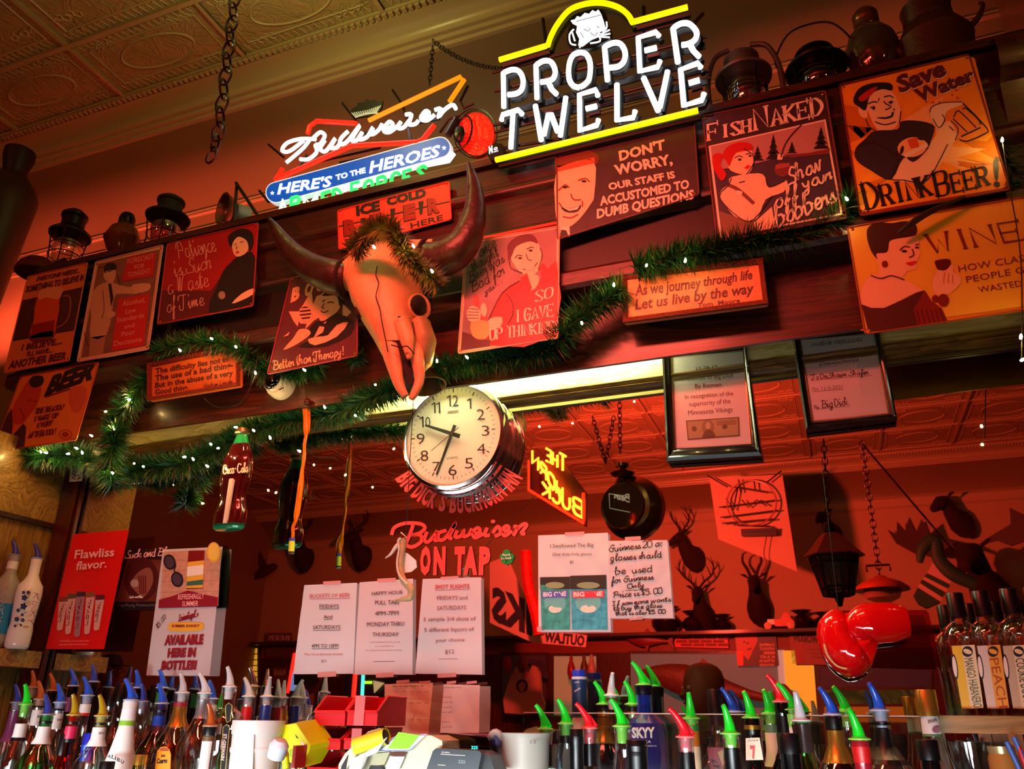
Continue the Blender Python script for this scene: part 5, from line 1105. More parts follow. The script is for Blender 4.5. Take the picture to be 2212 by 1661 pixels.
t.part('script_lettering', s.tx, CW, smooth=False)
a, b_e = s.P(1995, 1170), s.P(1935, 1520)
t.part('glass_tube', MB().tube([a, b_e], .004, 8), mat('#d8d0b8', 0.25)); t.part('scale_plate', MB().tube([s.P(1970, 1160, -.002), s.P(1915, 1540, -.002)], .008, 8, flat=.3), mat('#f0e4c0', 0.4))
# ================================================================ fly paper, camera, bone pendant
c = PY(631, 1195, -.52)
t = Thing('fly_strip', 'twisted amber fly paper strip hanging from the header with a yellow tube', 'fly strip', c)
AMB = mat('#e8801c', 0.18, alpha=.85, coat=.6)
pth = cr([PY(x, y, -.52) for x, y in [(661, 875), (663, 910), (660, 950), (655, 1000), (648, 1060), (641, 1110), (634, 1140), (631, 1165)]], 5, False); wd = [.012, .0105, .010, .0085, .008, .0085, .011, .007]
b = MB(); n = len(pth); vs = []; fs = []
for i, p in enumerate(pth):
    a = i * .18 + .3 * math.sin(i * .7); w_ = np.interp(i / (n - 1), np.linspace(0, 1, 8), wd)
    vs += [p + V((math.cos(a) * w_, math.sin(a) * w_, 0)), p - V((math.cos(a) * w_, math.sin(a) * w_, 0))]
fs = [(2 * i, 2 * i + 1, 2 * i + 3, 2 * i + 2) for i in range(n - 1)]
b.add(vs, fs); b.tube([p + V((.002 * math.sin(i), 0, 0)) for i, p in enumerate(pth)], .0048, 8); t.part('sticky_strip', b, AMB)
p0, p1 = PY(631, 1163, -.52), PY(629, 1196, -.52); t.part('canister', MB().tube([p0, p1], .0085, 14), mat('#c8e040', 0.4)); t.part('canister_band', MB().tube([p0, p0.lerp(p1, .2)], .0088, 14), mat('#3040a8', 0.4)); t.part('canister_band', MB().tube([p1, p1.lerp(p0, .12)], .0088, 14), mat('#20283c', 0.4))
t.part('hook_knob', MB().sphere(PY(664, 868, -.54), .011, 12), mat('#4a1810', 0.15)); t.part('thread', MB().tube([PY(664, 868, -.535), PY(661, 880, -.52)], .002, 5), INK)
# dome camera on the fascia
c = PY(613, 836, -.53); t = Thing('security_camera', 'white dome security camera mounted on the header under the booze sign', 'camera', c)
ax = V((0.0, -1, 0)); 
t.part('base', MB().lathe([(.043, 0), (.044, .012), (.042, .03), (.034, .04)], c, 32, ax=ax), mat('#efe6d8', 0.35))
ax2 = V((-0.10, -0.98, .12)).normalized(); t.part('eyeball', MB().lathe([(.036, .0), (.038, .012), (.036, .022), (.031, .03)], c + V((-.006, -.014, .003)), 28, ax=ax2), mat('#efe6d8', 0.35)); q = c + V((-.006, -.014, .003))
t.part('lens_dome', MB().lathe([(.031, .028), (.0285, .038), (.018, .048), (0, .052)], q, 24, ax=ax2), mat('#07080c', 0.05, coat=1))
b = MB()
for k in range(22): an = k * math.pi / 11; u = ax2.orthogonal().normalized(); v = ax2.cross(u); b.sphere(q + ax2 * .0335 + (u * math.cos(an) + v * math.sin(an)) * .0315, .0018, 6)
t.part('led_ring', b, mat('#8a90a0', 0.2), kind='stuff'); b = MB()
b.tube([c + V((.02, -.046, -.03)), c + V((.032, -.04, -.022))], .0018, 5); t.part('label_slot', b, INK)
# pendant
BN = mat('#d8d4c0', 0.4, bump=0.2, var=0.15); PYY = -.60
def B_(x, y, d=0): return PY(x, y, PYY + d)
t = Thing('bone_pendant', 'carved bone and antler pendant dangling on a thin thread below the skull', 'ornament', B_(870, 1300))
t.part('thread', MB().tube([PY(893, 864, -.84), B_(876, 1158)], .0009, 4), INK)
t.part('antler_hook', MB().tube(cr([B_(872, 1165), B_(868, 1190), B_(864, 1225), B_(872, 1255), B_(888, 1272), B_(886, 1290), B_(872, 1294), B_(848, 1298)], 5, False), [.009, .009, .008, .0085, .01, .009, .006, .001], 10), mat('#b8a878', 0.4, bump=0.3, var=0.2))
t.part('antler_tip', MB().tube(cr([B_(874, 1168), B_(858, 1178), B_(845, 1196), B_(832, 1206)], 4, False), [.006, .005, .001], 8), BN)
t.part('bone_disc', MB().prism([B_(*q_, .01) for q_ in [(868, 1190), (880, 1195), (898, 1210), (900, 1225), (888, 1235), (868, 1238)]], (0, .003, 0)), mat('#e6efe4', 0.35), smooth=False)
t.part('leather_tie', MB().tube(cr([B_(866, 1162, -.012), B_(860, 1168, -.012), B_(862, 1185, -.012), B_(858, 1215, -.012), B_(862, 1240, -.012), B_(880, 1262, -.012)], 4, False), .0028, 6), BN)
t.part('leather_tie', MB().tube([B_(866, 1150), B_(878, 1160), B_(862, 1168)], .002, 6), BN)

# ================================================================ framed certificates
def frame(label, outer, inner, Y, lines):
    s = Sheet(Y=Y); O = [s.P(*q) for q in outer]; I = [s.P(*q) for q in inner]
    t = Thing('picture_frame', label, 'picture frame', (O[2] + O[3]) / 2, 'black framed certificates'); FRM = mat('#0c0c0e', 0.16, coat=0.6)
    b = MB()
    for i in range(4):
        j = (i + 1) % 4; prof = [(0, .022), (.0, -.004), (.25, -.009), (.45, -.005), (.7, -.004), (.85, .0), (1, .006)]
        secs = []
        for P_, Q_ in ((O[i], I[i]), (O[j], I[j])): secs.append([P_.lerp(Q_, a) + V((0, d, 0)) for a, d in prof] + [Q_ + V((0, .022, 0))])
        b.loft(secs)
    t.part('frame_moulding', b, FRM)
    t.part('gold_fillet', MB().tube([p + V((0, .004, 0)) for p in I], .0012, 5, closed=True), mat('#c8a860', 0.3, metal=0.8))
    PAP = mat('#efe4dc', 0.5); t.part('certificate', MB().prism([p + V((0, .008, 0)) for p in I], (0, .002, 0), PAP), PAP, smooth=False)
    t.part('glazing', MB().prism([p + V((0, .0035, 0)) for p in I], (0, .0015, 0)), glass((.96, .96, .96), .03, .02), smooth=False)
    s.Y = Y + .0078
    for (tx, a, b2, cc_, m_, ft, w_) in lines: s.text(tx, a, b2, cc_, m_, ft, 1, w=w_, bold=0.0)
    t.part('lettering', s.tx, INK, smooth=False); return t, s
GT = mat('#5a4a48', 0.5)
L1 = [('12-28-17', (1504, 801), (1550, 797), (1503, 792), INK, 'sans', 1), ('Presented to Big Dick', (1474, 824), (1585, 815), (1473, 814), INK, 'sans', 1), ('By Batman', (1502, 839), (1558, 835), (1501, 829), INK, 'sans', 1), ('In recognition of the', (1480, 862), (1584, 854), (1479, 852), INK, 'sans', 1), ('superiority of the', (1489, 878), (1578, 871), (1488, 867), INK, 'sans', 1), ('Minnesota Vikings', (1487, 897), (1583, 889), (1486, 886), INK, 'sans', 1)]
t, s = frame('black framed typed certificate with a banknote hung right of the clock', [(1430, 752), (1610, 738), (1646, 985), (1441, 997)], [(1450, 768), (1604, 756), (1622, 958), (1459, 968)], -.428, L1)
s.fr = (1240, 820, 3.194); BIL = mat('#b0a070', 0.5); bm = mat('#5c5438', 0.5); s.mb = MB()
s.poly([(772, 283), (1140, 258), (1145, 390), (785, 418)], bm, 2); s.poly([(780, 290), (1130, 266), (1136, 382), (792, 408)], BIL, 3); s.ell((925, 330), 42, 52, mat('#8a7c58', 0.5), 4); s.poly([(890, 385), (910, 350), (950, 350), (975, 385), (965, 395), (890, 400)], bm, 5, 2); s.ell((925, 318), 18, 26, mat('#c0b084', 0.5), 5); s.ell((830, 340), 18, 18, bm, 4); s.ell((1040, 325), 18, 18, bm, 4)
for k in range(4): s.line([(985, 290 + 9 * k), (1120, 280 + 9 * k)], 3, bm, 4)
t.part('banknote', s.mb, BIL, smooth=False)
t, s = frame('black framed handwritten award of excellence hung under the wine sign', [(1710, 722), (1898, 706), (1938, 905), (1741, 929)], [(1729, 732), (1888, 718), (1919, 893), (1756, 909)], -.428, [('AWARD OF EXCELLENCE', (1753, 748), (1864, 737), (1752, 741), GT, 'serif', 1.3), ('Presented For Tuesday Total Title Bar', (1747, 782), (1892, 765), (1746, 775), mat('#9a4a48', .5), 'script', .9), ('of Bottomless Breakfast', (1769, 790), (1855, 779), (1768, 784), mat('#9a4a48', .5), 'script', .9), ('To DeShawn Shafer', (1752, 820), (1876, 808), (1751, 810), INK, 'script', 1.6), ('On 12-5-2021', (1754, 845), (1820, 839), (1753, 837), GT, 'sans', 1), ('By', (1758, 882), (1768, 881), (1757, 876), INK, 'script', 1), ('Big Dick', (1775, 881), (1833, 874), (1773, 866), INK, 'script', 1.8)])
s.mb = MB()
for q in (((1750, 783), (1885, 768)), ((1752, 822), (1884, 811)), ((1757, 846), (1822, 841)), ((1763, 884), (1838, 877))): s.line(q, .9, GT, 1)
t.part('rule_lines', s.mb, GT, smooth=False)

# ================================================================ letters stuck on the mirror
s = Sheet(Y=MY - .003).F(820, 780, 3.46); RA = mat('#f05048', 0.35); cx_, cy_ = 590, 590
t = Thing('window_lettering', 'red acrylic block letters arching around the bottom of the wall clock', 'lettering', s.P(590, 1180))
tx_ = "BIG DICK'S BUCKHORN INN"; u0, u1 = 148, 31
wts = [0.45 if ch in " 'I" else (1.0 if ch != 'K' else 1.05) for ch in tx_]; tot = sum(wts); acc = 0
for ch, w_ in zip(tx_, wts):
    a0 = math.radians(u0 + (u1 - u0) * (acc + .04) / tot); a1 = math.radians(u0 + (u1 - u0) * (acc + w_ - .08) / tot); acc += w_
    if ch == ' ': continue
    rb, rt = 555, 420
    if ch == "'": rb = 470
    vs, fs, _ = glyphs(ch, 0.045, 0.0); b = MB(); V2 = []
    for (x, y) in vs:
        an = a0 + (a1 - a0) * x; r = rb + (rt - rb) * y; V2.append(s.P(cx_ + r * math.cos(an), cy_ + 0.97 * r * math.sin(an)))
    n = len(V2); b.add(V2, fs, RA); b.add([p + V((0, .0025, 0)) for p in V2], fs, RA); t.part('letter', b, RA, smooth=False)
t = Thing('window_lettering', 'red acrylic cursive script on the mirror above the words On Tap', 'lettering', s.P(590, 1400)); s.tx = MB()
for q in ([(90, 1300), (110, 1245), (190, 1212), (300, 1215), (340, 1245), (300, 1285), (240, 1300)], [(250, 1225), (225, 1300), (185, 1385)], [(240, 1300), (305, 1300), (310, 1350), (240, 1390), (185, 1365)], [(355, 1275), (335, 1335), (365, 1350), (415, 1295), (430, 1265), (410, 1335), (440, 1335)], [(500, 1265), (445, 1285), (440, 1330), (490, 1325), (575, 1200), (520, 1310), (545, 1325)], [(580, 1265), (565, 1315), (610, 1305), (630, 1260), (625, 1310), (670, 1295), (690, 1250)], [(700, 1295), (750, 1275), (735, 1245), (695, 1280), (715, 1320), (775, 1290)], [(805, 1245), (785, 1300), (825, 1300)], [(845, 1285), (885, 1235), (905, 1285), (860, 1310)], [(920, 1280), (965, 1255), (950, 1230), (915, 1265), (935, 1305), (990, 1270)], [(1000, 1235), (1030, 1245), (1000, 1305)], [(1025, 1260), (1070, 1220), (1100, 1225), (1060, 1285), (1090, 1290)]):
    s.line(q, 27, RA, 0, 4, mb=s.tx)
s.ell((848, 1198), 17, 14, RA, 0, mb=s.tx); t.part('script', s.tx, RA, smooth=False)
t = Thing('window_lettering', 'bold red acrylic letters On Tap low on the mirror', 'lettering', s.P(560, 1580))
for ch, x0, x1 in (('O', 300, 380), ('N', 400, 490), ('T', 555, 635), ('A', 625, 730), ('P', 740, 825)):
    s.tx = MB(); s.text(ch, (x0, 1582), (x1, 1580), (x0 + 6, 1392), RA, 'sans', 0, bold=0.07); t.part('letter', s.tx, RA, smooth=False)
s.mb = MB(); SG2 = mat('#0f8a3a', 0.4)
for x, y in ((950, 1432), (925, 1462), (980, 1462), (935, 1490), (968, 1490)): s.ell((x, y), 28, 24, SG2, 1)
s.poly([(940, 1490), (960, 1490), (958, 1525), (945, 1525)], SG2, 1); o = single('shamrock_sticker', 'small green shamrock sticker on the mirror right of On Tap', 'sticker', s.mb, SG2, smooth=False)
s.tx = MB(); s.text('Kiss me', (922, 1455), (975, 1450), (920, 1440), WHT, 'script', 3, w=4); s.text('Im Irish', (912, 1482), (985, 1476), (910, 1468), WHT, 'script', 3, w=4); s.tx.build('sticker_lettering', WHT, o, o.location, False)

# ================================================================ papers
def rip(seed, A=0.0018):
    r = random.Random(seed); ks = [(r.uniform(-.11, .11), r.uniform(-.09, .09), r.uniform(0, 6), r.uniform(.3, 1)) for _ in range(6)]
    def f(px, py):
        v = sum(a * (abs(math.sin(x * px + y * py + p)) ** .7) for x, y, p, a in ks); return A * v / 2.2
    return f
def paper(name, label, corners, Y, seed, base, lines=(), A=0.0018, fr=None, tape=(), cat='paper sign', nx=22, ny=30, group=None, curl=0.0, art=None):
    s = Sheet(Y=Y - .0008); rp = rip(seed, A); (a, b, c, d) = [V((*q, 0)) for q in corners]; g = MB()
    def disp(px, py):
        f = (py - a.y) / (d.y - a.y); l = a.x + (d.x - a.x) * f; r = b.x + (c.x - b.x) * f; u = min(1, max(0, (px - l) / (r - l))); return rp(px, py) + curl * u ** 4
    s.disp = disp
    vs = []
    for j in range(ny + 1):
        for i in range(nx + 1):
            u, v = i / nx, j / ny; q = a.lerp(b, u).lerp(d.lerp(c, u), v); vs.append(s.P(q.x, q.y))
    s.lift = .0016
    g.add(vs, [(j * (nx + 1) + i, j * (nx + 1) + i + 1, (j + 1) * (nx + 1) + i + 1, (j + 1) * (nx + 1) + i) for j in range(ny) for i in range(nx)], base)
    t = Thing(name, label, cat, (s.P(c.x, c.y) + s.P(d.x, d.y)) / 2, group); t.part('sheet', g, base); s.fr = fr
    for ln_ in lines:
        tx, p, q, r, m = ln_[:5]; ft = ln_[5] if len(ln_) > 5 else 'sans'; s.text(tx, p, q, r, m, ft, 8, w=(ln_[6] if len(ln_) > 6 else None), bold=ln_[7] if len(ln_) > 7 else 0.0)
    if art: art(s)
    if s.tx.v: t.part('lettering', s.tx, INK, smooth=False)
    if s.mb.v: t.part('artwork', s.mb, INK, smooth=False)
    TP = mat('#e8a8a0', 0.3, alpha=0.6); s.fr = None; k = 0
    for (x0, y0, x1, y1) in tape:
        g = MB(); g.prism([PY(x, y, Y - .0045) for x, y in ((x0, y0), (x1, y0 - 2), (x1, y1 - 2), (x0, y1))], (0, .0004, 0)); t.part('tape', g, TP, smooth=False)
    return t
PW = paper_mat('#ecebec'); PWR = paper_mat('#eae0e0'); RDT = mat('#b83a48', 0.5); DRT = mat('#7c4a54', 0.5); ZN = (520, 1200, 3.603); ZO = (1080, 1120, 3.07)
def ul(*ls):
    return lambda s: [s.line(q, 3, m, 3) for q, m in ls]
paper('paper_notice', 'leftmost of three taped papers headed Buckets of Beer', [(658, 1264), (772, 1259), (764, 1455), (634, 1456)], MY - .004, 11, PW, [('BUCKETS OF BEER', (546, 332), (857, 325), (546, 302), RDT), ('FRIDAYS', (622, 412), (770, 410), (622, 382), INK), ('And', (653, 492), (720, 490), (653, 465), INK), ('SATURDAYS', (571, 575), (783, 572), (571, 545), INK), ('4PM TO 10PM', (560, 720), (767, 718), (560, 690), INK), ('Five 12 oz domestic bottles', (508, 780), (803, 777), (508, 760), RDT), ('$12', (636, 834), (674, 832), (636, 812), DRT)], fr=ZN, tape=((698, 1256, 736, 1264), (686, 1452, 726, 1463)), art=ul((((546, 340), (857, 335)), RDT), (((620, 418), (770, 416)), INK), (((652, 500), (720, 498)), INK), (((571, 585), (783, 582)), INK), (((560, 727), (767, 725)), INK)))
paper('paper_notice', 'middle taped paper headed Happy Hour Pull Tabs', [(778, 1258), (893, 1250), (892, 1457), (766, 1457)], MY - .006, 12, PWR, [('HAPPY HOUR', (1030, 315), (1270, 302), (1030, 284), INK), ('PULL TABS', (1055, 386), (1243, 382), (1055, 352), INK), ('4PM-7PM', (1053, 470), (1236, 466), (1053, 436), INK), ('MONDAY THRU', (990, 555), (1277, 550), (990, 520), INK), ('THURSDAY', (1034, 632), (1237, 630), (1034, 600), INK), ('1 TICKET FOR BEER OR COCKTAIL OR WINE', (1008, 682), (1250, 680), (1008, 672), DRT), ('MUST ASK BARTENDER ONLY', (1055, 714), (1205, 712), (1055, 704), DRT), ('NOT VALID FOR HOLIDAY OR SPECIALS OR OFFERS', (983, 746), (1262, 744), (983, 736), DRT)], fr=ZN, tape=((815, 1250, 855, 1258), (812, 1454, 850, 1464)), art=ul((((1040, 826), (1205, 824)), INK)))
paper('paper_notice', 'right taped paper headed Shot Flights', [(914, 1251), (1040, 1247), (1042, 1457), (898, 1455)], MY - .006, 13, PWR, [('SHOT FLIGHTS', (1518, 263), (1786, 256), (1518, 232), RDT, 'sans', 0, .02), ('FRIDAYS and', (1534, 350), (1770, 345), (1534, 318), DRT), ('SATURDAYS', (1536, 428), (1762, 423), (1536, 394), DRT), ('5 sample 3/4 shots of', (1430, 515), (1836, 508), (1430, 482), DRT), ('5 different liquors of', (1436, 598), (1822, 590), (1436, 564), DRT), ('your choice', (1524, 676), (1748, 670), (1524, 648), DRT), ('$12', (1598, 768), (1668, 764), (1598, 734), DRT)], fr=ZN, tape=((952, 1246, 990, 1252), (945, 1455, 985, 1464)), art=ul((((1518, 272), (1786, 265)), RDT), (((1545, 808), (1695, 806)), DRT)))
def rolyart(s):
    TEAL = [mat('#3a9a8c', 0.4, var=0.4, bscale=60), mat('#3aa0b0', 0.4, var=0.4, bscale=60)]; DK = mat('#2a2c24', 0.4); RIM = mat('#8a9a70', 0.3)
    for k, (x0, x1) in enumerate(((270, 468), (470, 708))):
        s.poly([(x0, 392 - 10 * k), (x1, 388 - 12 * k), (x1 + 10 * k, 738), (x0 + 10, 738)], TEAL[k], 2); s.poly([(x0, 392 - 10 * k), (x1, 388 - 12 * k), (x1, 470), (x0, 470)], DK, 3)
        cx = (x0 + x1) / 2; s.ell((cx, 560), (x1 - x0) * .36, 70, mat('#6ab8b0', 0.3), 4); s.ell((cx, 600), (x1 - x0) * .22, 26, mat('#e8d8c8', 0.3), 5); s.ell((cx, 445), (x1 - x0) * .32, 22, RIM, 5); s.poly([(x0 + 12, 485), (x1 - 10, 480), (x1 - 14, 525), (x0 + 16, 530)], mat('#5a60b0', 0.4) if k == 0 else mat('#c83a48', 0.4), 6)
        s.text('BIG ONE' if k == 0 else 'BIG ONE', (x0 + 22, 520), (x1 - 24, 515), (x0 + 22, 490), WHT, 'sans', 7, bold=.03)
paper('paper_notice', 'taped paper of two round glasses headed I Swallowed The Big One', [(1163, 1157), (1314, 1151), (1320, 1365), (1164, 1365)], MY - .008, 14, PW, [('I Swallowed The Big', (338, 198), (625, 190), (338, 172), GT), ('One', (352, 252), (405, 250), (352, 230), GT), ('Rolly Polly glasses', (420, 250), (612, 245), (420, 233), GT), ('$5', (468, 302), (494, 301), (468, 282), GT)], fr=ZO, tape=((1220, 1150, 1262, 1156), (1160, 1354, 1176, 1364)), art=rolyart)
hl = [('Guinness 20 oz', (728, 225), (1078, 185), (728, 182)), ('glasses should', (738, 285), (1075, 260), (738, 245)), ('be  used', (765, 375), (1015, 355), (765, 330)), ('for Guinness', (745, 432), (1025, 405), (745, 395)), ('Only', (850, 470), (955, 455), (850, 440)), ('Price is $5.00', (755, 530), (1078, 500), (755, 492)), ('If someone wants', (750, 582), (1140, 550), (750, 555)), ('to buy the glass', (755, 615), (1080, 590), (755, 588)), ('that is also $5.00', (770, 645), (1100, 632), (770, 620))]
paper('paper_notice', 'crumpled handwritten paper about 20 oz glasses and their price', [(1312, 1169), (1442, 1167), (1455, 1335), (1317, 1336)], MY - .006, 15, paper_mat('#f0e4e4'), [(a, b, c, d, INK, 'script', 5.5) for a, b, c, d in hl], A=.0034, fr=ZO, tape=((1350, 1160, 1384, 1168), (1360, 1334, 1388, 1340)), art=ul((((835, 482), (955, 474)), INK)))
def leinart(s):
    WDP = mat('#c89078', 0.45, var=0.15); MR = mat('#8a1428', 0.45); YL = mat('#e8b038', 0.4)
    s.poly([(1090, 222), (1470, 208), (1450, 580), (1062, 580)], WDP, 1)
    for k in range(4): s.line([(1085 - 5 * k, 280 + 70 * k), (1465 - 5 * k, 272 + 70 * k)], 3, mat('#a06c58', 0.5), 2)
    s.poly([(1255, 215), (1362, 212), (1358, 275), (1352, 465), (1240, 468), (1248, 290)], mat('#7c1c1c', 0.25), 3, 0); s.poly([(1250, 290), (1360, 278), (1350, 460), (1240, 462)], YL, 4); s.poly([(1248, 320), (1355, 308), (1352, 372), (1244, 385)], WHT, 5); s.poly([(1244, 420), (1352, 405), (1350, 440), (1242, 448)], mat('#3a6a58', 0.4), 5)
    s.ell((1422, 225), 45, 68, YL, 4); s.ell((1422, 222), 36, 56, mat('#f0c858', 0.4), 5)
    for c in ((1130, 290), (1180, 405)): s.ell(c, 40, 52, mat('#2a2228', 0.2), 5, -15); s.ell(c, 30, 40, mat('#4c3c48', 0.1), 6, -15)
    s.line([(1095, 250), (1170, 300), (1160, 350), (1215, 380)], 8, INK, 5, 3)
    s.poly([(1060, 540), (1150, 515), (1250, 478), (1340, 500), (1452, 525), (1446, 585), (1056, 595)], MR, 6)
    s.poly([(1140, 690), (1335, 690), (1352, 715), (1335, 745), (1140, 748), (1120, 720)], YL, 3, 2); s.line([(1185, 682), (1310, 650)], 6, MR, 3)
MR = mat('#8a1428', 0.45)
paper('paper_notice', 'curled white flyer with sunglasses and bottle reading Available Here in Bottles', [(352, 1187), (481, 1181), (453, 1459), (316, 1459)], MY - .02, 16, PWR, [('REFRESHINGLY', (1185, 538), (1357, 533), (1190, 502), PNK, 'sans', 0, .01), ('SUMMER', (1213, 583), (1320, 580), (1216, 548), PNK, 'sans', 0, .01), ("Leinenkugel's", (1190, 680), (1318, 645), (1195, 640), MR, 'script', 5), ('SUMMER SHANDY', (1145, 722), (1330, 720), (1147, 704), MR, 'sans', 0, .02), ('AVAILABLE', (1095, 838), (1350, 832), (1102, 775), MR, 'sans', 0, .06), ('HERE IN', (1115, 920), (1300, 915), (1122, 862), MR, 'sans', 0, .06), ('BOTTLES!', (1073, 1003), (1305, 1000), (1082, 945), MR, 'sans', 0, .06), ('$5.00', (1050, 735), (1105, 660), (1040, 710), INK, 'script', 3)], fr=(0, 1120, 3.07), A=.0003, curl=.0, art=leinart)
ZQ = (600, 1440, 4.608)
def priceart(s):
    for j, y in enumerate((245, 360, 525)):
        for i in range(5): s.text('8.%02d' % (25 * i) if j else '%d oz' % (8 + 4 * i), (1175 + 75 * i, y + 8), (1212 + 75 * i, y + 7), (1175 + 75 * i, y - 4), INK, 'sans', 3, bold=0)
    for y in (300, 360, 405, 440, 525, 575, 605, 650): s.text('draft', (1065, y), (1110, y), (1065, y - 12), INK, 'sans', 3, bold=0)
    s.line([(1225, 330), (1330, 318), (1430, 325)], 3, GT, 3); s.line([(1350, 540), (1375, 470)], 3, GT, 3)
paper('paper_notice', 'creased beige price list headed New Tap Beer Prices', [(832, 1478), (937, 1475), (926, 1588), (832, 1600)], MY - .03, 17, paper_mat('#fbf2e2'), [('NEW TAP BEER PRICES 5-1-18', (1160, 204), (1460, 200), (1160, 188), INK, 'sans', 0, .02)], fr=ZQ, tape=((856, 1470, 884, 1477), (905, 1472, 930, 1478)), A=.003, art=priceart)
paper('paper_notice', 'creased beige price list headed Off Sale Beer Prices', [(960, 1478), (1038, 1480), (1036, 1583), (952, 1583)], MY - .03, 18, paper_mat('#fbeee8'), [('Off Sale Beer Prices', (1670, 216), (1840, 214), (1670, 202), INK)] + [(tx, (1650, y), (1730 + 20 * (len(tx) > 7), y - 1), (1650, y - 14), GT) for tx, y in (('Domestic', 310), ('6 pack  $8', 360), ('12 pack $15', 412), ('Case  $27', 460), ('Imports', 555), ('6 pack $10', 605))], fr=ZQ, tape=((965, 1472, 985, 1478), (1008, 1472, 1030, 1478)), A=.003)
# red card standing
def flaw(s):
    CN = mat('#d89c8c', 0.4); 
    for k, (x, y0, y1) in enumerate(((425, 520, 745), (480, 500, 770), (540, 487, 788), (605, 490, 770), (668, 508, 745))):
        d = -28; s.poly([(x - 28 - d * .0, y0), (x + 34, y0), (x + 34 - 40, y1 - 10), (x + 10 - 40, y1), (x - 32 - 40 + 30, y1 - 10)], CN if k != 2 else mat('#a87078', 0.4), 3 + (2 - abs(k - 2))); s.poly([(x - 26, y0), (x + 34, y0), (x + 30, y0 + 30), (x - 28, y0 + 34)], [mat('#7c3c20', .4), mat('#5a4828', .4), mat('#3a1c40', .4), mat('#8a5030', .4), mat('#5a1428', .4)][k], 6)
        s.text('Loyal', (x - 20, y1 - 60), (x + 5, y0 + 50), (x - 38, y1 - 62), mat('#5a1420', .4), 'serif', 7, w=4)
paper('tent_card', 'glossy red card picturing five cans standing by the corner post', [(158, 1154), (279, 1144), (225, 1402), (99, 1402)], -.455, 19, mat('#d80c10', 0.4), [('Flawliss', (500, 268), (762, 250), (508, 208), PNK, 'sans', 0, .02), ('flavor.', (508, 343), (712, 325), (518, 285), PNK, 'sans', 0, .02), ('The flavorful small and unique extras', (405, 817), (595, 815), (405, 808), PNK), ('extra good with real fruit aromas', (400, 840), (590, 838), (400, 831), PNK)], fr=(0, 1120, 3.07), A=.0003, cat='card', art=flaw)
def suck(s):
    s.poly([(850, 270), (1080, 275), (1050, 550), (770, 555)], mat('#6a2c20', 0.4, var=0.3, bscale=20), 1); s.ell((940, 400), 115, 150, mat('#4a1414', 0.4), 2); s.poly([(930, 350), (1000, 330), (1020, 420), (960, 520), (900, 480), (870, 430)], mat('#8a5040', 0.4), 3, 3); s.ell((900, 430), 30, 26, mat('#b09080', 0.4), 4)
    for k in range(4): s.line([(925 + k * 15, 380), (935 + k * 12, 500)], 8, mat('#6a1c18', 0.4), 5)
    s.poly([(762, 562), (1045, 562), (1040, 595), (758, 595)], INK, 3)
paper('bar_poster', 'dark poster with round picture between the red card and white flyer', [(272, 1185), (362, 1187), (345, 1318), (247, 1318)], MY - .004, 20, mat('#2a1210', 0.4), [('Suck and Blow', (835, 265), (1160, 240), (845, 215), PNK, 'script', 6), ('Suck and Blow', (865, 528), (955, 526), (866, 515), WHT, 'script', 3), ('Fun Party Restaurant', (790, 585), (1035, 580), (790, 568), GT, 'script', 4)], fr=(0, 1120, 3.07), A=.0003, cat='poster', art=suck)
# ================================================================ bottles with pour spouts
def gl(c, d=1): return glass(c, 0.07, 0.03)
CLR = glass((.93, .95, .94), .08, .03); FROST = mat('#c8ccc8', 0.45, trans=0.0, alpha=0.92); GRNG = glass((.25, .75, .3), .1, .03); DGRN = glass((.12, .3, .12), .1, .03); BRN = glass((.30, .10, .04), .12, .03)
BLKG = mat('#08080a', 0.08, coat=0.6); BLUEG = mat('#0f2c9a', 0.12, trans=0.4, coat=0.5); REDG = glass((.8, .12, .1), .1, .03)
SP = {'g': mat('#18e028', 0.25, emit=0.10), 'b': mat('#2458d8', 0.2), 'r': mat('#e01828', 0.25, emit=0.05), 'c': mat('#d8e0e8', 0.15, alpha=.75), 'o': mat('#b85a20', 0.2, alpha=.85), 'y': mat('#b8a020', 0.2, alpha=.85), 'm': mat('#c8ccd0', 0.15, metal=1), 'n': mat('#3040a0', 0.2)}
SPN = {'g': 'lime green', 'b': 'blue', 'r': 'red', 'c': 'clear', 'o': 'amber', 'y': 'yellow', 'm': 'steel', 'n': 'navy blue'}
FLG = {'g': mat('#8af060', 0.3), 'b': mat('#b8c8e8', 0.3), 'r': mat('#f08088', 0.3), 'c': mat('#e0e4e8', 0.3), 'o': mat('#c09a80', 0.3), 'y': mat('#c8b860', 0.3), 'm': mat('#d0d0c0', 0.3), 'n': mat('#a0a8c0', 0.3)}
PROF = {'std': [(.0135, 0), (.0145, -.004), (.0145, -.02), (.0135, -.024), (.014, -.07), (.018, -.09), (.03, -.115), (.036, -.14), (.037, -.17)],
 'slim': [(.0135, 0), (.0145, -.004), (.0135, -.02), (.0135, -.10), (.018, -.12), (.03, -.145), (.034, -.17)],
 'wide': [(.0145, 0), (.0155, -.005), (.0145, -.02), (.0155, -.05), (.026, -.075), (.042, -.10), (.05, -.125), (.052, -.16)],
 'cone': [(.0145, 0), (.016, -.004), (.0145, -.02), (.016, -.05), (.023, -.09), (.033, -.13), (.040, -.165), (.041, -.2)],
 'square': [(.018, 0), (.019, -.004), (.0175, -.015), (.0175, -.055), (.03, -.066), (.042, -.075), (.046, -.09), (.046, -.2)],
 'goose': [(.0175, 0), (.018, -.005), (.017, -.03), (.018, -.10), (.022, -.115), (.036, -.14), (.042, -.17)],
 'flute': [(.015, 0), (.017, -.004), (.0155, -.02), (.0165, -.04), (.036, -.055), (.043, -.08), (.042, -.11), (.037, -.17), (.03, -.21), (.036, -.25)]}
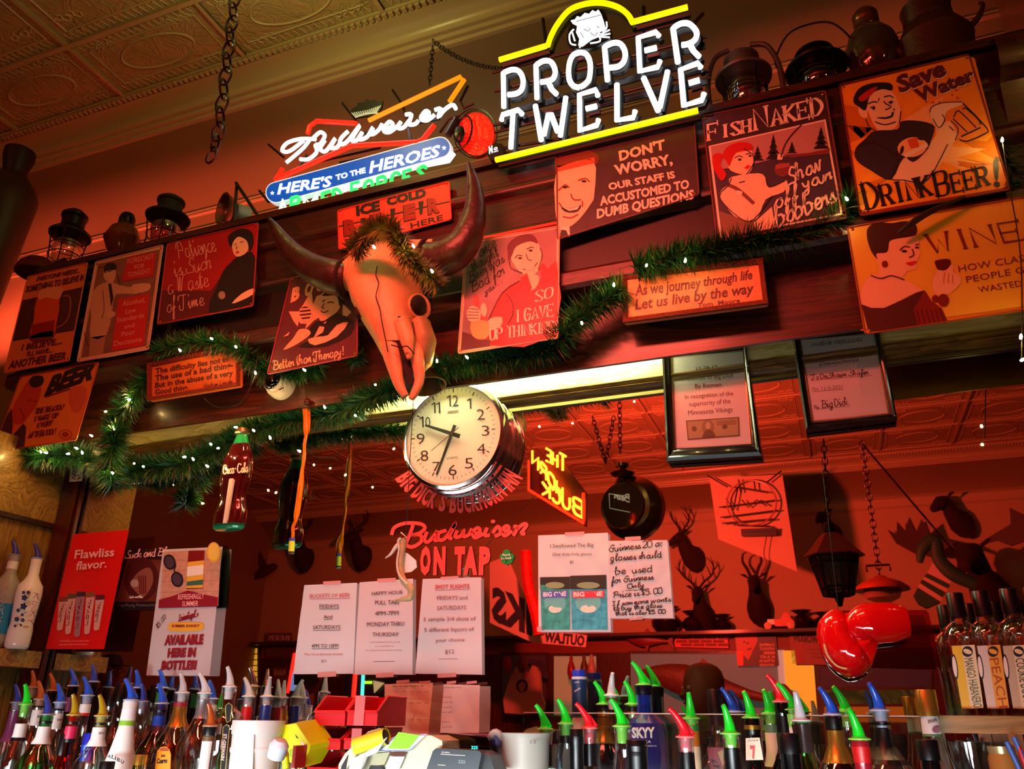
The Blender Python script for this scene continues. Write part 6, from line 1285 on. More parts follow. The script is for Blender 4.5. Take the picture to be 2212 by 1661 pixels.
def bottle(px, py, Y, prof='std', glassm=None, spout='g', neck=None, label=None, desc='', liquid=None, base=None, neckz=(-.024, -.065), lean=0.5, cap=None, tilt=None, fn=None, sc=1.0, group='pour spout bottles on the back bar', shoulder=None):
    c = PY(px, py, Y); pr = [(r * sc, z * sc) for r, z in PROF[prof]]; fl = base if base is not None else (1.202 if Y > -.54 else 1.122 if Y > -.70 else 1.042)
    floor_ = V((c.x, c.y, fl)); zt = c.z - fl; t = Thing('liquor_bottle', desc, 'bottle', floor_, group); glassm = glassm or CLR
    R = pr[-1][0]; P = [(r, zt + z) for r, z in pr] + [(R, .02), (R * .96, .006), (R * .8, 0), (0, 0.0)]
    t.part('glass_body', MB().lathe(P, floor_, 28), glassm)
    def rad(z):
        zs = [-q[1] for q in pr]; return float(np.interp(-z, zs, [q[0] for q in pr]))
    if liquid:
        m, lz = liquid; zz = [lz] + [q[1] for q in pr if q[1] < lz - .004]; t.part('liquid', MB().lathe([(0, zt + lz)] + [(rad(z) - .0012, zt + z) for z in zz] + [(R - .0012, .02), (0, .01)], floor_, 24), m)
    def band(z0, z1, m, nm, grow=.0007, a0=0, a1=None):
        zs = [z0] + [q[1] for q in pr if z1 < q[1] < z0] + [z1]; return t.part(nm, MB().lathe([(rad(z) + grow, zt + z) for z in zs], floor_, 24, a0=a0, a1=a1), m)
    if neck:
        for (z0, z1, m) in neck: band(z0, z1, m, 'neck_sleeve')
    if label:
        for (z0, z1, m) in label: band(z0, z1, m, 'label', .0009, math.radians(180), math.radians(345))
    if cap:
        m, h, r = cap; t.part('cap', MB().lathe([(0, zt + .003 + h * .0), (r, zt - .02), (r, zt + h - .002), (r * .93, zt + h), (0, zt + h)], floor_, 24), m)
    elif spout:
        m, f = SP[spout], FLG[spout]; z = V((0, 0, zt)); a = lean; L = V((-a * .8 - .16, -.25, 0))
        b = MB(); b.lathe([(.0, -.028), (.0095, -.028), (.0105, -.02), (.0098, -.018), (.0112, -.012), (.0104, -.01), (.0118, -.002), (.0118, 0), (.0185, .0005), (.0185, .003), (.012, .005), (0, .005)], floor_ + z, 20); o = t.part('spout_cork', b, f)
        q = floor_ + z + V((0, 0, .004)); b = MB()
        b.lathe([(.0135, -.001), (.012, .002), (.008, .005), (0, .006)], q, 14); b.tube(cr([q + V((0, 0, .002)), q + V((0, 0, .014)) + L * .004, q + V((0, 0, .028)) + L * .018, q + V((0, 0, .040)) + L * .034, q + V((0, 0, .046)) + L * .046], 3, False), [.0105, .0088, .0066, .0050, .0042], 10)
        b.tube([q + V((0, 0, .002)) - L * .026, q + V((0, 0, .02)) - L * .004, q + V((0, 0, .034)) + L * .022], [.0035, .0028, .002], 6); t.part('spout_tip', b, m)
    if fn: fn(t, zt, rad, floor_)
    return t
def btxt(txt, x0, y0, x1, y1, xt, yt, m, Y, nm='label_lettering', font='sans', bold=.03):
    def f(t, zt, rad, c):
        s = Sheet(Y=Y); s.text(txt, (x0, y0), (x1, y1), (xt, yt), m, font, 2, bold=bold)
        t.part(nm, s.tx, m, smooth=False)
    return f
WL = mat('#e8e8e4', 0.4); BK = mat('#0c0a0c', 0.3); GOLDM = mat('#c89a3a', 0.25, metal=0.8); SILV = mat('#b0b4b8', 0.25, metal=0.8); PUR2 = mat('#7a3a6a', 0.3); PKL = mat('#d82858', 0.4); BLL = mat('#1c48b8', 0.35); GRL = mat('#5a8a60', 0.4); CRL = mat('#e8dcb0', 0.4); AMBL = glass((.75, .32, .06), .06, .03); DARKL = mat('#0a0a18', 0.1)
YA, YB, YC = -.465, -.615, -.77
def nk(m, a=-.024, b=-.065): return [(a, b, m)]
nl = [  # x, y(flange), Y, profile, glass, spout, neck, label, description, lean
 (37, 1519, YB, 'std', CLR, 'n', [(-.02, -.1, PUR2)], None, 'bottle with purple banded neck, navy spout, nearest the left edge', .1),
 (56, 1523, YC, 'std', CLR, 'g', [(-.044, -.076, WL), (-.076, -.084, BK)], None, 'clear bottle with white square neck label and lime spout at far left', .0),
 (71, 1486, YA, 'wide', CLR, 'o', None, None, 'empty clear bottle with pale amber spout behind the left group', .0),
 (87, 1512, YB, 'std', CLR, 'o', [(-.016, -.02, BK), (-.026, -.066, WL)], None, 'clear bottle with white neck label and amber spout at left', .1),
 (102, 1545, YC, 'wide', GRNG, 'n', [(-.014, -.019, BK), (-.026, -.066, WL)], None, 'round shouldered green bottle with navy spout at lower left', .1),
 (114, 1493, YA, 'slim', BLKG, 'o', None, None, 'dark bottle with amber spout and black neck at left', .2),
 (130, 1519, YB, 'std', CLR, 'b', [(-.014, -.019, BK), (-.026, -.066, WL)], None, 'clear bottle with white neck label and blue spout left of the white rum bottle', .15),
 (159, 1483, YA, 'slim', BLKG, 'b', [(-.03, -.07, PUR2)], None, 'dark bottle with purple neck and blue spout in the left back row', .2),
 (160, 1546, YC, 'slim', REDG, 'y', [(-.014, -.019, BK), (-.024, -.052, PKL), (-.052, -.06, BK)], None, 'red bottle with hot pink neck label and yellow spout', .0),
 (189, 1504, YB, 'slim', CLR, 'b', [(-.02, -.042, WL), (-.042, -.049, REDP)], None, 'clear bottle with white and red neck label and tall blue spout', .25),
 (202, 1474, YA, 'slim', BLKG, 'n', None, None, 'black necked bottle with navy spout behind the white label bottles', .0),
 (220, 1548, YC, 'wide', CLR, 'y', [(-.014, -.019, BK), (-.024, -.066, WL)], None, 'round clear bottle with white neck label and yellow spout', .1),
 (297, 1487, YA, 'slim', BLKG, 'b', None, None, 'glossy black tall bottle with blue spout left of the dark blue liqueur', .0),
 (309, 1517, YA, 'std', CLR, 'n', None, None, 'clear bottle with navy spout behind the white curved bottle', .0),
 (351, 1487, YA, 'slim', BLKG, 'b', [(-.01, -.05, mat('#2a6a30', .3))], None, 'dark green necked bottle with blue spout under the white flyer', .15),
 (350, 1521, YB, 'wide', glass((.25, .25, .45), .1, .03), 'b', [(-.014, -.02, BK), (-.028, -.052, BLL), (-.052, -.064, mat('#2a1420', .4))], None, 'blue labelled bottle of dark liqueur with blue spout', .2),
 (442, 1499, YB, 'wide', CLR, 'c', [(-.014, -.058, SILV)], None, 'clear round bottle with silver neck foil and clear spout', .3),
 (458, 1511, YA, 'std', CLR, 'b', [(-.014, -.05, WL)], None, 'clear bottle with white neck label and blue spout behind the silver neck', .1),
 (537, 1506, YA, 'std', CLR, 'c', [(-.024, -.07, REDP)], None, 'clear bottle wrapped in red with clear spout above the white bucket', .2),
 (577, 1506, YA, 'std', CLR, 'c', [(-.02, -.09, mat('#202a80', .4))], None, 'clear bottle wrapped in navy with white stars above the white bucket', -.5),
 (546, 1484, -.43, 'std', CLR, 'm', None, None, 'small bottle with steel spout close to the mirror above the bucket', .1),
 (1178, 1577, YB, 'std', CLR, 'g', [(-.028, -.07, BK)], None, 'clear fluted bottle with black neck sleeve, first lime spout from the pitcher', .3),
 (1223, 1565, YB, 'cone', glass((.7, .88, .95), .1, .03), 'g', [(-.022, -.036, BK)], [(-.105, -.2, mat('#c8dce4', .4))], 'pale blue gin bottle with lime spout', .2),
 (1273, 1575, YB, 'std', CLR, 'r', [(-.028, -.07, BK)], None, 'clear bottle with black neck sleeve and red spout beside the frosted bottle', .5),
 (1304, 1523, YA, 'wide', BLKG, 'g', [(-.004, -.014, BK), (-.014, -.024, GOLDM), (-.026, -.08, mat('#7a6a20', .25, metal=.6))], None, 'dark round bottle with gold foil neck and lime spout', .3),
 (1321, 1504, YA, 'slim', CLR, 'c', [(-.004, -.01, mat('#6a2018', .4))], None, 'clear bottle with clear spout left of the cobalt bottle', -.4),
 (1367, 1523, YA, 'std', CLR, 'g', [(-.004, -.014, BK), (-.014, -.02, GOLDM)], None, 'clear bottle with black and gold neck and lime spout beside the cobalt bottle', .2),
 (1344, 1571, YC, 'cone', CLR, 'g', None, None, 'clear pear shaped bottle with lime spout in front of the cobalt bottle', .3),
 (1493, 1554, YB, 'slim', CLR, 'g', [(-.012, -.022, mat('#2a8a30', .4)), (-.022, -.05, mat('#c87818', .4)), (-.05, -.11, CRL)], None, 'bottle with orange and cream neck label and tall lime spout', -.2),
 (1481, 1594, YC, 'std', CLR, 'r', [(-.024, -.064, BK)], None, 'clear bottle with black neck sleeve and red spout right of the cobalt bottle', .5),
 (1578, 1587, YC, 'std', CLR, 'g', [(-.022, -.06, BK)], None, 'clear bottle with black neck sleeve and tall lime spout left of the seven label', .0),
 (1584, 1540, YA, 'slim', BLKG, 'b', None, None, 'black bottle with blue spout behind the black sleeved bottle', .35),
 (1663, 1544, YA, 'std', CLR, 'g', [(-.02, -.035, GRL), (-.035, -.1, CRL)], None, 'clear bottle with cream neck label and thin lime spout', .0),
 (1689, 1518, YB, 'std', BLKG, 'r', [(-.024, -.1, BK)], None, 'black bottle with red spout right of the seven label bottle', .4),
 (1711, 1535, YB, 'std', CLR, 'g', [(-.006, -.03, FLG['g']), (-.03, -.08, WL)], None, 'white labelled bottle with lime spout right of the black bottle', .4),
 (1730, 1559, YC, 'cone', GRNG, 'c', [(-.004, -.05, mat('#3a2a2c', .3))], None, 'green whiskey bottle with dark neck wrap and clear spout', -.1),
 (1799, 1546, YB, 'wide', BRN, 'b', [(-.004, -.024, BK), (-.026, -.082, GOLDM)], None, 'brown bottle with gold neck label and blue spout', .3),
 (1827, 1539, YA, 'std', CLR, 'g', None, None, 'clear bottle with lime spout behind the gold labelled bottle', .3),
 (1857, 1599, YC, 'std', mat('#a01828', .25, coat=.5), 'g', [(-.01, -.035, REDP)], None, 'opaque red bottle with lime spout in the front right row', .1),
 (1901, 1537, YB, 'wide', CLR, 'b', [(-.018, -.024, BK), (-.03, -.09, BK), (-.06, -.082, mat('#b8a878', .4))], None, 'clear bottle with black and silver neck label and large blue spout', .15)]
for (x, y, Y, pf, g_, sp, nk_, lb, d, ln_) in nl:
    fn = None
    if 'white neck label' in d and y > 1500 and x < 230: fn = btxt('BERRY', x - 6, y + 38, x + 8, y + 38, x - 6, y + 33, INK, Y - .017)
    bottle(x, y, Y, pf, g_, sp, nk_, lb, d, lean=ln_, fn=fn)
# named ones
def jose(t, zt, rad, c):
    s = Sheet(Y=YC - .053).F(300, 1440, 6.9125); OR = mat('#e8901c', .4)
    s.poly([(240, 1528), (270, 1260), (330, 1200), (400, 1190), (455, 1230), (480, 1310), (470, 1528)], OR, 1); s.poly([(310, 1250), (350, 1205), (430, 1215), (445, 1260)], mat('#a04818', .4), 2, 2); s.text('Jose', (330, 1345), (395, 1345), (335, 1300), INK, 'sans', 3, bold=.03); s.text('Cuervo', (272, 1445), (425, 1435), (280, 1370), INK, 'sans', 3, bold=.05)
    t.part('label', s.mb, OR, smooth=False); t.part('label_lettering', s.tx, INK, smooth=False)
bottle(394, 1498, YB, 'wide', CLR, 'c', [(-.022, -.032, mat('#9a2030', .4)), (-.032, -.08, GOLDM)], None, 'gold necked tequila bottle with orange label and clear spout', (AMBL, -.12), lean=0, fn=jose, sc=1.15)
bottle(455, 1570, YC, 'slim', CLR, 'o', [(-.0, -.018, BK), (-.02, -.1, mat('#6a4a28', .5))], [(-.03, -.1, WL)], 'front bottle with black collar and red tipped gold spout', lean=.0)
def malibu(t, zt, rad, c):
    s = Sheet(Y=YC - .045).F(0, 1440, 6.9125)
    for ch, x, y, r in (('A', 1610, 1350, 8), ('L', 1665, 1362, 12), ('I', 1715, 1378, 0), ('B', 1745, 1400, 10), ('U', 1800, 1428, 12)): s.text(ch, (x, y), (x + 44 if ch != 'I' else x + 12, y + 26), (x + 14, y - 52), INK, 'sans', 3, bold=.03)
    t.part('label_lettering', s.tx, INK, smooth=False)
WB = mat('#eef2ec', 0.2, coat=0.4)
bottle(283, 1514, YC, 'cone', WB, 'b', [(-.018, -.044, mat('#f0f0f0', .3)), (-.044, -.055, mat('#8ac830', .35))], None, 'white coconut rum bottle with lime band and blue spout', lean=.35, fn=malibu, sc=1.1)
def germ(t, zt, rad, c):
    s = Sheet(Y=YB - .048).F(300, 1440, 6.9125); YE = mat('#d8d070', .4)
    for m, g_, l in ((YE, 8, 1), (INK, 0, 2)):
        s.poly([(1300 - g_, 580), (1345, 545 - g_), (1390 + g_, 580), (1360 + g_, 810), (1320, 830 + g_), (1305 - g_, 800)], m, l); s.poly([(1262 - g_, 900), (1310, 868 - g_), (1352 + g_, 900), (1290 + g_, 1528), (1225 - g_, 1528)], m, l)
    s.text('ST-GERMAIN', (1268, 1000), (1225, 1395), (1320, 1005), WHT, 'sans', 3, bold=.04); t.part('label', s.mb, INK, smooth=False); t.part('label_lettering', s.tx, WHT, smooth=False)
bottle(496, 1485, YB, 'flute', CLR, 'c', None, None, 'tall fluted elderflower liqueur bottle with slim black label', lean=.0, fn=germ, sc=1.12)
for (x, y, Y, cm, h, r, pf, gm, d, nk_) in ((140, 1612, YC, BK, .028, .0165, 'wide', REDG, 'pink red bottle with square black cap at lower left', None), (241, 1510, YA, BK, .03, .016, 'std', CLR, 'clear bottle with black cap behind the left spouts', None), (261, 1500, YA, BK, .03, .016, 'std', CLR, 'second black capped bottle near the mirror at left', None), (192, 1605, YC, mat('#1c28b0', .3), .022, .0145, 'slim', CLR, 'clear bottle with blue screw cap and blue neck label', [(-.004, -.04, BLL)]), (302, 1648, -.86, GOLDM, .017, .0145, 'std', DGRN, 'bottle with gold screw cap at the bottom edge', None), (1547, 1545, YA, BK, .053, .0165, 'wide', CLR, 'clear bottle with tall black cap and red berry label', None), (1251, 1462, YA, mat('#1838b0', .25), .015, .0165, 'goose', mat('#c4c0c4', .35), 'frosted vodka bottle with royal blue cap and navy neck', [(-.006, -.088, mat('#12305c', .4))]), (1245, 1586, -.66, BK, .01, .014, 'std', CLR, 'clear bottle with black and gold neck sleeve between the spouts', [(-.004, -.07, BK)]), (1375, 1606, -.86, BK, .006, .0185, 'square', CLR, 'black sleeved bottle in front of the cobalt bottle', [(-.004, -.055, BK)]), (1705, 1600, -.83, BK, .012, .02, 'square', BLKG, 'glossy black capped bottle near the green whiskey', None), (2003, 1522, YB, GOLDM, .026, .0185, 'cone', CLR, 'bourbon bottle with gold cap and white neck label', [(-.004, -.05, WL), (-.05, -.054, GRL)]), (2003, 1612, -.83, BK, .01, .017, 'wide', BLKG, 'black waxed bottle in front of the gold capped bottle', None), (231, 1655, -.86, BK, .01, .016, 'std', CLR, 'black topped bottle with gold trim at the bottom edge left', None)):
    def fn(t, zt, rad, c, x=x):
        if x == 1251:
            s = Sheet(Y=YA - .018).F(1060, 1420, 6.506)
            for k in range(5): s.text('GREY', (1178 + 0 * k, 360), (1250, 352), (1178, 345), WHT, 'sans', 2); s.text('GOOSE', (1180, 490), (1262, 440), (1175, 470), WHT, 'sans', 2, bold=.02); break
            t.part('label_lettering', s.tx, WHT, smooth=False)
        if x == 1547:
            s = Sheet(Y=YA - .054).F(1380, 1420, 6.506); s.poly([(960, 1265), (1190, 1265), (1190, 1568), (1000, 1568)], mat('#b02840', .4), 1, 0); s.poly([(1110, 1330), (1190, 1290), (1190, 1560)], mat('#d8a868', .4), 2); s.text('LY', (1010, 1425), (1075, 1568), (1105, 1460), INK, 'sans', 3, bold=.05)
            t.part('label', s.mb, INK, smooth=False); t.part('label_lettering', s.tx, INK, smooth=False)
        if x == 192:
            s = Sheet(Y=YC - .017).F(0, 1440, 6.9125); s.text('gT', (1245, 1265), (1335, 1225), (1255, 1205), mat('#b8d0f0', .4), 'script', 2, w=7); t.part('label_lettering', s.tx, WHT, smooth=False)
        if x == 2003 and c.y > -.7:
            s = Sheet(Y=YB - .021).F(1700, 1420, 4.32); s.text('EVAN', (1320, 615), (1400, 600), (1315, 585), INK, 'sans', 2, bold=.03); s.ell((1395, 675), 40, 30, mat('#7a3048', .4), 2); t.part('label_lettering', s.tx, INK, smooth=False); t.part('rose_emblem', s.mb, INK, smooth=False)
    bottle(x, y, Y, pf, gm, None, nk_, None, d, cap=(cm, h, r), fn=fn)
def skyy(t, zt, rad, c):
    s = Sheet(Y=YA - .049).F(1080, 1120, 3.07); s.text('SKYY', (875, 1452), (1030, 1450), (872, 1385), WHT, 'sans', 2, bold=.05); s.text('VODKA', (890, 1488), (1002, 1488), (890, 1470), WHT, 'sans', 2); s.text('SAN FRANCISCO, CA', (935, 1512), (1040, 1512), (935, 1503), WHT, 'sans', 2); t.part('label_lettering', s.tx, WHT, smooth=False)
bottle(1390, 1481, YA, 'square', BLUEG, 'g', [(-.0, -.02, mat('#0a0c20', .2))], None, 'square cobalt blue vodka bottle with white lettering and lime spout', lean=.4, fn=skyy, sc=1.05)
def seven(t, zt, rad, c):
    s = Sheet(Y=YB - .040).F(1380, 1420, 6.506); s.poly([(1500, 1135), (1695, 1125), (1750, 1440), (1505, 1445)], mat('#f0e4c4', .4), 1); s.text('7', (1590, 1415), (1665, 1415), (1560, 1240), REDP, 'sans', 2, bold=.06); s.text('SEAGRAM', (1535, 1180), (1680, 1172), (1533, 1160), GT, 'sans', 2); t.part('label', s.mb, CRL, smooth=False); t.part('label_lettering', s.tx, REDP, smooth=False)
bottle(1623, 1552, YB, 'std', BLKG, 'g', [(-.012, -.02, GOLDM), (-.02, -.034, BK)], None, 'dark bottle with cream label and red seven, lime spout', lean=.05, fn=seven, sc=1.05)
def bomb(t, zt, rad, c):
    pass
# tall bottles on the two little shelves
def kinky(w_):
    def f(t, zt, rad, c):
        s = Sheet(Y=-.562 if w_ else -.597).F(0, 1120, 5.192)
        if w_:
            s.text('KINKY', (385, 835), (320, 1170), (440, 850), mat('#b02858', .4), 'serif', 2, w=7)
            FB = mat('#1c4080', .4)
            for (x, y, r) in ((265, 830, 24), (320, 830, 28), (275, 890, 40), (265, 985, 45), (205, 1030, 26), (250, 1080, 22), (190, 1130, 34), (255, 1140, 28), (235, 1195, 20), (170, 1205, 20)):
                for k in range(5): a = k * 1.2566; s.ell((x + r * .5 * math.cos(a), y + r * .5 * math.sin(a)), r * .42, r * .3, FB, 1, math.degrees(a))
            s.ell((290, 1215), 40, 14, mat('#d8c070', .4), 1)
            t.part('flower_print', s.mb, FB, smooth=False)
        else: s.text('KINKY', (40, 795), (-40, 1150), (95, 805), WHT, 'serif', 2, w=7)
        t.part('label_lettering', s.tx, WHT, smooth=False)
    return f
PROF['kinky'] = [(.0155, 0), (.0165, -.004), (.0155, -.02), (.016, -.05), (.022, -.065), (.036, -.085), (.038, -.11), (.035, -.16), (.032, -.2), (.035, -.22)]
bottle(32, 1201, -.56, 'kinky', mat('#a8a49c', 0.35, alpha=.85), 'n', [(-.018, -.042, WL), (-.15, -.24, mat('#1f86b8', .35))], None, 'frosted bottle half full of blue liqueur on the left shelf', None, base=SHZ, fn=kinky(0), lean=.2, group='tall bottles on the left shelf')
bottle(80, 1208, -.525, 'kinky', WB, 'n', None, None, 'white bottle with blue flower print on the left shelf', base=SHZ, fn=kinky(1), lean=.2, group='tall bottles on the left shelf')
PROF['flav'] = [(.0155, 0), (.0165, -.004), (.0155, -.02), (.0175, -.03), (.030, -.04), (.036, -.055), (.0365, -.075), (.0345, -.16), (.033, -.22)]
for i, (x, y, tx, c1, c2, d) in enumerate(((2066, 1312, 'MANGO HABANERO', mat('#e8c830', .4), CRL, 'mango habanero whiskey bottle, first on the right shelf'), (2122, 1308, 'PEACH', mat('#e89820', .4), mat('#e8a838', .4), 'peach whiskey bottle, middle on the right shelf'), (2183, 1303, 'COOKIE DOUGH', mat('#c8b898', .4), CRL, 'cookie flavor whiskey bottle, third on the right shelf'), (2236, 1300, 'SALTED', CRL, CRL, 'flavored whiskey bottle half cut by the right edge'))):
    Y = -.50
    def fn(t, zt, rad, c, i=i, x=x, tx=tx, c1=c1, c2=c2):
        s = Sheet(Y=Y - .0375).F(1960, 1240, 3.944); o = i * 218
        s.poly([(375 + o, 612), (460 + o, 608), (540 + o, 1148), (465 + o, 1145)], c1 if i != 1 else mat('#d8d0c0', .4), 1); s.poly([(460 + o, 608), (572 + o, 602), (650 + o, 1140), (540 + o, 1148)], c2, 1)
        s.ell((512 + o, 660), 46, 46, INK, 2); s.ell((512 + o, 660), 38, 20, c2, 3, 20); s.ell((405 + o, 790), 24, 110, INK, 2, -8); s.ell((403 + o, 790), 17, 90, WHT, 3, -8)
        s.text(tx, (482 + o, 720), (565 + o, 1140), (560 + o, 712), mat('#4a4a1c', .4) if i == 0 else mat('#b04818', .4) if i == 1 else INK, 'sans', 3, bold=.0)
        t.part('label', s.mb, CRL, smooth=False); t.part('label_lettering', s.tx, INK, smooth=False)
    bottle(x, y, Y, 'flav', CLR, None, None, None, d, (mat('#7a2c10', .15, trans=.3), -.115), base=RSZ, cap=(BK, .028, .0165), fn=fn, group='flavored whiskey bottles on the right shelf')

# ================================================================ counter things
ac = Thing('acrylic_guard', 'clear acrylic guard sheet standing behind the right bottles', 'guard', PY(1600, 1600, -.545) + V((0, 0, 0)))
def sheet_(x0, y0, x1, y1):
    a, b = PY(x0, y0, -.545), PY(x1, y1, -.545); g = MB(); g.box((a.x, -.5465, 1.205), (b.x, -.5435, a.z)); o = ac.part('acrylic_sheet', g, glass((.93, .94, .93), .05, .05), smooth=False)
    g = MB(); g.box((a.x, -.5465, a.z), (b.x, -.5435, a.z + .0022)); ac.part('polished_edge', g, mat('#d8d0c0', .3, alpha=.8))
sheet_(1131, 1540, 1640, 1545); sheet_(1705, 1546, 2056, 1552)
# white bucket
CN0 = 1.042
def onc(px, py, Y): p = PY(px, py, Y); return V((p.x, Y, 1.042))
PL = mat('#e4e4de', 0.4); c = onc(555, 1600, -.80); zt = PY(555, 1556, -.80).z; r = (PY(606, 1580, -.8).x - PY(517, 1580, -.8).x) / 2
t = Thing('plastic_bucket', 'white plastic bucket with wire bail right of the star wrapped bottle', 'bucket', c)
H_ = zt - c.z; t.part('body', MB().lathe([(r * .8, 0), (r * .98, H_ * .93), (r * 1.02, H_ * .93), (r * 1.04, H_ * .97), (r * 1.04, H_), (r * .98, H_), (r * .96, H_ * .95), (r * .8, .01), (0, .01)], c, 40), PL)
t.part('grip_flap', MB().tube(cr([c + V((r * .45, -r * .9, H_ * .93)), c + V((r * .7, -r * .8, H_ * .55)), c + V((r * .95, -r * .5, H_ * .3))], 4, False), .004, 6, flat=.5), PL)
t.part('ribbed_band', MB().lathe([(r * .985, H_ * .84), (r * 1.0, H_ * .845), (r * 1.0, H_ * .86), (r * .985, H_ * .865)], c, 40), PL)
o = single('white_scoop', 'small white plastic cap leaning on the bucket foot', 'scoop', MB().lathe([(.0, 0), (.018, .004), (.02, .03), (.012, .04), (0, .042)], PY(594, 1640, -.88), 16, ax=(.4, -.2, 1)), mat('#dfe4ee', .4))
# yellow box, marker
def tbox(name, label, cat, pts, Y, dep, m, parts=()):
    P = [PY(x, y, Y) for x, y in pts]; t = Thing(name, label, cat, (P[-1] + P[-2]) / 2); t.part('body', MB().prism(P, dep, m), m, smooth=False); return t, P
YLB = mat('#d4ea10', 0.4, emit=.05)
t, P = tbox('cardboard_box', 'bright yellow green carton leaning beside the white bucket', 'box', [(613, 1566), (640, 1563), (671, 1610), (668, 1622), (645, 1661), (618, 1640), (604, 1590)], -.78, (.01, .07, .01), YLB)
s = Sheet(Y=-.7805); s.fr = (600, 1440, 4.608); s.poly([(170, 670), (210, 712), (190, 712)], INK, 1); s.ell((140, 860), 40, 44, mat('#9ab80c', .4), 1); s.poly([(235, 745), (305, 790), (290, 812), (225, 765)], WHT, 1); t.part('artwork', s.mb, INK, smooth=False)
a, b_ = PY(614, 1600, -.85), PY(618, 1661, -.85); t = Thing('highlighter_pen', 'yellow highlighter pen standing capped next to the yellow carton', 'marker', b_); t.part('barrel', MB().tube([b_, b_.lerp(a, .55)], .0075, 12), mat('#e4ea18', .4)); t.part('cap', MB().tube([b_.lerp(a, .5), a], [.0062, .005], 12), mat('#d8e010', .4))
a, b_ = PY(649, 1610, -.80), PY(636, 1658, -.80); single('red_booklet', 'thin red booklet leaning against the yellow carton', 'booklet', MB().box((a.x - .004, -.82, b_.z), (a.x + .004, -.78, a.z)), mat('#b02018', .4))
# red stackable bins
RB = mat('#d0101c', 0.35); zz = [(1503, 1568, 684, 738), (1573, 1620, 676, 728), (1628, 1690, 668, 720)]
for i, (y0, y1, x0, x1) in enumerate(zz):
    for j in range(2):
        dx = j * 70
        Y = -.72; a = PY(x0 + dx, y0, Y); b_ = PY(x1 + dx + 6, y1, Y); zt, zb = a.z, b_.z; xa, xb = a.x, b_.x; D_ = .13
        nm = ('upper', 'middle', 'lower')[i] + ' ' + ('left', 'right')[j]
        t = Thing('storage_bin', f'{nm} bin of the red plastic bin stack by the register', 'bin', V(((xa + xb) / 2, Y, zb)), 'red stacking bins')
        g = MB(); w_ = .0025
        g.box((xa, Y, zb), (xb, Y + D_, zb + w_)); g.box((xa + w_, Y, zb + w_), (xb - w_, Y + w_, zb + (zt - zb) * .45))
        for xx in (xa, xb - w_): g.prism([(xx, Y, zb + w_), (xx, Y + D_, zb + w_), (xx, Y + D_, zt), (xx, Y + .04, zt), (xx, Y, zb + (zt - zb) * .5)], (w_, 0, 0))
        g.box((xa + w_, Y + D_ - w_, zb + w_), (xb - w_, Y + D_, zt)); t.part('shell', g, RB, smooth=False)
        g = MB()
        g.tube([(xa, Y, zb + (zt - zb) * .5), (xa, Y + .04, zt), (xa, Y + D_, zt)], .0025, 5); g.tube([(xb, Y, zb + (zt - zb) * .5), (xb, Y + .04, zt), (xb, Y + D_, zt)], .0025, 5); g.tube([(xa, Y - .001, zb + (zt - zb) * .47), (xb, Y - .001, zb + (zt - zb) * .47)], .003, 5); t.part('rim', g, mat('#e82830', .3))
        if j == 1:
            g = MB(); g.box((xa + .02, Y - .0045, zb), (xa + .045, Y - .004, zt)); t.part('clear_tape', g, mat('#f09090', .3, alpha=.45))
# register, printer, yellow roll
CRE = mat('#d8d8b8', 0.4); YR = -.86
def quadbox(t, nm, pts, d, m, sm=False, Y=YR, label=None): return t.part(nm, MB().prism([PY(x, y, Y) for x, y in pts], d, m), m, smooth=sm, label=label)
t = Thing('cash_register', 'cream cash register with a green sticky note under the price list', 'cash register', PY(880, 1661, YR))
quadbox(t, 'body', [(735, 1690), (742, 1650), (800, 1612), (850, 1592), (930, 1588), (955, 1600), (958, 1640), (950, 1700)], (0, .12, 0), CRE)
quadbox(t, 'side_panel', [(728, 1700), (732, 1650), (745, 1628), (795, 1580), (822, 1572), (822, 1595), (790, 1602), (745, 1665), (740, 1700)], (0, .02, 0), CRE, Y=YR - .01)
quadbox(t, 'grille', [(790, 1592), (800, 1583), (812, 1580), (811, 1592)], (0, .002, 0), INK, Y=YR - .0125)
quadbox(t, 'grille', [(733, 1690), (737, 1655), (746, 1640), (752, 1630), (748, 1650), (742, 1690)], (0, .002, 0), INK, Y=YR - .0125)
quadbox(t, 'key_cover', [(795, 1655), (812, 1628), (842, 1624), (830, 1652)], (0, .004, 0), mat('#b8b08c', .4), Y=YR - .008)
quadbox(t, 'receipt_paper', [(832, 1661), (842, 1634), (874, 1634), (862, 1662)], (0, .002, 0), mat('#e8ecf4', .4), Y=YR - .009)
quadbox(t, 'slot', [(795, 1665), (800, 1653), (828, 1654), (825, 1660), (833, 1660), (832, 1666)], (0, .002, 0), INK, Y=YR - .0095)
quadbox(t, 'window', [(845, 1624), (878, 1624), (874, 1633), (842, 1632)], (0, .002, 0), mat('#6a3a30', .2), Y=YR - .009)
o = single('framed_note', 'white card with blue border lying on the register', 'card', MB().prism([PY(*q, YR - .012) for q in [(815, 1622), (858, 1587), (922, 1586), (885, 1623)]], (0, .002, 0)), mat('#e8ecf4', .4), smooth=False)
s = Sheet(Y=YR - .0125); s.line([(818, 1621), (859, 1588), (920, 1588), (885, 1621)], 1.5, mat('#3a48a0', .4), 1, closed=True); s.mb.build('border_print', None, o, o.location, False)
single('sticky_note', 'lime green sticky note on the cash register', 'note', MB().prism([PY(*q, YR - .015) for q in [(837, 1617), (861, 1581), (906, 1588), (882, 1618)]], (0, .001, 0)), mat('#8af020', .4, emit=.08), smooth=False)
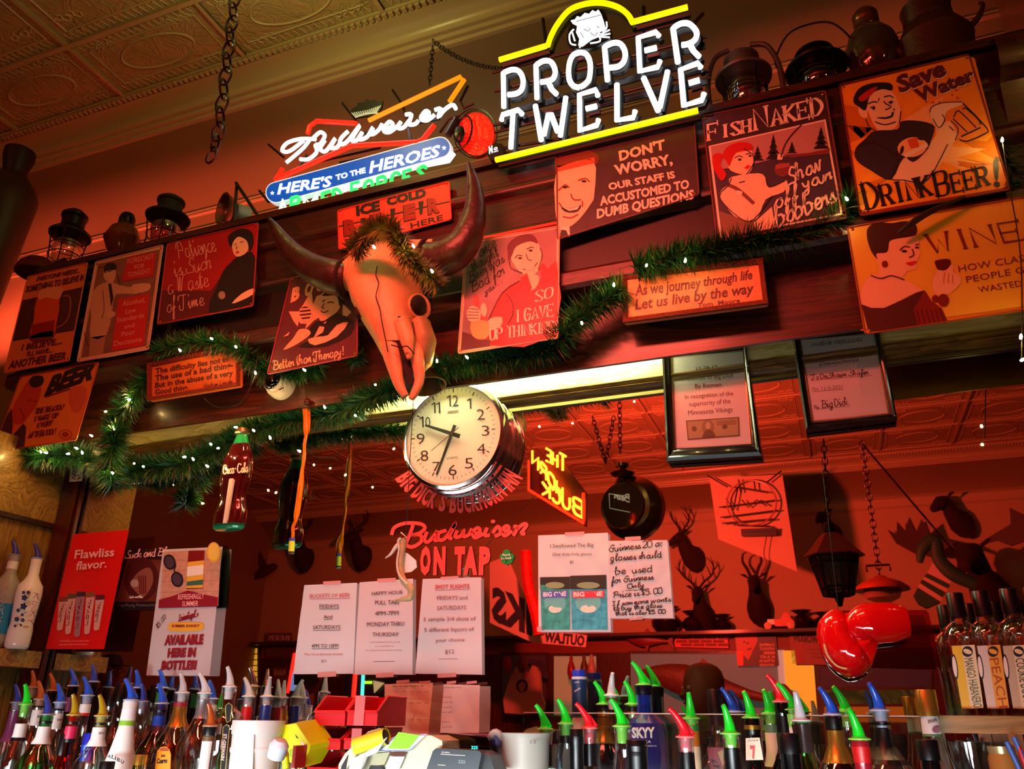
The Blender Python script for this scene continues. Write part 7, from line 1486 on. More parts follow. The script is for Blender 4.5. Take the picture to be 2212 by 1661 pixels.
a, b_ = PY(768, 1612, YR - .02), PY(835, 1590, YR - .02); t = Thing('paper_roll', 'yellow paper roll lying across the register left side', 'paper roll', a); t.part('roll', MB().tube([a, b_], .016, 20, caps=False), mat('#e8dc30', .4)); t.part('core', MB().tube([a, b_], .009, 16), mat('#3a2a18', .5))
g = MB(); vs = [PY(x, y, YR - .03 + .008 * math.sin(x * .2)) for x, y in [(757, 1640), (790, 1625), (830, 1598), (836, 1592), (815, 1625), (793, 1635), (788, 1650), (775, 1672), (752, 1672)]]; g.prism(vs, (0, .003, 0)); single('tissue_sheet', 'thin crumpled white paper draped beside the yellow roll', 'paper', g, mat('#dfe8ea', .4, alpha=.9), smooth=False)
t = Thing('card_terminal', 'tall black card reader with glowing digits behind the grey terminal', 'card terminal', PY(1005, 1661, -.78)); quadbox(t, 'case', [(952, 1625), (956, 1590), (962, 1583), (1052, 1592), (1056, 1600), (1058, 1630)], (0, .05, 0), mat('#08080a', .1, coat=.8), Y=-.78)
s = Sheet(Y=-.7815); CYN = mat('#40e8d8', .4, emit=2); s.text('325', (1018, 1618), (1032, 1618), (1018, 1611), CYN, 'sans', 1, bold=.02); t.part('display_digits', s.tx, CYN, smooth=False)
t = Thing('card_terminal', 'grey slanted payment terminal right of the cash register', 'card terminal', PY(980, 1661, -.88)); quadbox(t, 'case', [(920, 1665), (935, 1622), (942, 1616), (1035, 1622), (1040, 1628), (1032, 1668)], (0, .05, 0), mat('#3a444c', .3), Y=-.88)
quadbox(t, 'rear_hood', [(1036, 1622), (1058, 1632), (1070, 1668), (1030, 1668)], (0, .06, 0), mat('#101214', .3), Y=-.865)
s = Sheet(Y=-.8805); s.line([(952, 1629), (1005, 1632)], 1.2, WHT, 1); s.text('GLOBAL', (954, 1626), (972, 1627), (954, 1623), WHT, 'sans', 1); s.text('225', (990, 1648), (1005, 1649), (990, 1641), mat('#8aa8a8', .4), 'sans', 1); s.text('menu', (946, 1653), (962, 1654), (946, 1650), WHT, 'sans', 1)
t.part('screen_lettering', s.tx, WHT, smooth=False); t.part('screen_rule', s.mb, WHT, smooth=False)
# pitcher with handle
c = onc(1135, 1640, -.74); zt = PY(1135, 1583, -.74).z; r = .048; H_ = zt - c.z; PT = mat('#c8ccc0', .35, alpha=.72)
t = Thing('measuring_pitcher', 'translucent measuring pitcher with curved handle left of the lime spouts', 'pitcher', c)
t.part('jug', MB().lathe([(r * .75, 0), (r * 1.0, H_ * .97), (r * 1.08, H_), (r * .98, H_), (r * .92, H_ * .95), (r * .7, .006), (0, .006)], c, 36), PT)
t.part('contents', MB().lathe([(0, .008), (r * .72, .008), (r * .82, H_ * .6), (0, H_ * .62)], c, 30), mat('#b89078', .5))
t.part('handle', MB().tube(cr([c + V((-r * .9, -.01, H_ * .97)), c + V((-r * 1.3, -.015, H_ * 1.0)), c + V((-r * 1.62, -.015, H_ * .9)), c + V((-r * 1.66, -.015, H_ * .55)), c + V((-r * 1.6, -.01, H_ * .2))], 5, False), .007, 8), PT)
s = Sheet(Y=c.y - r - .001); s.text('1.5', (1146, 1606), (1158, 1606), (1146, 1599), GT, 'sans', 1); t.part('scale_lettering', s.tx, GT, smooth=False)
c = onc(1062, 1640, -.70); zt = PY(1062, 1586, -.70).z; t = Thing('plastic_tub', 'clear tub with purple lid between terminal and pitcher', 'tub', c); t.part('tub', MB().lathe([(.04, 0), (.05, zt - c.z - .02), (.052, zt - c.z - .018)], c, 30), mat('#8a9098', .3, alpha=.5)); t.part('lid', MB().lathe([(.052, zt - c.z - .02), (.054, zt - c.z - .015), (.052, zt - c.z), (0, zt - c.z)], c, 30), mat('#8a80d0', .3))
# right: jar, straws, tumblers
c = onc(2166, 1640, -.60); zt = PY(2166, 1612, -.60).z; t = Thing('glass_jar', 'small dotted glass jar with pale lid at the lower right corner', 'jar', V((c.x, -.6, 1.042))); H_ = zt - 1.042; t.part('glass', MB().lathe([(.022, 0), (.024, .01), (.024, H_ - .02), (.02, H_ - .01)], t.loc, 24), mat('#c08a40', .3, alpha=.8)); t.part('lid', MB().lathe([(.021, H_ - .012), (.022, H_), (0, H_)], t.loc, 24), mat('#c8b880', .3, metal=.5))
for i, (x0, y0, x1, y1, m) in enumerate(((2174, 1602, 2205, 1668, '#4a78d8'), (2190, 1592, 2225, 1668, '#4a78d8'), (2200, 1612, 2220, 1668, '#d82838'))):
    a, b_ = PY(x0, y0, -.66), PY(x1, y1, -.66); d = ((b_ - a).normalized()) * .2
    single('drinking_straw', ('blue straw leaning left at the lower right corner', 'blue straw behind its leaning twin at the right edge', 'red straw beside the two blue straws')[i], 'straw', MB().tube([a, a + d], .0042, 10, caps=False), mat(m, .35), 'straws at the lower right')
for i, (x, y, Y) in enumerate(((2090, 1590, -.50), (1120, 1600, -.50))):
    c = PY(x, y, Y); c.z = 1.202 if Y > -.54 else 1.122; zt = PY(x, y, Y).z; t = Thing('pint_glass', ('stacked clear tumblers under the right shelf', 'stack of clear glasses behind the measuring pitcher')[i], 'glass', c)
    for k in range(3): h0 = zt - c.z - .03 - .035 * k; t.part('tumbler', MB().lathe([(.028, h0 - .08), (.036, h0 + .02), (.034, h0 + .02), (.026, h0 - .075)], c, 24), CLR)
    t.part('lower_tumbler', MB().lathe([(.03, 0), (.036, .12), (.034, .12), (.028, .004), (0, .004)], c, 24), CLR)
# red boxing glove with backing
GLV = mat('#d8060c', 0.1, coat=1.0)
t = Thing('boxing_glove', 'big shiny red boxing glove shape on a translucent red panel hung before the mirror', 'ornament', PY(1860, 1445, -.50)); s = Sheet(Y=-.45).F(*(1660, 940, 3.194))
G = lambda x, y, d=0: PY(1660 + x / 3.194, 940 + y / 3.194, -.50 + d)
def blob(pts, rr, nm): t.part(nm, MB().tube(cr([G(*p) for p in pts], 5, False), rr, 20, flat=.65), GLV)
blob([(470, 1225, .01), (450, 1300, 0), (455, 1400, 0), (510, 1500, 0), (590, 1560, 0), (680, 1570, .01)], [.018, .036, .042, .045, .042, .02], 'palm_lobe')
blob([(620, 1400, -.01), (640, 1340, -.012), (700, 1300, -.012), (850, 1290, -.005), (960, 1285, .0)], [.02, .036, .042, .04, .03], 'thumb_lobe')
blob([(560, 1240, .015), (600, 1350, .01), (660, 1460, .01), (740, 1500, .01)], [.03, .042, .05, .03], 'inner_pad')
t.part('red_panel', MB().prism([s.P(*q) for q in [(400, 1210), (1085, 1205), (1105, 1225), (1190, 1585), (1180, 1600), (720, 1590), (640, 1480), (400, 1300)]], (0, .003, 0)), glass((.65, .06, .14), .08, .08), smooth=False)
t.part('gold_piping', MB().tube(cr([G(385, 1440, -.03), G(410, 1520, -.03), G(470, 1590, -.03), G(540, 1612, -.03)], 4, False), .0022, 6), mat('#d8b070', .3))
t.part('hanging_string', MB().tube([PY(1812, 1330, -.5), PY(1808, 1290, -.5), PY(1775, 1000, -.5)], .0006, 4), INK)
b = MB(); c = PY(168, 1022, -.47); t = Thing('metal_tag', 'white plate with leaf shaped slots at the top of the corner post', 'plate', c)
s = Sheet(Y=-.47).F(*ZH); t.part('plate', MB().prism([s.P(*q) for q in [(608, 1000), (715, 990), (695, 1180), (590, 1185)]], (0, .004, 0)), mat('#c8c0b0', .4), smooth=False); s = Sheet(Y=-.4705).F(*ZH)
for k in range(4): s.poly([(612, 1050 + 30 * k), (645, 1070 + 30 * k), (648, 1085 + 30 * k), (614, 1062 + 30 * k)], mat('#5a4020', .5), 1); s.poly([(690, 1050 + 30 * k), (660, 1070 + 30 * k), (658, 1085 + 30 * k), (688, 1065 + 30 * k)], mat('#5a4020', .5), 1)
t.part('leaf_slots', s.mb, INK, smooth=False)
# ================================================================ the saloon behind the viewer, met in the mirror
def vq(pts, Yv, d, m, mb=None):
    mb = mb or MB(); return mb.prism([MV(x, y, Yv) for x, y in pts], (0, -d, 0), m)
def vbox(x0, y0, x1, y1, Yv, d, m, mb=None, sk=0):
    return vq([(x0, y0), (x1, y0 + sk), (x1, y1 + sk), (x0, y1)], Yv, d, m, mb)
WV = 2 * MY - YF     # virtual depth of the far wall
FW = WV - .005
LW = wood('#2a100a', '#54200f', 4, .5, 'Z'); lzt = MV(1700, 1358, WV - .25).z; lzb = MV(1700, 1403, WV - .03).z
ld = Thing('wall_ledge', 'long dark plate ledge below the trophy heads on the far wall', 'shelf', (-1, YF + .2, lzt))
ld.part('ledge_board', MB().box((XL + .1, YF + .002, lzt - .03), (XR - .1, YF + .27, lzt)), LW)
ld.part('apron', MB().box((XL + .1, YF + .002, lzb), (XR - .1, YF + .03, lzt - .03)), mat('#8a3a24', .5, var=.2))
wn = Thing('wainscot', 'dark wood panelled lower wall under the plate ledge', 'panelling', (-1, YF, 0))
wn.part('panelling', MB().box((XL + .05, YF + .002, 0), (XR - .05, YF + .02, lzb)), LW)
n = 0
def window(x0, y0, x1, y1, m, bars=0, hb=0, nm=None, sk=0):
    global n; n += 1
    t = Thing('window_%d' % n, None, None, MV((x0 + x1) / 2, y1, FW)); t.o['kind'] = 'structure'
    t.part('pane', vbox(x0, y0, x1, y1, FW - .02, .01, m, sk=sk), m, smooth=False); g = MB()
    for a in ((x0 - 5, y0 - 6, x1 + 5, y0), (x0 - 5, y1, x1 + 5, y1 + 6), (x0 - 5, y0, x0, y1), (x1, y0, x1 + 5, y1)): vbox(*a, FW - .03, .04, LW, g)
    t.part('window_frame', g, LW, smooth=False)
    if bars:
        g = MB()
        for k in range(1, bars): xx = x0 + (x1 - x0) * k / bars; vbox(xx - 1, y0, xx + 1, y1, FW - .04, .01, LW, g)
        for k in range(1, hb): yy = y0 + (y1 - y0) * k / hb; vbox(x0, yy - 1, x1, yy + 1, FW - .04, .01, LW, g)
        t.part('muntin', g, LW, smooth=False)
    return t
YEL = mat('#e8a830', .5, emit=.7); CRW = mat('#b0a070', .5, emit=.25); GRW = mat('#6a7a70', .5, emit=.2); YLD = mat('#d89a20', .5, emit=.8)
window(1085, 1415, 1180, 1540, mat('#4a3030', .5, emit=.05)); window(1196, 1417, 1288, 1545, CRW); window(1362, 1412, 1690, 1610, GRW)
window(472, 1400, 556, 1500, YEL, 2, 8); window(255, 1408, 300, 1500, YLD); window(1770, 1440, 2010, 1520, mat('#3a3440', .5, emit=.08)); window(1780, 1490, 1995, 1560, mat('#a06818', .5, emit=.3))
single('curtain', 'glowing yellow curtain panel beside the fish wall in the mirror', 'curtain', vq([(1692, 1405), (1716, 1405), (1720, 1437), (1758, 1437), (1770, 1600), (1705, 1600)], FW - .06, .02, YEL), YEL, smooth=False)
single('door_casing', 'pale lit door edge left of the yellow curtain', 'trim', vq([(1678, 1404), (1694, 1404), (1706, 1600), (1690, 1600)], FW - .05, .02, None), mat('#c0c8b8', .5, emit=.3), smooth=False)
# --- trophies
FUR = mat('#2c1812', .85, bump=.5, bscale=60, var=.3); ANT = mat('#3a2018', .6); FURR = mat('#4a2418', .8, bump=.5, bscale=50, var=.3)
def ring(c, d, rx, ry, n=12):
    d = V(d).normalized(); a = d.cross(V((0, 0, 1))); a = a.normalized() if a.length > .01 else V((1, 0, 0)); b = a.cross(d).normalized()
    return [V(c) + a * rx * math.cos(2 * math.pi * k / n) + b * ry * math.sin(2 * math.pi * k / n) for k in range(n)]
def trophy(name, label, px, py, k, yaw=0.0, kind='deer', pitch=-.25, fur=FUR, Yv=None):
    c = MV(px, py, Yv or FW); c.y += (.13 if kind != 'moose' else .26) * k; t = Thing(name, label, 'animal trophy', c, 'mounted animal heads on the far wall')
    Rz = Matrix.Rotation(yaw, 3, 'Z'); f = lambda x, y, z: c + Rz @ V((x * k, y * k, z * k))
    wall = [f(0, 0, -.10), f(0, .10, -.06), f(0, .18, .06), f(0, .22, .18)]
    hd = [f(0, .24, .24), f(0, .34, .20), f(0, .44, .13), f(0, .50, .09)]
    big = 1.5 if kind in ('moose', 'boar') else 1
    secs = [ring(c + Rz @ V((0, .0, -.12 * k)), (0, 1, .2), .17 * k, .24 * k), ring(wall[1], Rz @ V((0, .8, .4)), .15 * k, .19 * k), ring(wall[2], Rz @ V((0, .5, .8)), .10 * k, .12 * k), ring(wall[3], Rz @ V((0, .5, .9)), .085 * k, .10 * k),
            ring(hd[0], Rz @ V((0, 1, .1)), .085 * k, .09 * k), ring(hd[1], Rz @ V((0, 1, -.4)), .075 * k * big, .075 * k * big), ring(hd[2], Rz @ V((0, 1, -.5)), .045 * k * big, .05 * k * big), ring(hd[3], Rz @ V((0, 1, -.4)), .036 * k * big, .035 * k * big), ring(hd[3] + Rz @ V((0, .02 * k, -.01 * k)), Rz @ V((0, 1, -.4)), .01 * k, .01 * k)]
    t.part('head', MB().loft(secs), fur)
    for sx in (-1, 1):
        t.part('ear', MB().tube(cr([f(sx * .07, .24, .28), f(sx * .13, .22, .33), f(sx * .19, .20, .35)], 3, False), [.02 * k, .04 * k, .004], 8, flat=.5), fur)
        g = MB(); g.sphere(f(sx * .072, .33, .24), .012 * k, 8)
        t.part('eye', g, INK)
        g = MB()
        if kind == 'deer':
            g.tube(cr([f(sx * .04, .25, .31), f(sx * .10, .20, .40), f(sx * .22, .18, .50), f(sx * .27, .24, .62), f(sx * .20, .33, .74)], 4, False), [.02 * k, .018 * k, .013 * k, .005 * k], 7)
            for a, b_ in (((.10, .20, .40), (.08, .26, .52)), ((.20, .18, .48), (.15, .26, .66)), ((.27, .23, .60), (.24, .28, .76)), ((.25, .2, .55), (.34, .2, .68))): g.tube([f(sx * a[0], a[1], a[2]), f(sx * (a[0] + b_[0]) / 2 * 1.05, (a[1] + b_[1]) / 2, (a[2] + b_[2]) / 2), f(sx * b_[0], b_[1], b_[2])], [.012 * k, .009 * k, .002], 6)
        elif kind == 'antelope':
            g.tube(cr([f(sx * .04, .26, .31), f(sx * .08, .24, .42), f(sx * .13, .24, .52), f(sx * .11, .27, .62), f(sx * .05, .30, .64)], 4, False), [.024 * k, .022 * k, .015 * k, .004], 8)
        elif kind == 'moose':
            pts = [(.06, .24, .30), (.2, .2, .32), (.3, .2, .26), (.5, .2, .30), (.66, .2, .42), (.72, .2, .56), (.64, .2, .50), (.62, .2, .62), (.56, .2, .52), (.50, .2, .64), (.46, .2, .50), (.36, .2, .58), (.34, .2, .44), (.2, .2, .38)]
            g.prism([f(sx * x, y, z) for x, y, z in pts], Rz @ V((0, .025 * k, 0)))
        if g.v: t.part('antler' if kind != 'antelope' else 'horn', g, ANT)
    return t
trophy('deer_head', 'deer head mount above the bald man reflection, turned aside', 1502, 1195, .62, .9)
trophy('deer_head', 'antlered deer head right of the crumpled handwritten paper', 1522, 1320, .68, .1)
trophy('antelope_head', 'dark pronghorn head with curved horns on the far wall', 1640, 1300, .72, .05, 'antelope')
trophy('boar_head', 'dark boar head high on the far wall at the right', 2075, 1120, .62, 1.0, 'boar')
trophy('boar_head', 'small dark head mount behind the hanging lantern', 1800, 1145, .5, .6, 'boar')
trophy('moose_head', 'moose head with broad antlers behind the capped bottles', 2130, 1270, 1.05, .5, 'moose')
trophy('deer_head', 'deer head mount right of the fly strip reflection', 672, 1200, .72, .2)
trophy('deer_head', 'deer head mount left of the pendant reflection', 795, 1195, .72, .3)
trophy('deer_head', 'deer head mount behind the cola thermometer', 520, 1215, .75, .1)
g = MB()
for sx, o in ((-1, 0), (1, 0), (-1, 55), (1, 55)):
    b0 = (348 + o - 27, 1172)
    q = lambda x, y: MV(b0[0] + sx * x, b0[1] - y, FW - .15)
    g.tube(cr([q(3, 0), q(16, 6), q(26, 18), q(24, 32)], 4, False), [.02, .016, .004], 6); g.tube([q(12, 5), q(10, 28)], [.012, .003], 6); g.tube([q(21, 12), q(16, 34)], [.012, .003], 6)
single('antler_rack', 'row of bare antlers mounted left of the cola thermometer reflection', 'antlers', g, ANT, base=MV(350, 1180, FW))
c = MV(590, 1250, FW - .2); t = Thing('stuffed_pheasant', 'stuffed long tailed pheasant perched on the far wall', 'stuffed bird', c, None); q = lambda x, y, d=0: MV(x, y, FW - .2 + d)
t.part('body', MB().tube(cr([q(505, 1275), q(545, 1250), q(570, 1235), q(590, 1225), q(596, 1220)], 4, False), [.006, .03, .07, .05, .03], 10), FURR); t.part('wing', MB().tube([q(560, 1190), q(568, 1215), q(575, 1235)], [.01, .06, .05], 8, flat=.4), FURR)
# --- hanging lantern
def vlantern():
    Yv = 2.3; c = MV(1812, 1285, Yv); t = Thing('hanging_lantern', 'six sided black iron lantern on a chain seen in the mirror', 'lantern', c); zt = MV(1812, 1150, Yv).z; hh = zt - c.z; top = V((c.x, c.y, 0))
    r0, r1 = .075, .125; IR = mat('#120c0c', .45, metal=.5); g = MB(); P = lambda r, z, k: V((c.x + r * math.cos(k * math.pi / 3 + .2), c.y + r * math.sin(k * math.pi / 3 + .2), c.z + z))
    for k in range(6): g.tube([P(r0, 0, k), P(r1, hh * .62, k)], .008, 6)
    for r, z in ((r0, 0), (r1, hh * .62), (r0 + .01, hh * .12), (r1 - .008, hh * .5)): g.tube([P(r, z, k) for k in range(6)], .008, 6, closed=True)
    t.part('frame', g, IR); g = MB(); g.lathe([(r0 - .002, 0), (r1 - .006, hh * .62)], c, 6, a0=.2); g.v = [p for p in g.v]; t.part('mesh_screen', g, mat('#2a1414', .6, alpha=.75))
    g = MB(); g.lathe([(r1 * 1.25, hh * .6), (r1 * 1.28, hh * .62), (r1 * .9, hh * .76), (r1 * .55, hh * .92), (r1 * .3, hh * 1.0), (0, hh * 1.0)], c, 6); t.part('roof', g, mat('#7a3a34', .35, metal=.3)); t.part('finial', MB().lathe([(.03, hh), (.035, hh * 1.02), (.03, hh * 1.15), (.02, hh * 1.18), (0, hh * 1.18)], c, 12), IR)
    g = MB(); chain(g, V((c.x, c.y, c.z + hh * 1.18)), MV(1779, 950, Yv), .035, .003, IR); t.part('chain', g, IR); t.part('drop', MB().tube([c, c + V((0, 0, -.06))], [.03, .01], 8), IR)
vlantern()
# --- pocket watch lamp
Yv = 2.2; c = MV(1345, 1092, Yv); t = Thing('pocket_watch_sign', 'round brass pocket watch shaped hanging beer sign in the mirror', 'sign', c); BR2 = mat('#6a5030', .25, metal=.85)
rr = (MV(1395, 1092, Yv).x - MV(1293, 1092, Yv).x) / 2; ax = V((-.25, 1, 0)).normalized()
t.part('body', MB().lathe([(0, -.12), (rr * 1.1, -.11), (rr * 1.35, -.06), (rr * 1.35, .0), (rr * 1.05, .05), (rr, .055)], c + V((.04, -.06, 0)), 36, ax=ax), BR2)
t.part('bezel', MB().lathe([(rr * .92, .0), (rr * .98, .012), (rr, .0)], c, 36, ax=ax), mat('#a08850', .2, metal=.9)); t.part('dial', MB().lathe([(rr * .93, .0), (0, .001)], c, 36, ax=ax), mat('#3a3430', .12, coat=.5))
s = Sheet(mirror=Yv); s.fr = (1240, 820, 3.194); FRW = mat('#c8c8a8', .4, emit=.3); s.line([(245, 790), (418, 815), (425, 925), (250, 890)], 5, FRW, 40, closed=True); s.text('Beer', (395, 850), (280, 820), (395, 800), FRW, 'script', 40, w=7); t.part('dial_frame', s.mb, FRW, smooth=False); t.part('dial_script', s.tx, FRW, smooth=False)
zt = MV(1345, 1030, Yv).z; t.part('crown', MB().lathe([(.05, 0), (.04, .02), (.025, .03), (.06, .045), (.075, .06), (.03, .075), (.02, .09), (.04, .1), (.04, .12), (.02, .13), (0, .132)], V((c.x, c.y - .03, zt - .03)), 24), BR2)
g = MB(); chain(g, MV(1340, 978, Yv), MV(1338, 860, Yv - .1), .028, .003, IRON); chain(g, MV(1308, 1000, Yv), MV(1280, 900, Yv), .028, .003, IRON); chain(g, MV(1308, 1000, Yv), MV(1326, 900, Yv), .028, .003, IRON); t.part('chain', g, IRON)
# --- the glowing red neon
Yv = 2.05; t = Thing('neon_sign', 'glowing red and yellow lettered neon sign seen reversed in the mirror', 'neon sign', MV(1200, 1130, Yv))
def NP(x, y, d=0): p = MV(x, y, Yv + (x - 1200) * -.0022); p.y += d; return p
BK2 = mat('#300804', .6); t.part('back_panel', MB().prism([NP(*q, -.04) for q in [(1140, 990), (1205, 985), (1262, 1060), (1262, 1135), (1190, 1095), (1140, 1060)]], (0, -.02, 0)), BK2, smooth=False)
NF = neon('#ff5a10', 14.0); NF2 = neon('#ff1404', 9.0)
for w_, p in (('horn', [(1150, 1000), (1215, 1080)]), ('Buck', [(1258, 1118), (1172, 1068)]), ('The', [(1222, 1020), (1180, 995)])):
    L_, R_ = (p[1], p[0]) if w_ == 'horn' else (p[0], p[1])
    for st in strokes(w_, 'uc'):
        P = [NP(L_[0] + (R_[0] - L_[0]) * a.x, L_[1] + (R_[1] - L_[1]) * a.x - a.y * 34) for a in st]; t.part('neon_stroke', MB().tube(P, .008, 6, NF), NF)
t.part('neon_border', MB().tube([NP(*q) for q in [(1142, 995), (1142, 1058), (1260, 1130), (1260, 1065)]], .008, 6), NF2)
# --- unlit neon on a cream banner
Yv = 5.2; t = Thing('wall_banner', 'cream cloth banner carrying an unlit round neon sign in the mirror', 'banner', MV(1620, 1330, Yv)); CL = mat('#c8a890', .7, bump=.1, bscale=5); t.part('cloth', vq([(1532, 1032), (1690, 1025), (1722, 1235), (1552, 1165)], Yv, .01, CL), CL, smooth=False)
t = Thing('neon_sign', 'unlit tangled round neon sign hanging on the cream banner', 'neon sign', MV(1620, 1150, Yv)); DKN = mat('#1c0c0a', .4); s = lambda x, y: MV(1240 + x / 3.194, 820 + y / 3.194, Yv - .1)
g = MB(); g.tube([s(1225 + 170 * math.cos(a), 850 + 155 * math.sin(a)) for a in [2 * math.pi * k / 28 for k in range(28)]], .008, 5, closed=True); t.part('ring_tube', g, mat('#a07060', .3)); g = MB()
for q in ([(1000, 880), (1400, 830)], [(1010, 950), (1410, 900)], [(1100, 740), (1340, 780)], [(1050, 820), (1100, 900), (1130, 740)], [(1135, 690), (1150, 780)], [(1240, 690), (1250, 760)], [(1020, 990), (1380, 960)], [(1100, 1000), (1350, 1010)], [(1160, 830), (1200, 880), (1260, 830), (1330, 870)], [(920, 660), (1060, 740)], [(1430, 630), (1330, 710)], [(1160, 1050), (1390, 1040)]): g.tube([s(*a) for a in q], .007, 5)
t.part('dark_tubes', g, DKN, kind='stuff'); t.part('transformer', MB().prism([s(*q) for q in [(1150, 1030), (1400, 1020), (1395, 1070), (1155, 1075)]], (0, -.05, 0)), DKN)
t.part('power_cord', MB().tube(cr([s(1330, 1070), s(1310, 1200), s(1330, 1270), s(1290, 1340)], 4, False), .004, 5), DKN)
# --- hanging glass shade and striped hat
Yv = 3.4; c = MV(1905, 1275, Yv); t = Thing('pendant_lamp', 'copper shaded pendant lamp on a long cord in the mirror', 'lamp', c)
t.part('shade', MB().lathe([(.17, 0), (.165, .015), (.12, .05), (.05, .075), (.03, .09), (.0, .095)], c, 32), mat('#b8482c', .25, metal=.4)); t.part('glass_bowl', MB().lathe([(.12, 0), (.10, -.05), (.05, -.075), (0, -.08)], c, 28), mat('#b07070', .15, alpha=.6))
t.part('scroll', MB().tube([c + V((-.07, 0, .12)), c + V((-.07, 0, .16)), c + V((.07, 0, .16)), c + V((.07, 0, .12))], .008, 6), DKN); g = MB(); chain(g, c + V((0, 0, .09)), MV(1862, 955, Yv), .045, .004, DKN); t.part('chain', g, DKN)
single('sloping_cord', 'dark cord sloping down from the ceiling behind the pendant lamp', 'cord', MB().tube([MV(1862, 958, 4.0), MV(2060, 1190, 4.4)], .008, 5), DKN)
Yv = 5.0; GH = mat('#1c4a30', .6); WH2 = mat('#c8a8a0', .6); L_ = lambda x, y: MV(1660 + x / 3.194, 940 + y / 3.194, Yv)
t = Thing('striped_hat', 'green and white striped floppy hat hung on the moose antler', 'hat', L_(1100, 1180))
bands = [[(1005, 1100), (1030, 1050), (1190, 1150), (1100, 1190), (1040, 1160)], [(1030, 1050), (1045, 1020), (1200, 1120), (1190, 1150)], [(1045, 1020), (1062, 995), (1225, 1085), (1200, 1120)], [(1062, 995), (1075, 975), (1240, 1060), (1225, 1085)], [(1075, 975), (1090, 955), (1255, 1030), (1240, 1060)], [(1095, 950), (1140, 865), (1270, 960), (1255, 1030)]]
for i, bnd in enumerate(bands): t.part('stripe', MB().prism([L_(*q) for q in bnd], (0, -.1, 0)), WH2 if i % 2 else GH, label='pale stripe' if i % 2 else 'green stripe')
t.part('brim', MB().tube(cr([L_(1045, 880), L_(1060, 790), L_(1130, 720), L_(1160, 760), L_(1180, 860), L_(1280, 960), L_(1430, 1030)], 4, False), [.02, .05, .05, .05, .06, .05], 10, flat=.5), GH)
# --- ledge things
SPM = mat('#4a1c14', .25, metal=.8)
for i, (x, y, w_, lb) in enumerate(((1500, 1358, 48, 'wide dark spittoon, left of the ledge row'), (1562, 1358, 38, 'brass spittoon with flared rim beside the toy car'), (1735, 1358, 42, 'round bellied spittoon right of the toy car'), (1780, 1350, 36, 'tall spittoon half hidden by the boxing glove'), (1440, 1358, 60, 'tall dark jug at the left end of the spittoons'))):
    c = MV(x, y, WV - .13); c.z = lzt; k = w_ / 42 * .11
    single('spittoon', lb, 'spittoon', MB().lathe([(k * .6, 0), (k * .95, k * .4), (k * 1.0, k * .75), (k * .75, k * 1.1), (k * .4, k * 1.25), (k * .35, k * 1.35), (k * .9, k * 1.65), (k * .92, k * 1.68), (k * .4, k * 1.5)], c, 24), SPM, 'spittoons on the plate ledge')
c = MV(1690, 1358, WV - .13); c.z = lzt; t = Thing('toy_car', 'orange vintage roadster model on the plate ledge', 'toy car', c); OC = mat('#e85020', .3); f = lambda x, z, y=0: c + V((-x, y, z))
t.part('body', MB().prism([f(*q) for q in [(-.12, .03), (.06, .03), (.07, .09), (.0, .10), (-.03, .16), (-.07, .16), (-.10, .10), (-.13, .07)]], (0, .08, 0)), OC); t.part('engine', MB().box(f(.13, .05), f(.06, .1, .07)), mat('#8a8078', .3, metal=.8))
for x in (-.09, .13):
    for y in (-.01, .085): t.part('wheel', MB().lathe([(0, 0), (.025, 0), (.036, .003), (.036, .014), (0, .016)], f(x, .036, y), 18, ax=(0, 1, 0)), mat('#e8b0a0', .4))
def msign(label, pts, m, Yv=FW - .06, art=None, name='tin_sign'):
    t = Thing(name, label, 'sign', MV(pts[2][0], pts[2][1], Yv), None); t.part('panel', vq(pts, Yv, .004, m), m, smooth=False)
    if art:
        s = Sheet(mirror=Yv); art(s)
        if s.mb.v: t.part('artwork', s.mb, INK, smooth=False)
        if s.tx.v: t.part('lettering', s.tx, INK, smooth=False)
    return t
def camp(s):
    s.fr = (1440, 1280, 5.821); s.poly([(860, 520), (1130, 515), (1145, 600), (1090, 720), (1030, 850), (960, 780), (880, 720)], mat('#d85040', .4), 5); s.poly([(875, 730), (965, 740), (965, 915), (895, 920)], mat('#ff4020', .4), 6)
    s.line([(1000, 640), (1040, 630)], 14, INK, 8); s.line([(1010, 720), (1070, 700)], 16, INK, 8); s.ell((975, 620), 14, 10, INK, 8)
    for k, tx in enumerate(('CAMPING', 'WITHOUT', 'BEER', 'IS JUST', 'SITTING IN', 'THE WOODS')): s.text(tx, (1360, 672 + 51 * k), (1170 + (40 if k == 2 else 0), 672 + 51 * k), (1360, 638 + 51 * k), PNK, 'sans', 8, bold=.04)
msign('dark tin sign with a laughing face reading Camping without beer, mirrored', [(1586, 1369), (1676, 1369), (1683, 1438), (1594, 1440)], mat('#2c1a24', .4), art=camp)
def work(s):
    s.fr = (1440, 1280, 5.821); s.text("WORKIN'", (1910, 645), (1590, 600), (1900, 545), INK, 'sans', 6, bold=.04); s.poly([(1605, 640), (1730, 640), (1720, 880), (1640, 870)], mat('#a83c30', .4), 5)
    for k, tx in enumerate(('DRINKING', 'SMOKING', 'GAMBLING')): s.text(tx, (2010, 735 + 50 * k), (1790 + 20 * k, 725 + 50 * k), (2005, 705 + 50 * k), MAR, 'sans', 6)
msign('dusky rose tin sign headed Workin, mirrored, beside the boxing glove', [(1703, 1364), (1800, 1362), (1805, 1437), (1712, 1434)], mat('#a87068', .5), art=work)
def brick(s):
    s.fr = (1440, 1280, 5.821)
    for r in range(4):
        for k in range(4): x = 120 + k * 155 + (r % 2) * 60; s.poly([(x, 510 + r * 43), (x + 140, 510 + r * 43), (x + 140, 545 + r * 43), (x, 545 + r * 43)], mat('#8a1010', .5), 5)
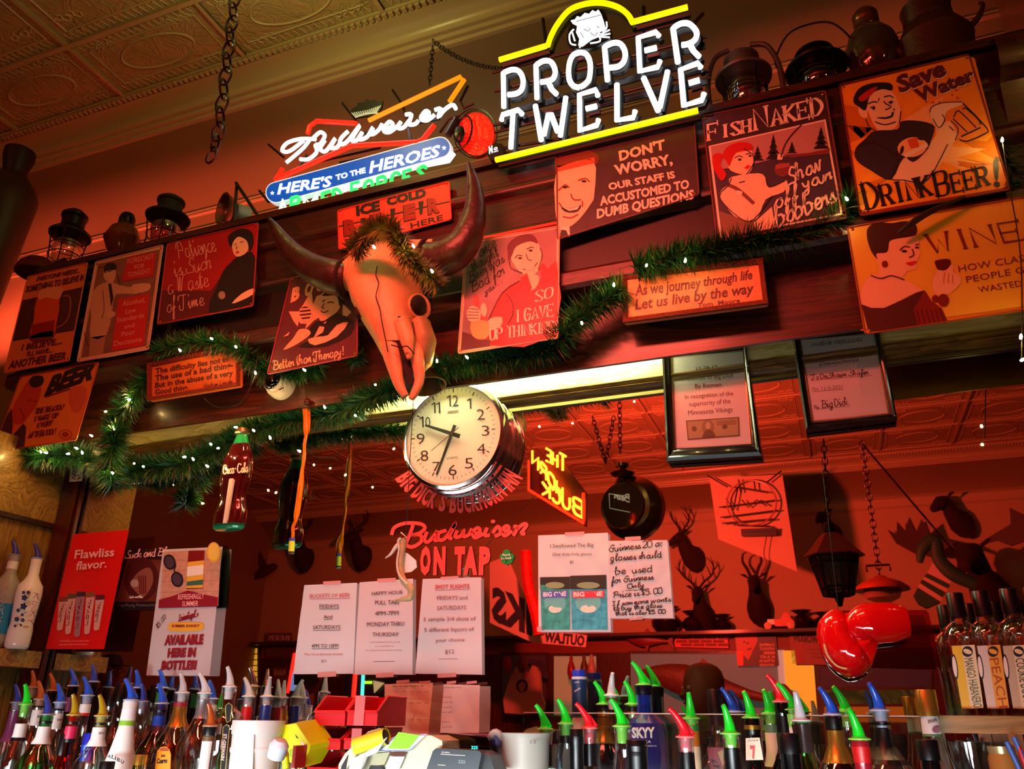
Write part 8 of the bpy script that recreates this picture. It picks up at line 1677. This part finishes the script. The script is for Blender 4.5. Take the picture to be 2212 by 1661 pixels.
msign('red panel painted with bricks on the ledge apron', [(1458, 1364), (1570, 1366), (1574, 1400), (1458, 1398)], mat('#f02818', .4), art=brick)
def spot(s): s.fr = (240, 1080, 3.954); s.text('SPOTTED', (1145, 1222), (962, 1224), (1142, 1160), mat('#c8d8c0', .4), 'sans', 6, bold=.03); s.poly([(1150, 1180), (1195, 1170), (1195, 1215), (1150, 1225)], mat('#c8d8c0', .4), 6)
msign('green street style sign in mirrored letters, right of the white flyer', [(480, 1371), (551, 1366), (549, 1394), (475, 1396)], mat('#1c6a40', .4), art=spot, name='street_sign')
for (x0, y0, x1, y1, lb, tx) in ((574, 1367, 630, 1418, 'small dark poster with glass outline left of the papers', 'BEER'), (588, 1442, 620, 1478, 'small pale notice beside the red neon line', 'PLEASE')): msign(lb, [(x0, y0), (x1, y0), (x1, y1), (x0, y1)], mat('#7a5048', .5), art=lambda s, x0=x0, x1=x1, y0=y0, tx=tx: s.text(tx, (x1 - 4, y0 + 16), (x0 + 4, y0 + 16), (x1 - 4, y0 + 5), WHT, 'sans', 6), name='wall_notice')
t = Thing('banner', 'long white banner with blue letters sloping behind the papers', 'banner', MV(1170, 1400, 4.6)); BNN = mat('#c0a0a0', .6); q = [(1060, 1310), (1165, 1360), (1270, 1372), (1268, 1398), (1160, 1388), (1058, 1345)]; t.part('cloth', vq([(1058, 1215), (1095, 1200), (1165, 1360), (1268, 1372), (1265, 1398), (1150, 1388), (1058, 1345)], 4.6, .01, BNN), BNN, smooth=False)
s = Sheet(mirror=4.6); NVY = mat('#20203a', .5)
s.text('OUTLAW', (1262, 1395), (1175, 1385), (1264, 1373), NVY, 'sans', 6, bold=.05); s.text('IKS', (1150, 1370), (1062, 1335), (1150, 1300), NVY, 'sans', 6, bold=.05); t.part('lettering', s.tx, NVY, smooth=False)
g = MB(); g.tube(cr([MV(1135, 1190, 4.3), MV(1140, 1260, 4.3), MV(1155, 1320, 4.3), MV(1165, 1372, 4.3)], 4, False), .05, 8); single('tinsel_rope', 'thick red tinsel rope hanging by the white banner', 'tinsel', g, mat('#c01408', .3, bump=1, bscale=90, var=.5))
# mounted fish
def fish(label, x0, y0, x1, y1, Yv, hgt, m):
    a, b = MV(x0, y0, Yv), MV(x1, y1, Yv); L = (b - a); t = Thing('mounted_fish', label, 'mounted fish', (a + b) / 2)
    N = 9; rs = [.1, .55, .85, 1, .95, .75, .5, .3, .22]; secs = []
    for i, r in enumerate(rs): p = a + L * (i / (N - 1)); secs.append([p + V((0, .35 * hgt * r * math.cos(k * math.pi / 6), hgt * r * math.sin(k * math.pi / 6))) for k in range(12)])
    t.part('body', MB().loft(secs), m); u = L.normalized()
    t.part('tail_fin', MB().prism([b, b + u * hgt * 1.1 + V((0, 0, hgt * 1.1)), b + u * hgt * .8, b + u * hgt * 1.1 - V((0, 0, hgt * 1.1))], (0, .01, 0)), m); p = a + L * .45
    t.part('dorsal_fin', MB().prism([p + V((0, 0, hgt * .9)), p + u * hgt * .6 + V((0, 0, hgt * 1.6)), p + L * .25 + V((0, 0, hgt * .6))], (0, .01, 0)), m); t.part('belly_fin', MB().prism([p - V((0, 0, hgt * .8)), p + u * hgt * .5 - V((0, 0, hgt * 1.5)), p + L * .12 - V((0, 0, hgt * .7))], (0, .01, 0)), m)
FSH = mat('#6a4434', .4, bump=.3, bscale=60, var=.3)
fish('small perch mounted on the ledge apron', 1352, 1378, 1440, 1385, FW - .1, .075, mat('#8a2c20', .4, var=.3)); fish('big pike mounted across the pale window behind the bald man', 1385, 1450, 1655, 1508, FW - .25, .16, FSH)
# clothes
def shirt(label, pts, m, Yv, art=None):
    P = cr([V((x, y, 0)) for x, y in pts], 2); t = Thing('hanging_shirt', label, 'shirt', MV(pts[-1][0], pts[-1][1], Yv)); t.part('cloth', MB().prism([MV(p.x, p.y, Yv) for p in P], (0, -.06, 0)), m, smooth=False)
    if art: s = Sheet(mirror=Yv); s.fr = (1060, 1420, 6.506); art(s); t.part('print', s.mb, INK, smooth=False)
shirt('pale t-shirt with round dark emblem hanging in the left mirror window', [(1112, 1445), (1125, 1438), (1140, 1455), (1150, 1437), (1165, 1452), (1168, 1500), (1173, 1535), (1090, 1540), (1096, 1480)], mat('#c89c98', .7), FW - .3, lambda s: (s.ell((440, 400), 85, 95, mat('#30181c', .5), 6), s.poly([(390, 380), (440, 340), (490, 370), (480, 440), (440, 500), (400, 450)], mat('#b08080', .5), 7)))
shirt('purple t-shirt half behind the pale one', [(1140, 1425), (1165, 1427), (1178, 1445), (1179, 1466), (1160, 1450)], mat('#3a3060', .7), FW - .2)
for i, (x, m, lb) in enumerate(((1096, '#8a1010', 'red cap with tag'), (1127, '#6a1014', 'dark red cap with number tag'))): single('baseball_cap', lb + ' hanging in the left mirror window', 'cap', MB().tube(cr([MV(x, 1418, FW - .4), MV(x, 1435, FW - .4), MV(x + 1, 1452, FW - .4)], 3, False), [.03, .055, .03], 10, flat=.5), mat(m, .6))
for i, (x, y, m) in enumerate(((1234, 1440, '#a01828'), (1262, 1438, '#6a5a28'), (1278, 1437, '#c8c0b8'))): single('hanging_bottle', ('red', 'olive', 'white')[i] + ' bowling pin shape hanging in the lit cream window', 'ornament', MB().lathe([(.012, .11), (.02, .09), (.018, .06), (.04, 0), (.045, -.06), (.025, -.13), (.0, -.135)], MV(x, y, FW - .2), 16), mat(m, .3))
# neon verticals
NR3 = neon('#ff1a10', 3.0); NC = neon('#50f0e0', 1.4)
single('neon_strip', 'bent red neon strip framing a screen left of the papers', 'neon', MB().tube([MV(621, 1497, 4.5), MV(636, 1412, 4.5), MV(660, 1408, 4.5)], .014, 8), NR3)
single('neon_strip', 'upright red neon strip below the middle paper', 'neon', MB().tube([MV(768, 1450, 4.5), MV(763, 1512, 4.5)], .02, 8), NR3)
single('neon_strip', 'upright cyan neon strip below the middle paper', 'neon', MB().tube([MV(785, 1448, 4.5), MV(782, 1512, 4.5)], .016, 8), NC)
single('tv_screen', 'small blue screen beside the bent red neon strip', 'screen', vq([(632, 1450), (650, 1450), (642, 1490), (626, 1492)], 4.6, .03, None), mat('#6aa0d8', .4, emit=.6), smooth=False)
t = Thing('game_machine', 'dark game machine with green lit button and star trim', 'machine', MV(810, 1520, 5.2)); t.part('cabinet', vq([(745, 1455), (830, 1455), (828, 1520), (742, 1520)], 5.2, .3, None), mat('#1c1416', .4), smooth=False); t.part('lit_button', vq([(786, 1471), (803, 1471), (803, 1477), (786, 1477)], 5.15, .01, None), mat('#a0e020', .4, emit=1.5), smooth=False); t.part('side_screen', vq([(806, 1470), (830, 1475), (808, 1497)], 5.15, .01, None), mat('#c8c890', .4, emit=.5), smooth=False)
# --- people at the bar, backs and profiles
SKN = mat('#8a4a38', .5); SHD = mat('#20181c', .8)
def person(label, px, py, Yv, yaw, shirtm, cap=None, glasses=False, hair=None, sc=1.0, sit=True):
    h = MV(px, py, Yv); k = sc; t = Thing('person', label, 'person', V((h.x, h.y, 0)))
    R = Matrix.Rotation(yaw, 3, 'Z'); f = lambda x, y, z: h + R @ V((x * k, y * k, z * k))
    def rg(x, y, z, rx, ry, n=16, e=1): return [f(x + rx * math.cos(2 * math.pi * q / n), y + ry * math.sin(2 * math.pi * q / n), z) for q in range(n)]
    b = MB(); b.loft([rg(0, -.0, .122, .008, .01), rg(0, -.005, .118, .032, .04), rg(0, -.005, .105, .052, .068), rg(0, -.005, .085, .067, .086), rg(0, -.005, .05, .076, .096), rg(0, -.002, .02, .077, .098), rg(0, .002, -.03, .072, .092), rg(0, .015, -.07, .058, .075), rg(0, .02, -.10, .042, .055), rg(0, -.02, -.12, .052, .055), rg(0, -.03, -.18, .058, .058), rg(0, -.03, -.21, .11, .075), rg(0, -.03, -.25, .19, .10), rg(0, -.03, -.36, .19, .12), rg(0, -.02, -.5, .175, .12), rg(0, -.02, -.65, .165, .12), rg(0, 0, -.78, .18, .14), rg(0, .02, -.84, .16, .14)])
    for sx in (-1, 1):
        b.tube(cr([f(sx * .17, -.03, -.25), f(sx * .22, .0, -.40), f(sx * .24, .04, -.52), f(sx * .20, .2, -.56), f(sx * .14, .32, -.55)], 4, False), [.055, .05, .042, .036, .028], 12)
        b.tube(cr([f(sx * .09, .02, -.80), f(sx * .11, .25, -.80), f(sx * .11, .42, -.82), f(sx * .11, .43, -1.0), f(sx * .11, .42, -1.2)], 4, False), [.085, .08, .06, .055, .04], 12)
        for q in range(4): b.tube([f(sx * (.12 + .018 * q), .33, -.55), f(sx * (.11 + .018 * q), .37, -.56), f(sx * (.11 + .016 * q), .395, -.575)], [.010, .009, .007], 6)
        b.tube([f(sx * .115, .32, -.55), f(sx * .085, .35, -.55), f(sx * .08, .37, -.56)], [.011, .009, .007], 6)
    b.tube([f(0, .09, .0), f(0, .112, -.025), f(0, .10, -.035)], [.01, .015, .01], 8)
    o = t.part('body', b, SKN)
    for sx in (-1, 1): t.part('ear', MB().sphere(f(sx * .078, -.005, -.01), .022, 8, None, (.4, .8, 1.3)), SKN, parent=o); t.part('eye', MB().sphere(f(sx * .03, .088, .012), .009, 8), mat('#d8c8c0', .3), parent=o)
    t.part('mouth', MB().tube([f(-.022, .09, -.055), f(0, .097, -.053), f(.022, .09, -.055)], .004, 6), mat('#5a201c', .5), parent=o)
    g = MB(); g.loft([rg(0, -.03, -.17, .064, .064), rg(0, -.03, -.20, .115, .085), rg(0, -.03, -.25, .20, .115), rg(0, -.03, -.36, .205, .135), rg(0, -.02, -.65, .18, .135), rg(0, 0, -.82, .19, .15)])
    for sx in (-1, 1): g.tube(cr([f(sx * .17, -.03, -.25), f(sx * .22, .0, -.40), f(sx * .24, .04, -.50)], 4, False), [.068, .062, .056], 12)
    t.part('shirt', g, shirtm)
    g = MB()
    for sx in (-1, 1): g.tube(cr([f(sx * .09, .0, -.80), f(sx * .11, .25, -.80), f(sx * .11, .43, -.83), f(sx * .11, .44, -1.0), f(sx * .11, .42, -1.16)], 4, False), [.1, .093, .073, .065, .055], 12)
    t.part('trousers', g, mat('#1a1c28', .8))
    for sx in (-1, 1): t.part('shoe', MB().tube([f(sx * .11, .38, -1.22), f(sx * .11, .46, -1.23), f(sx * .11, .56, -1.24)], [.04, .045, .03], 10), INK)
    if hair: t.part('hair', MB().loft([rg(0, -.01, .125, .02, .025), rg(0, -.012, .108, .062, .078), rg(0, -.014, .06, .082, .098), rg(0, -.03, .01, .081, .085), rg(0, -.045, -.05, .07, .062)]), hair)
    if cap:
        t.part('cap', MB().loft([rg(0, -.005, .135, .02, .025), rg(0, -.005, .12, .06, .075), rg(0, -.005, .07, .082, .102), rg(0, -.002, .045, .084, .105)]), cap)
        t.part('cap_brim', MB().prism([f(-.06, .09, .05), f(.06, .09, .05), f(.05, .17, .042), f(0, .185, .04), f(-.05, .17, .042)], (0, 0, .006)), cap)
    if glasses:
        g = MB()
        for sx in (-1, 1): g.tube([f(sx * .032 + .022 * math.cos(a), .096, .012 + .018 * math.sin(a)) for a in [2 * math.pi * q / 12 for q in range(12)]], .0025, 5, closed=True); g.tube([f(sx * .054, .094, .014), f(sx * .08, .0, .014)], .0025, 5)
        t.part('glasses', g, INK)
    sz = h.z - .84 * k - .02; s2 = Thing('bar_stool', label.split(' ')[0] + ' bar stool under the ' + label.split(' in ')[0], 'stool', V((h.x, h.y, 0)), 'bar stools'); s2.part('seat', MB().lathe([(0, sz - .05), (.17, sz - .05), (.18, sz - .02), (.17, sz), (0, sz)], V((h.x, h.y, 0)), 24), mat('#5a1414', .4)); 
    for a in range(4): s2.part('leg', MB().tube([V((h.x + .1 * math.cos(a * 1.57), h.y + .1 * math.sin(a * 1.57), sz - .05)), V((h.x + .2 * math.cos(a * 1.57), h.y + .2 * math.sin(a * 1.57), 0))], .014, 8), DKN)
person('bald man in a dark red shirt, nearest head in the mirror', 1520, 1492, 1.6, .95, mat('#4a1418', .8))
person('man in profile with dark cap and glasses below the dark poster in the mirror', 236, 1452, 2.6, -1.35, mat('#2a1618', .8), cap=mat('#1c0c10', .7), glasses=True, hair=mat('#1c1210', .8))
person('short haired person in a dark shirt seen beyond the red bins', 668, 1462, 2.2, 3.0, SHD, hair=mat('#2a140c', .8))
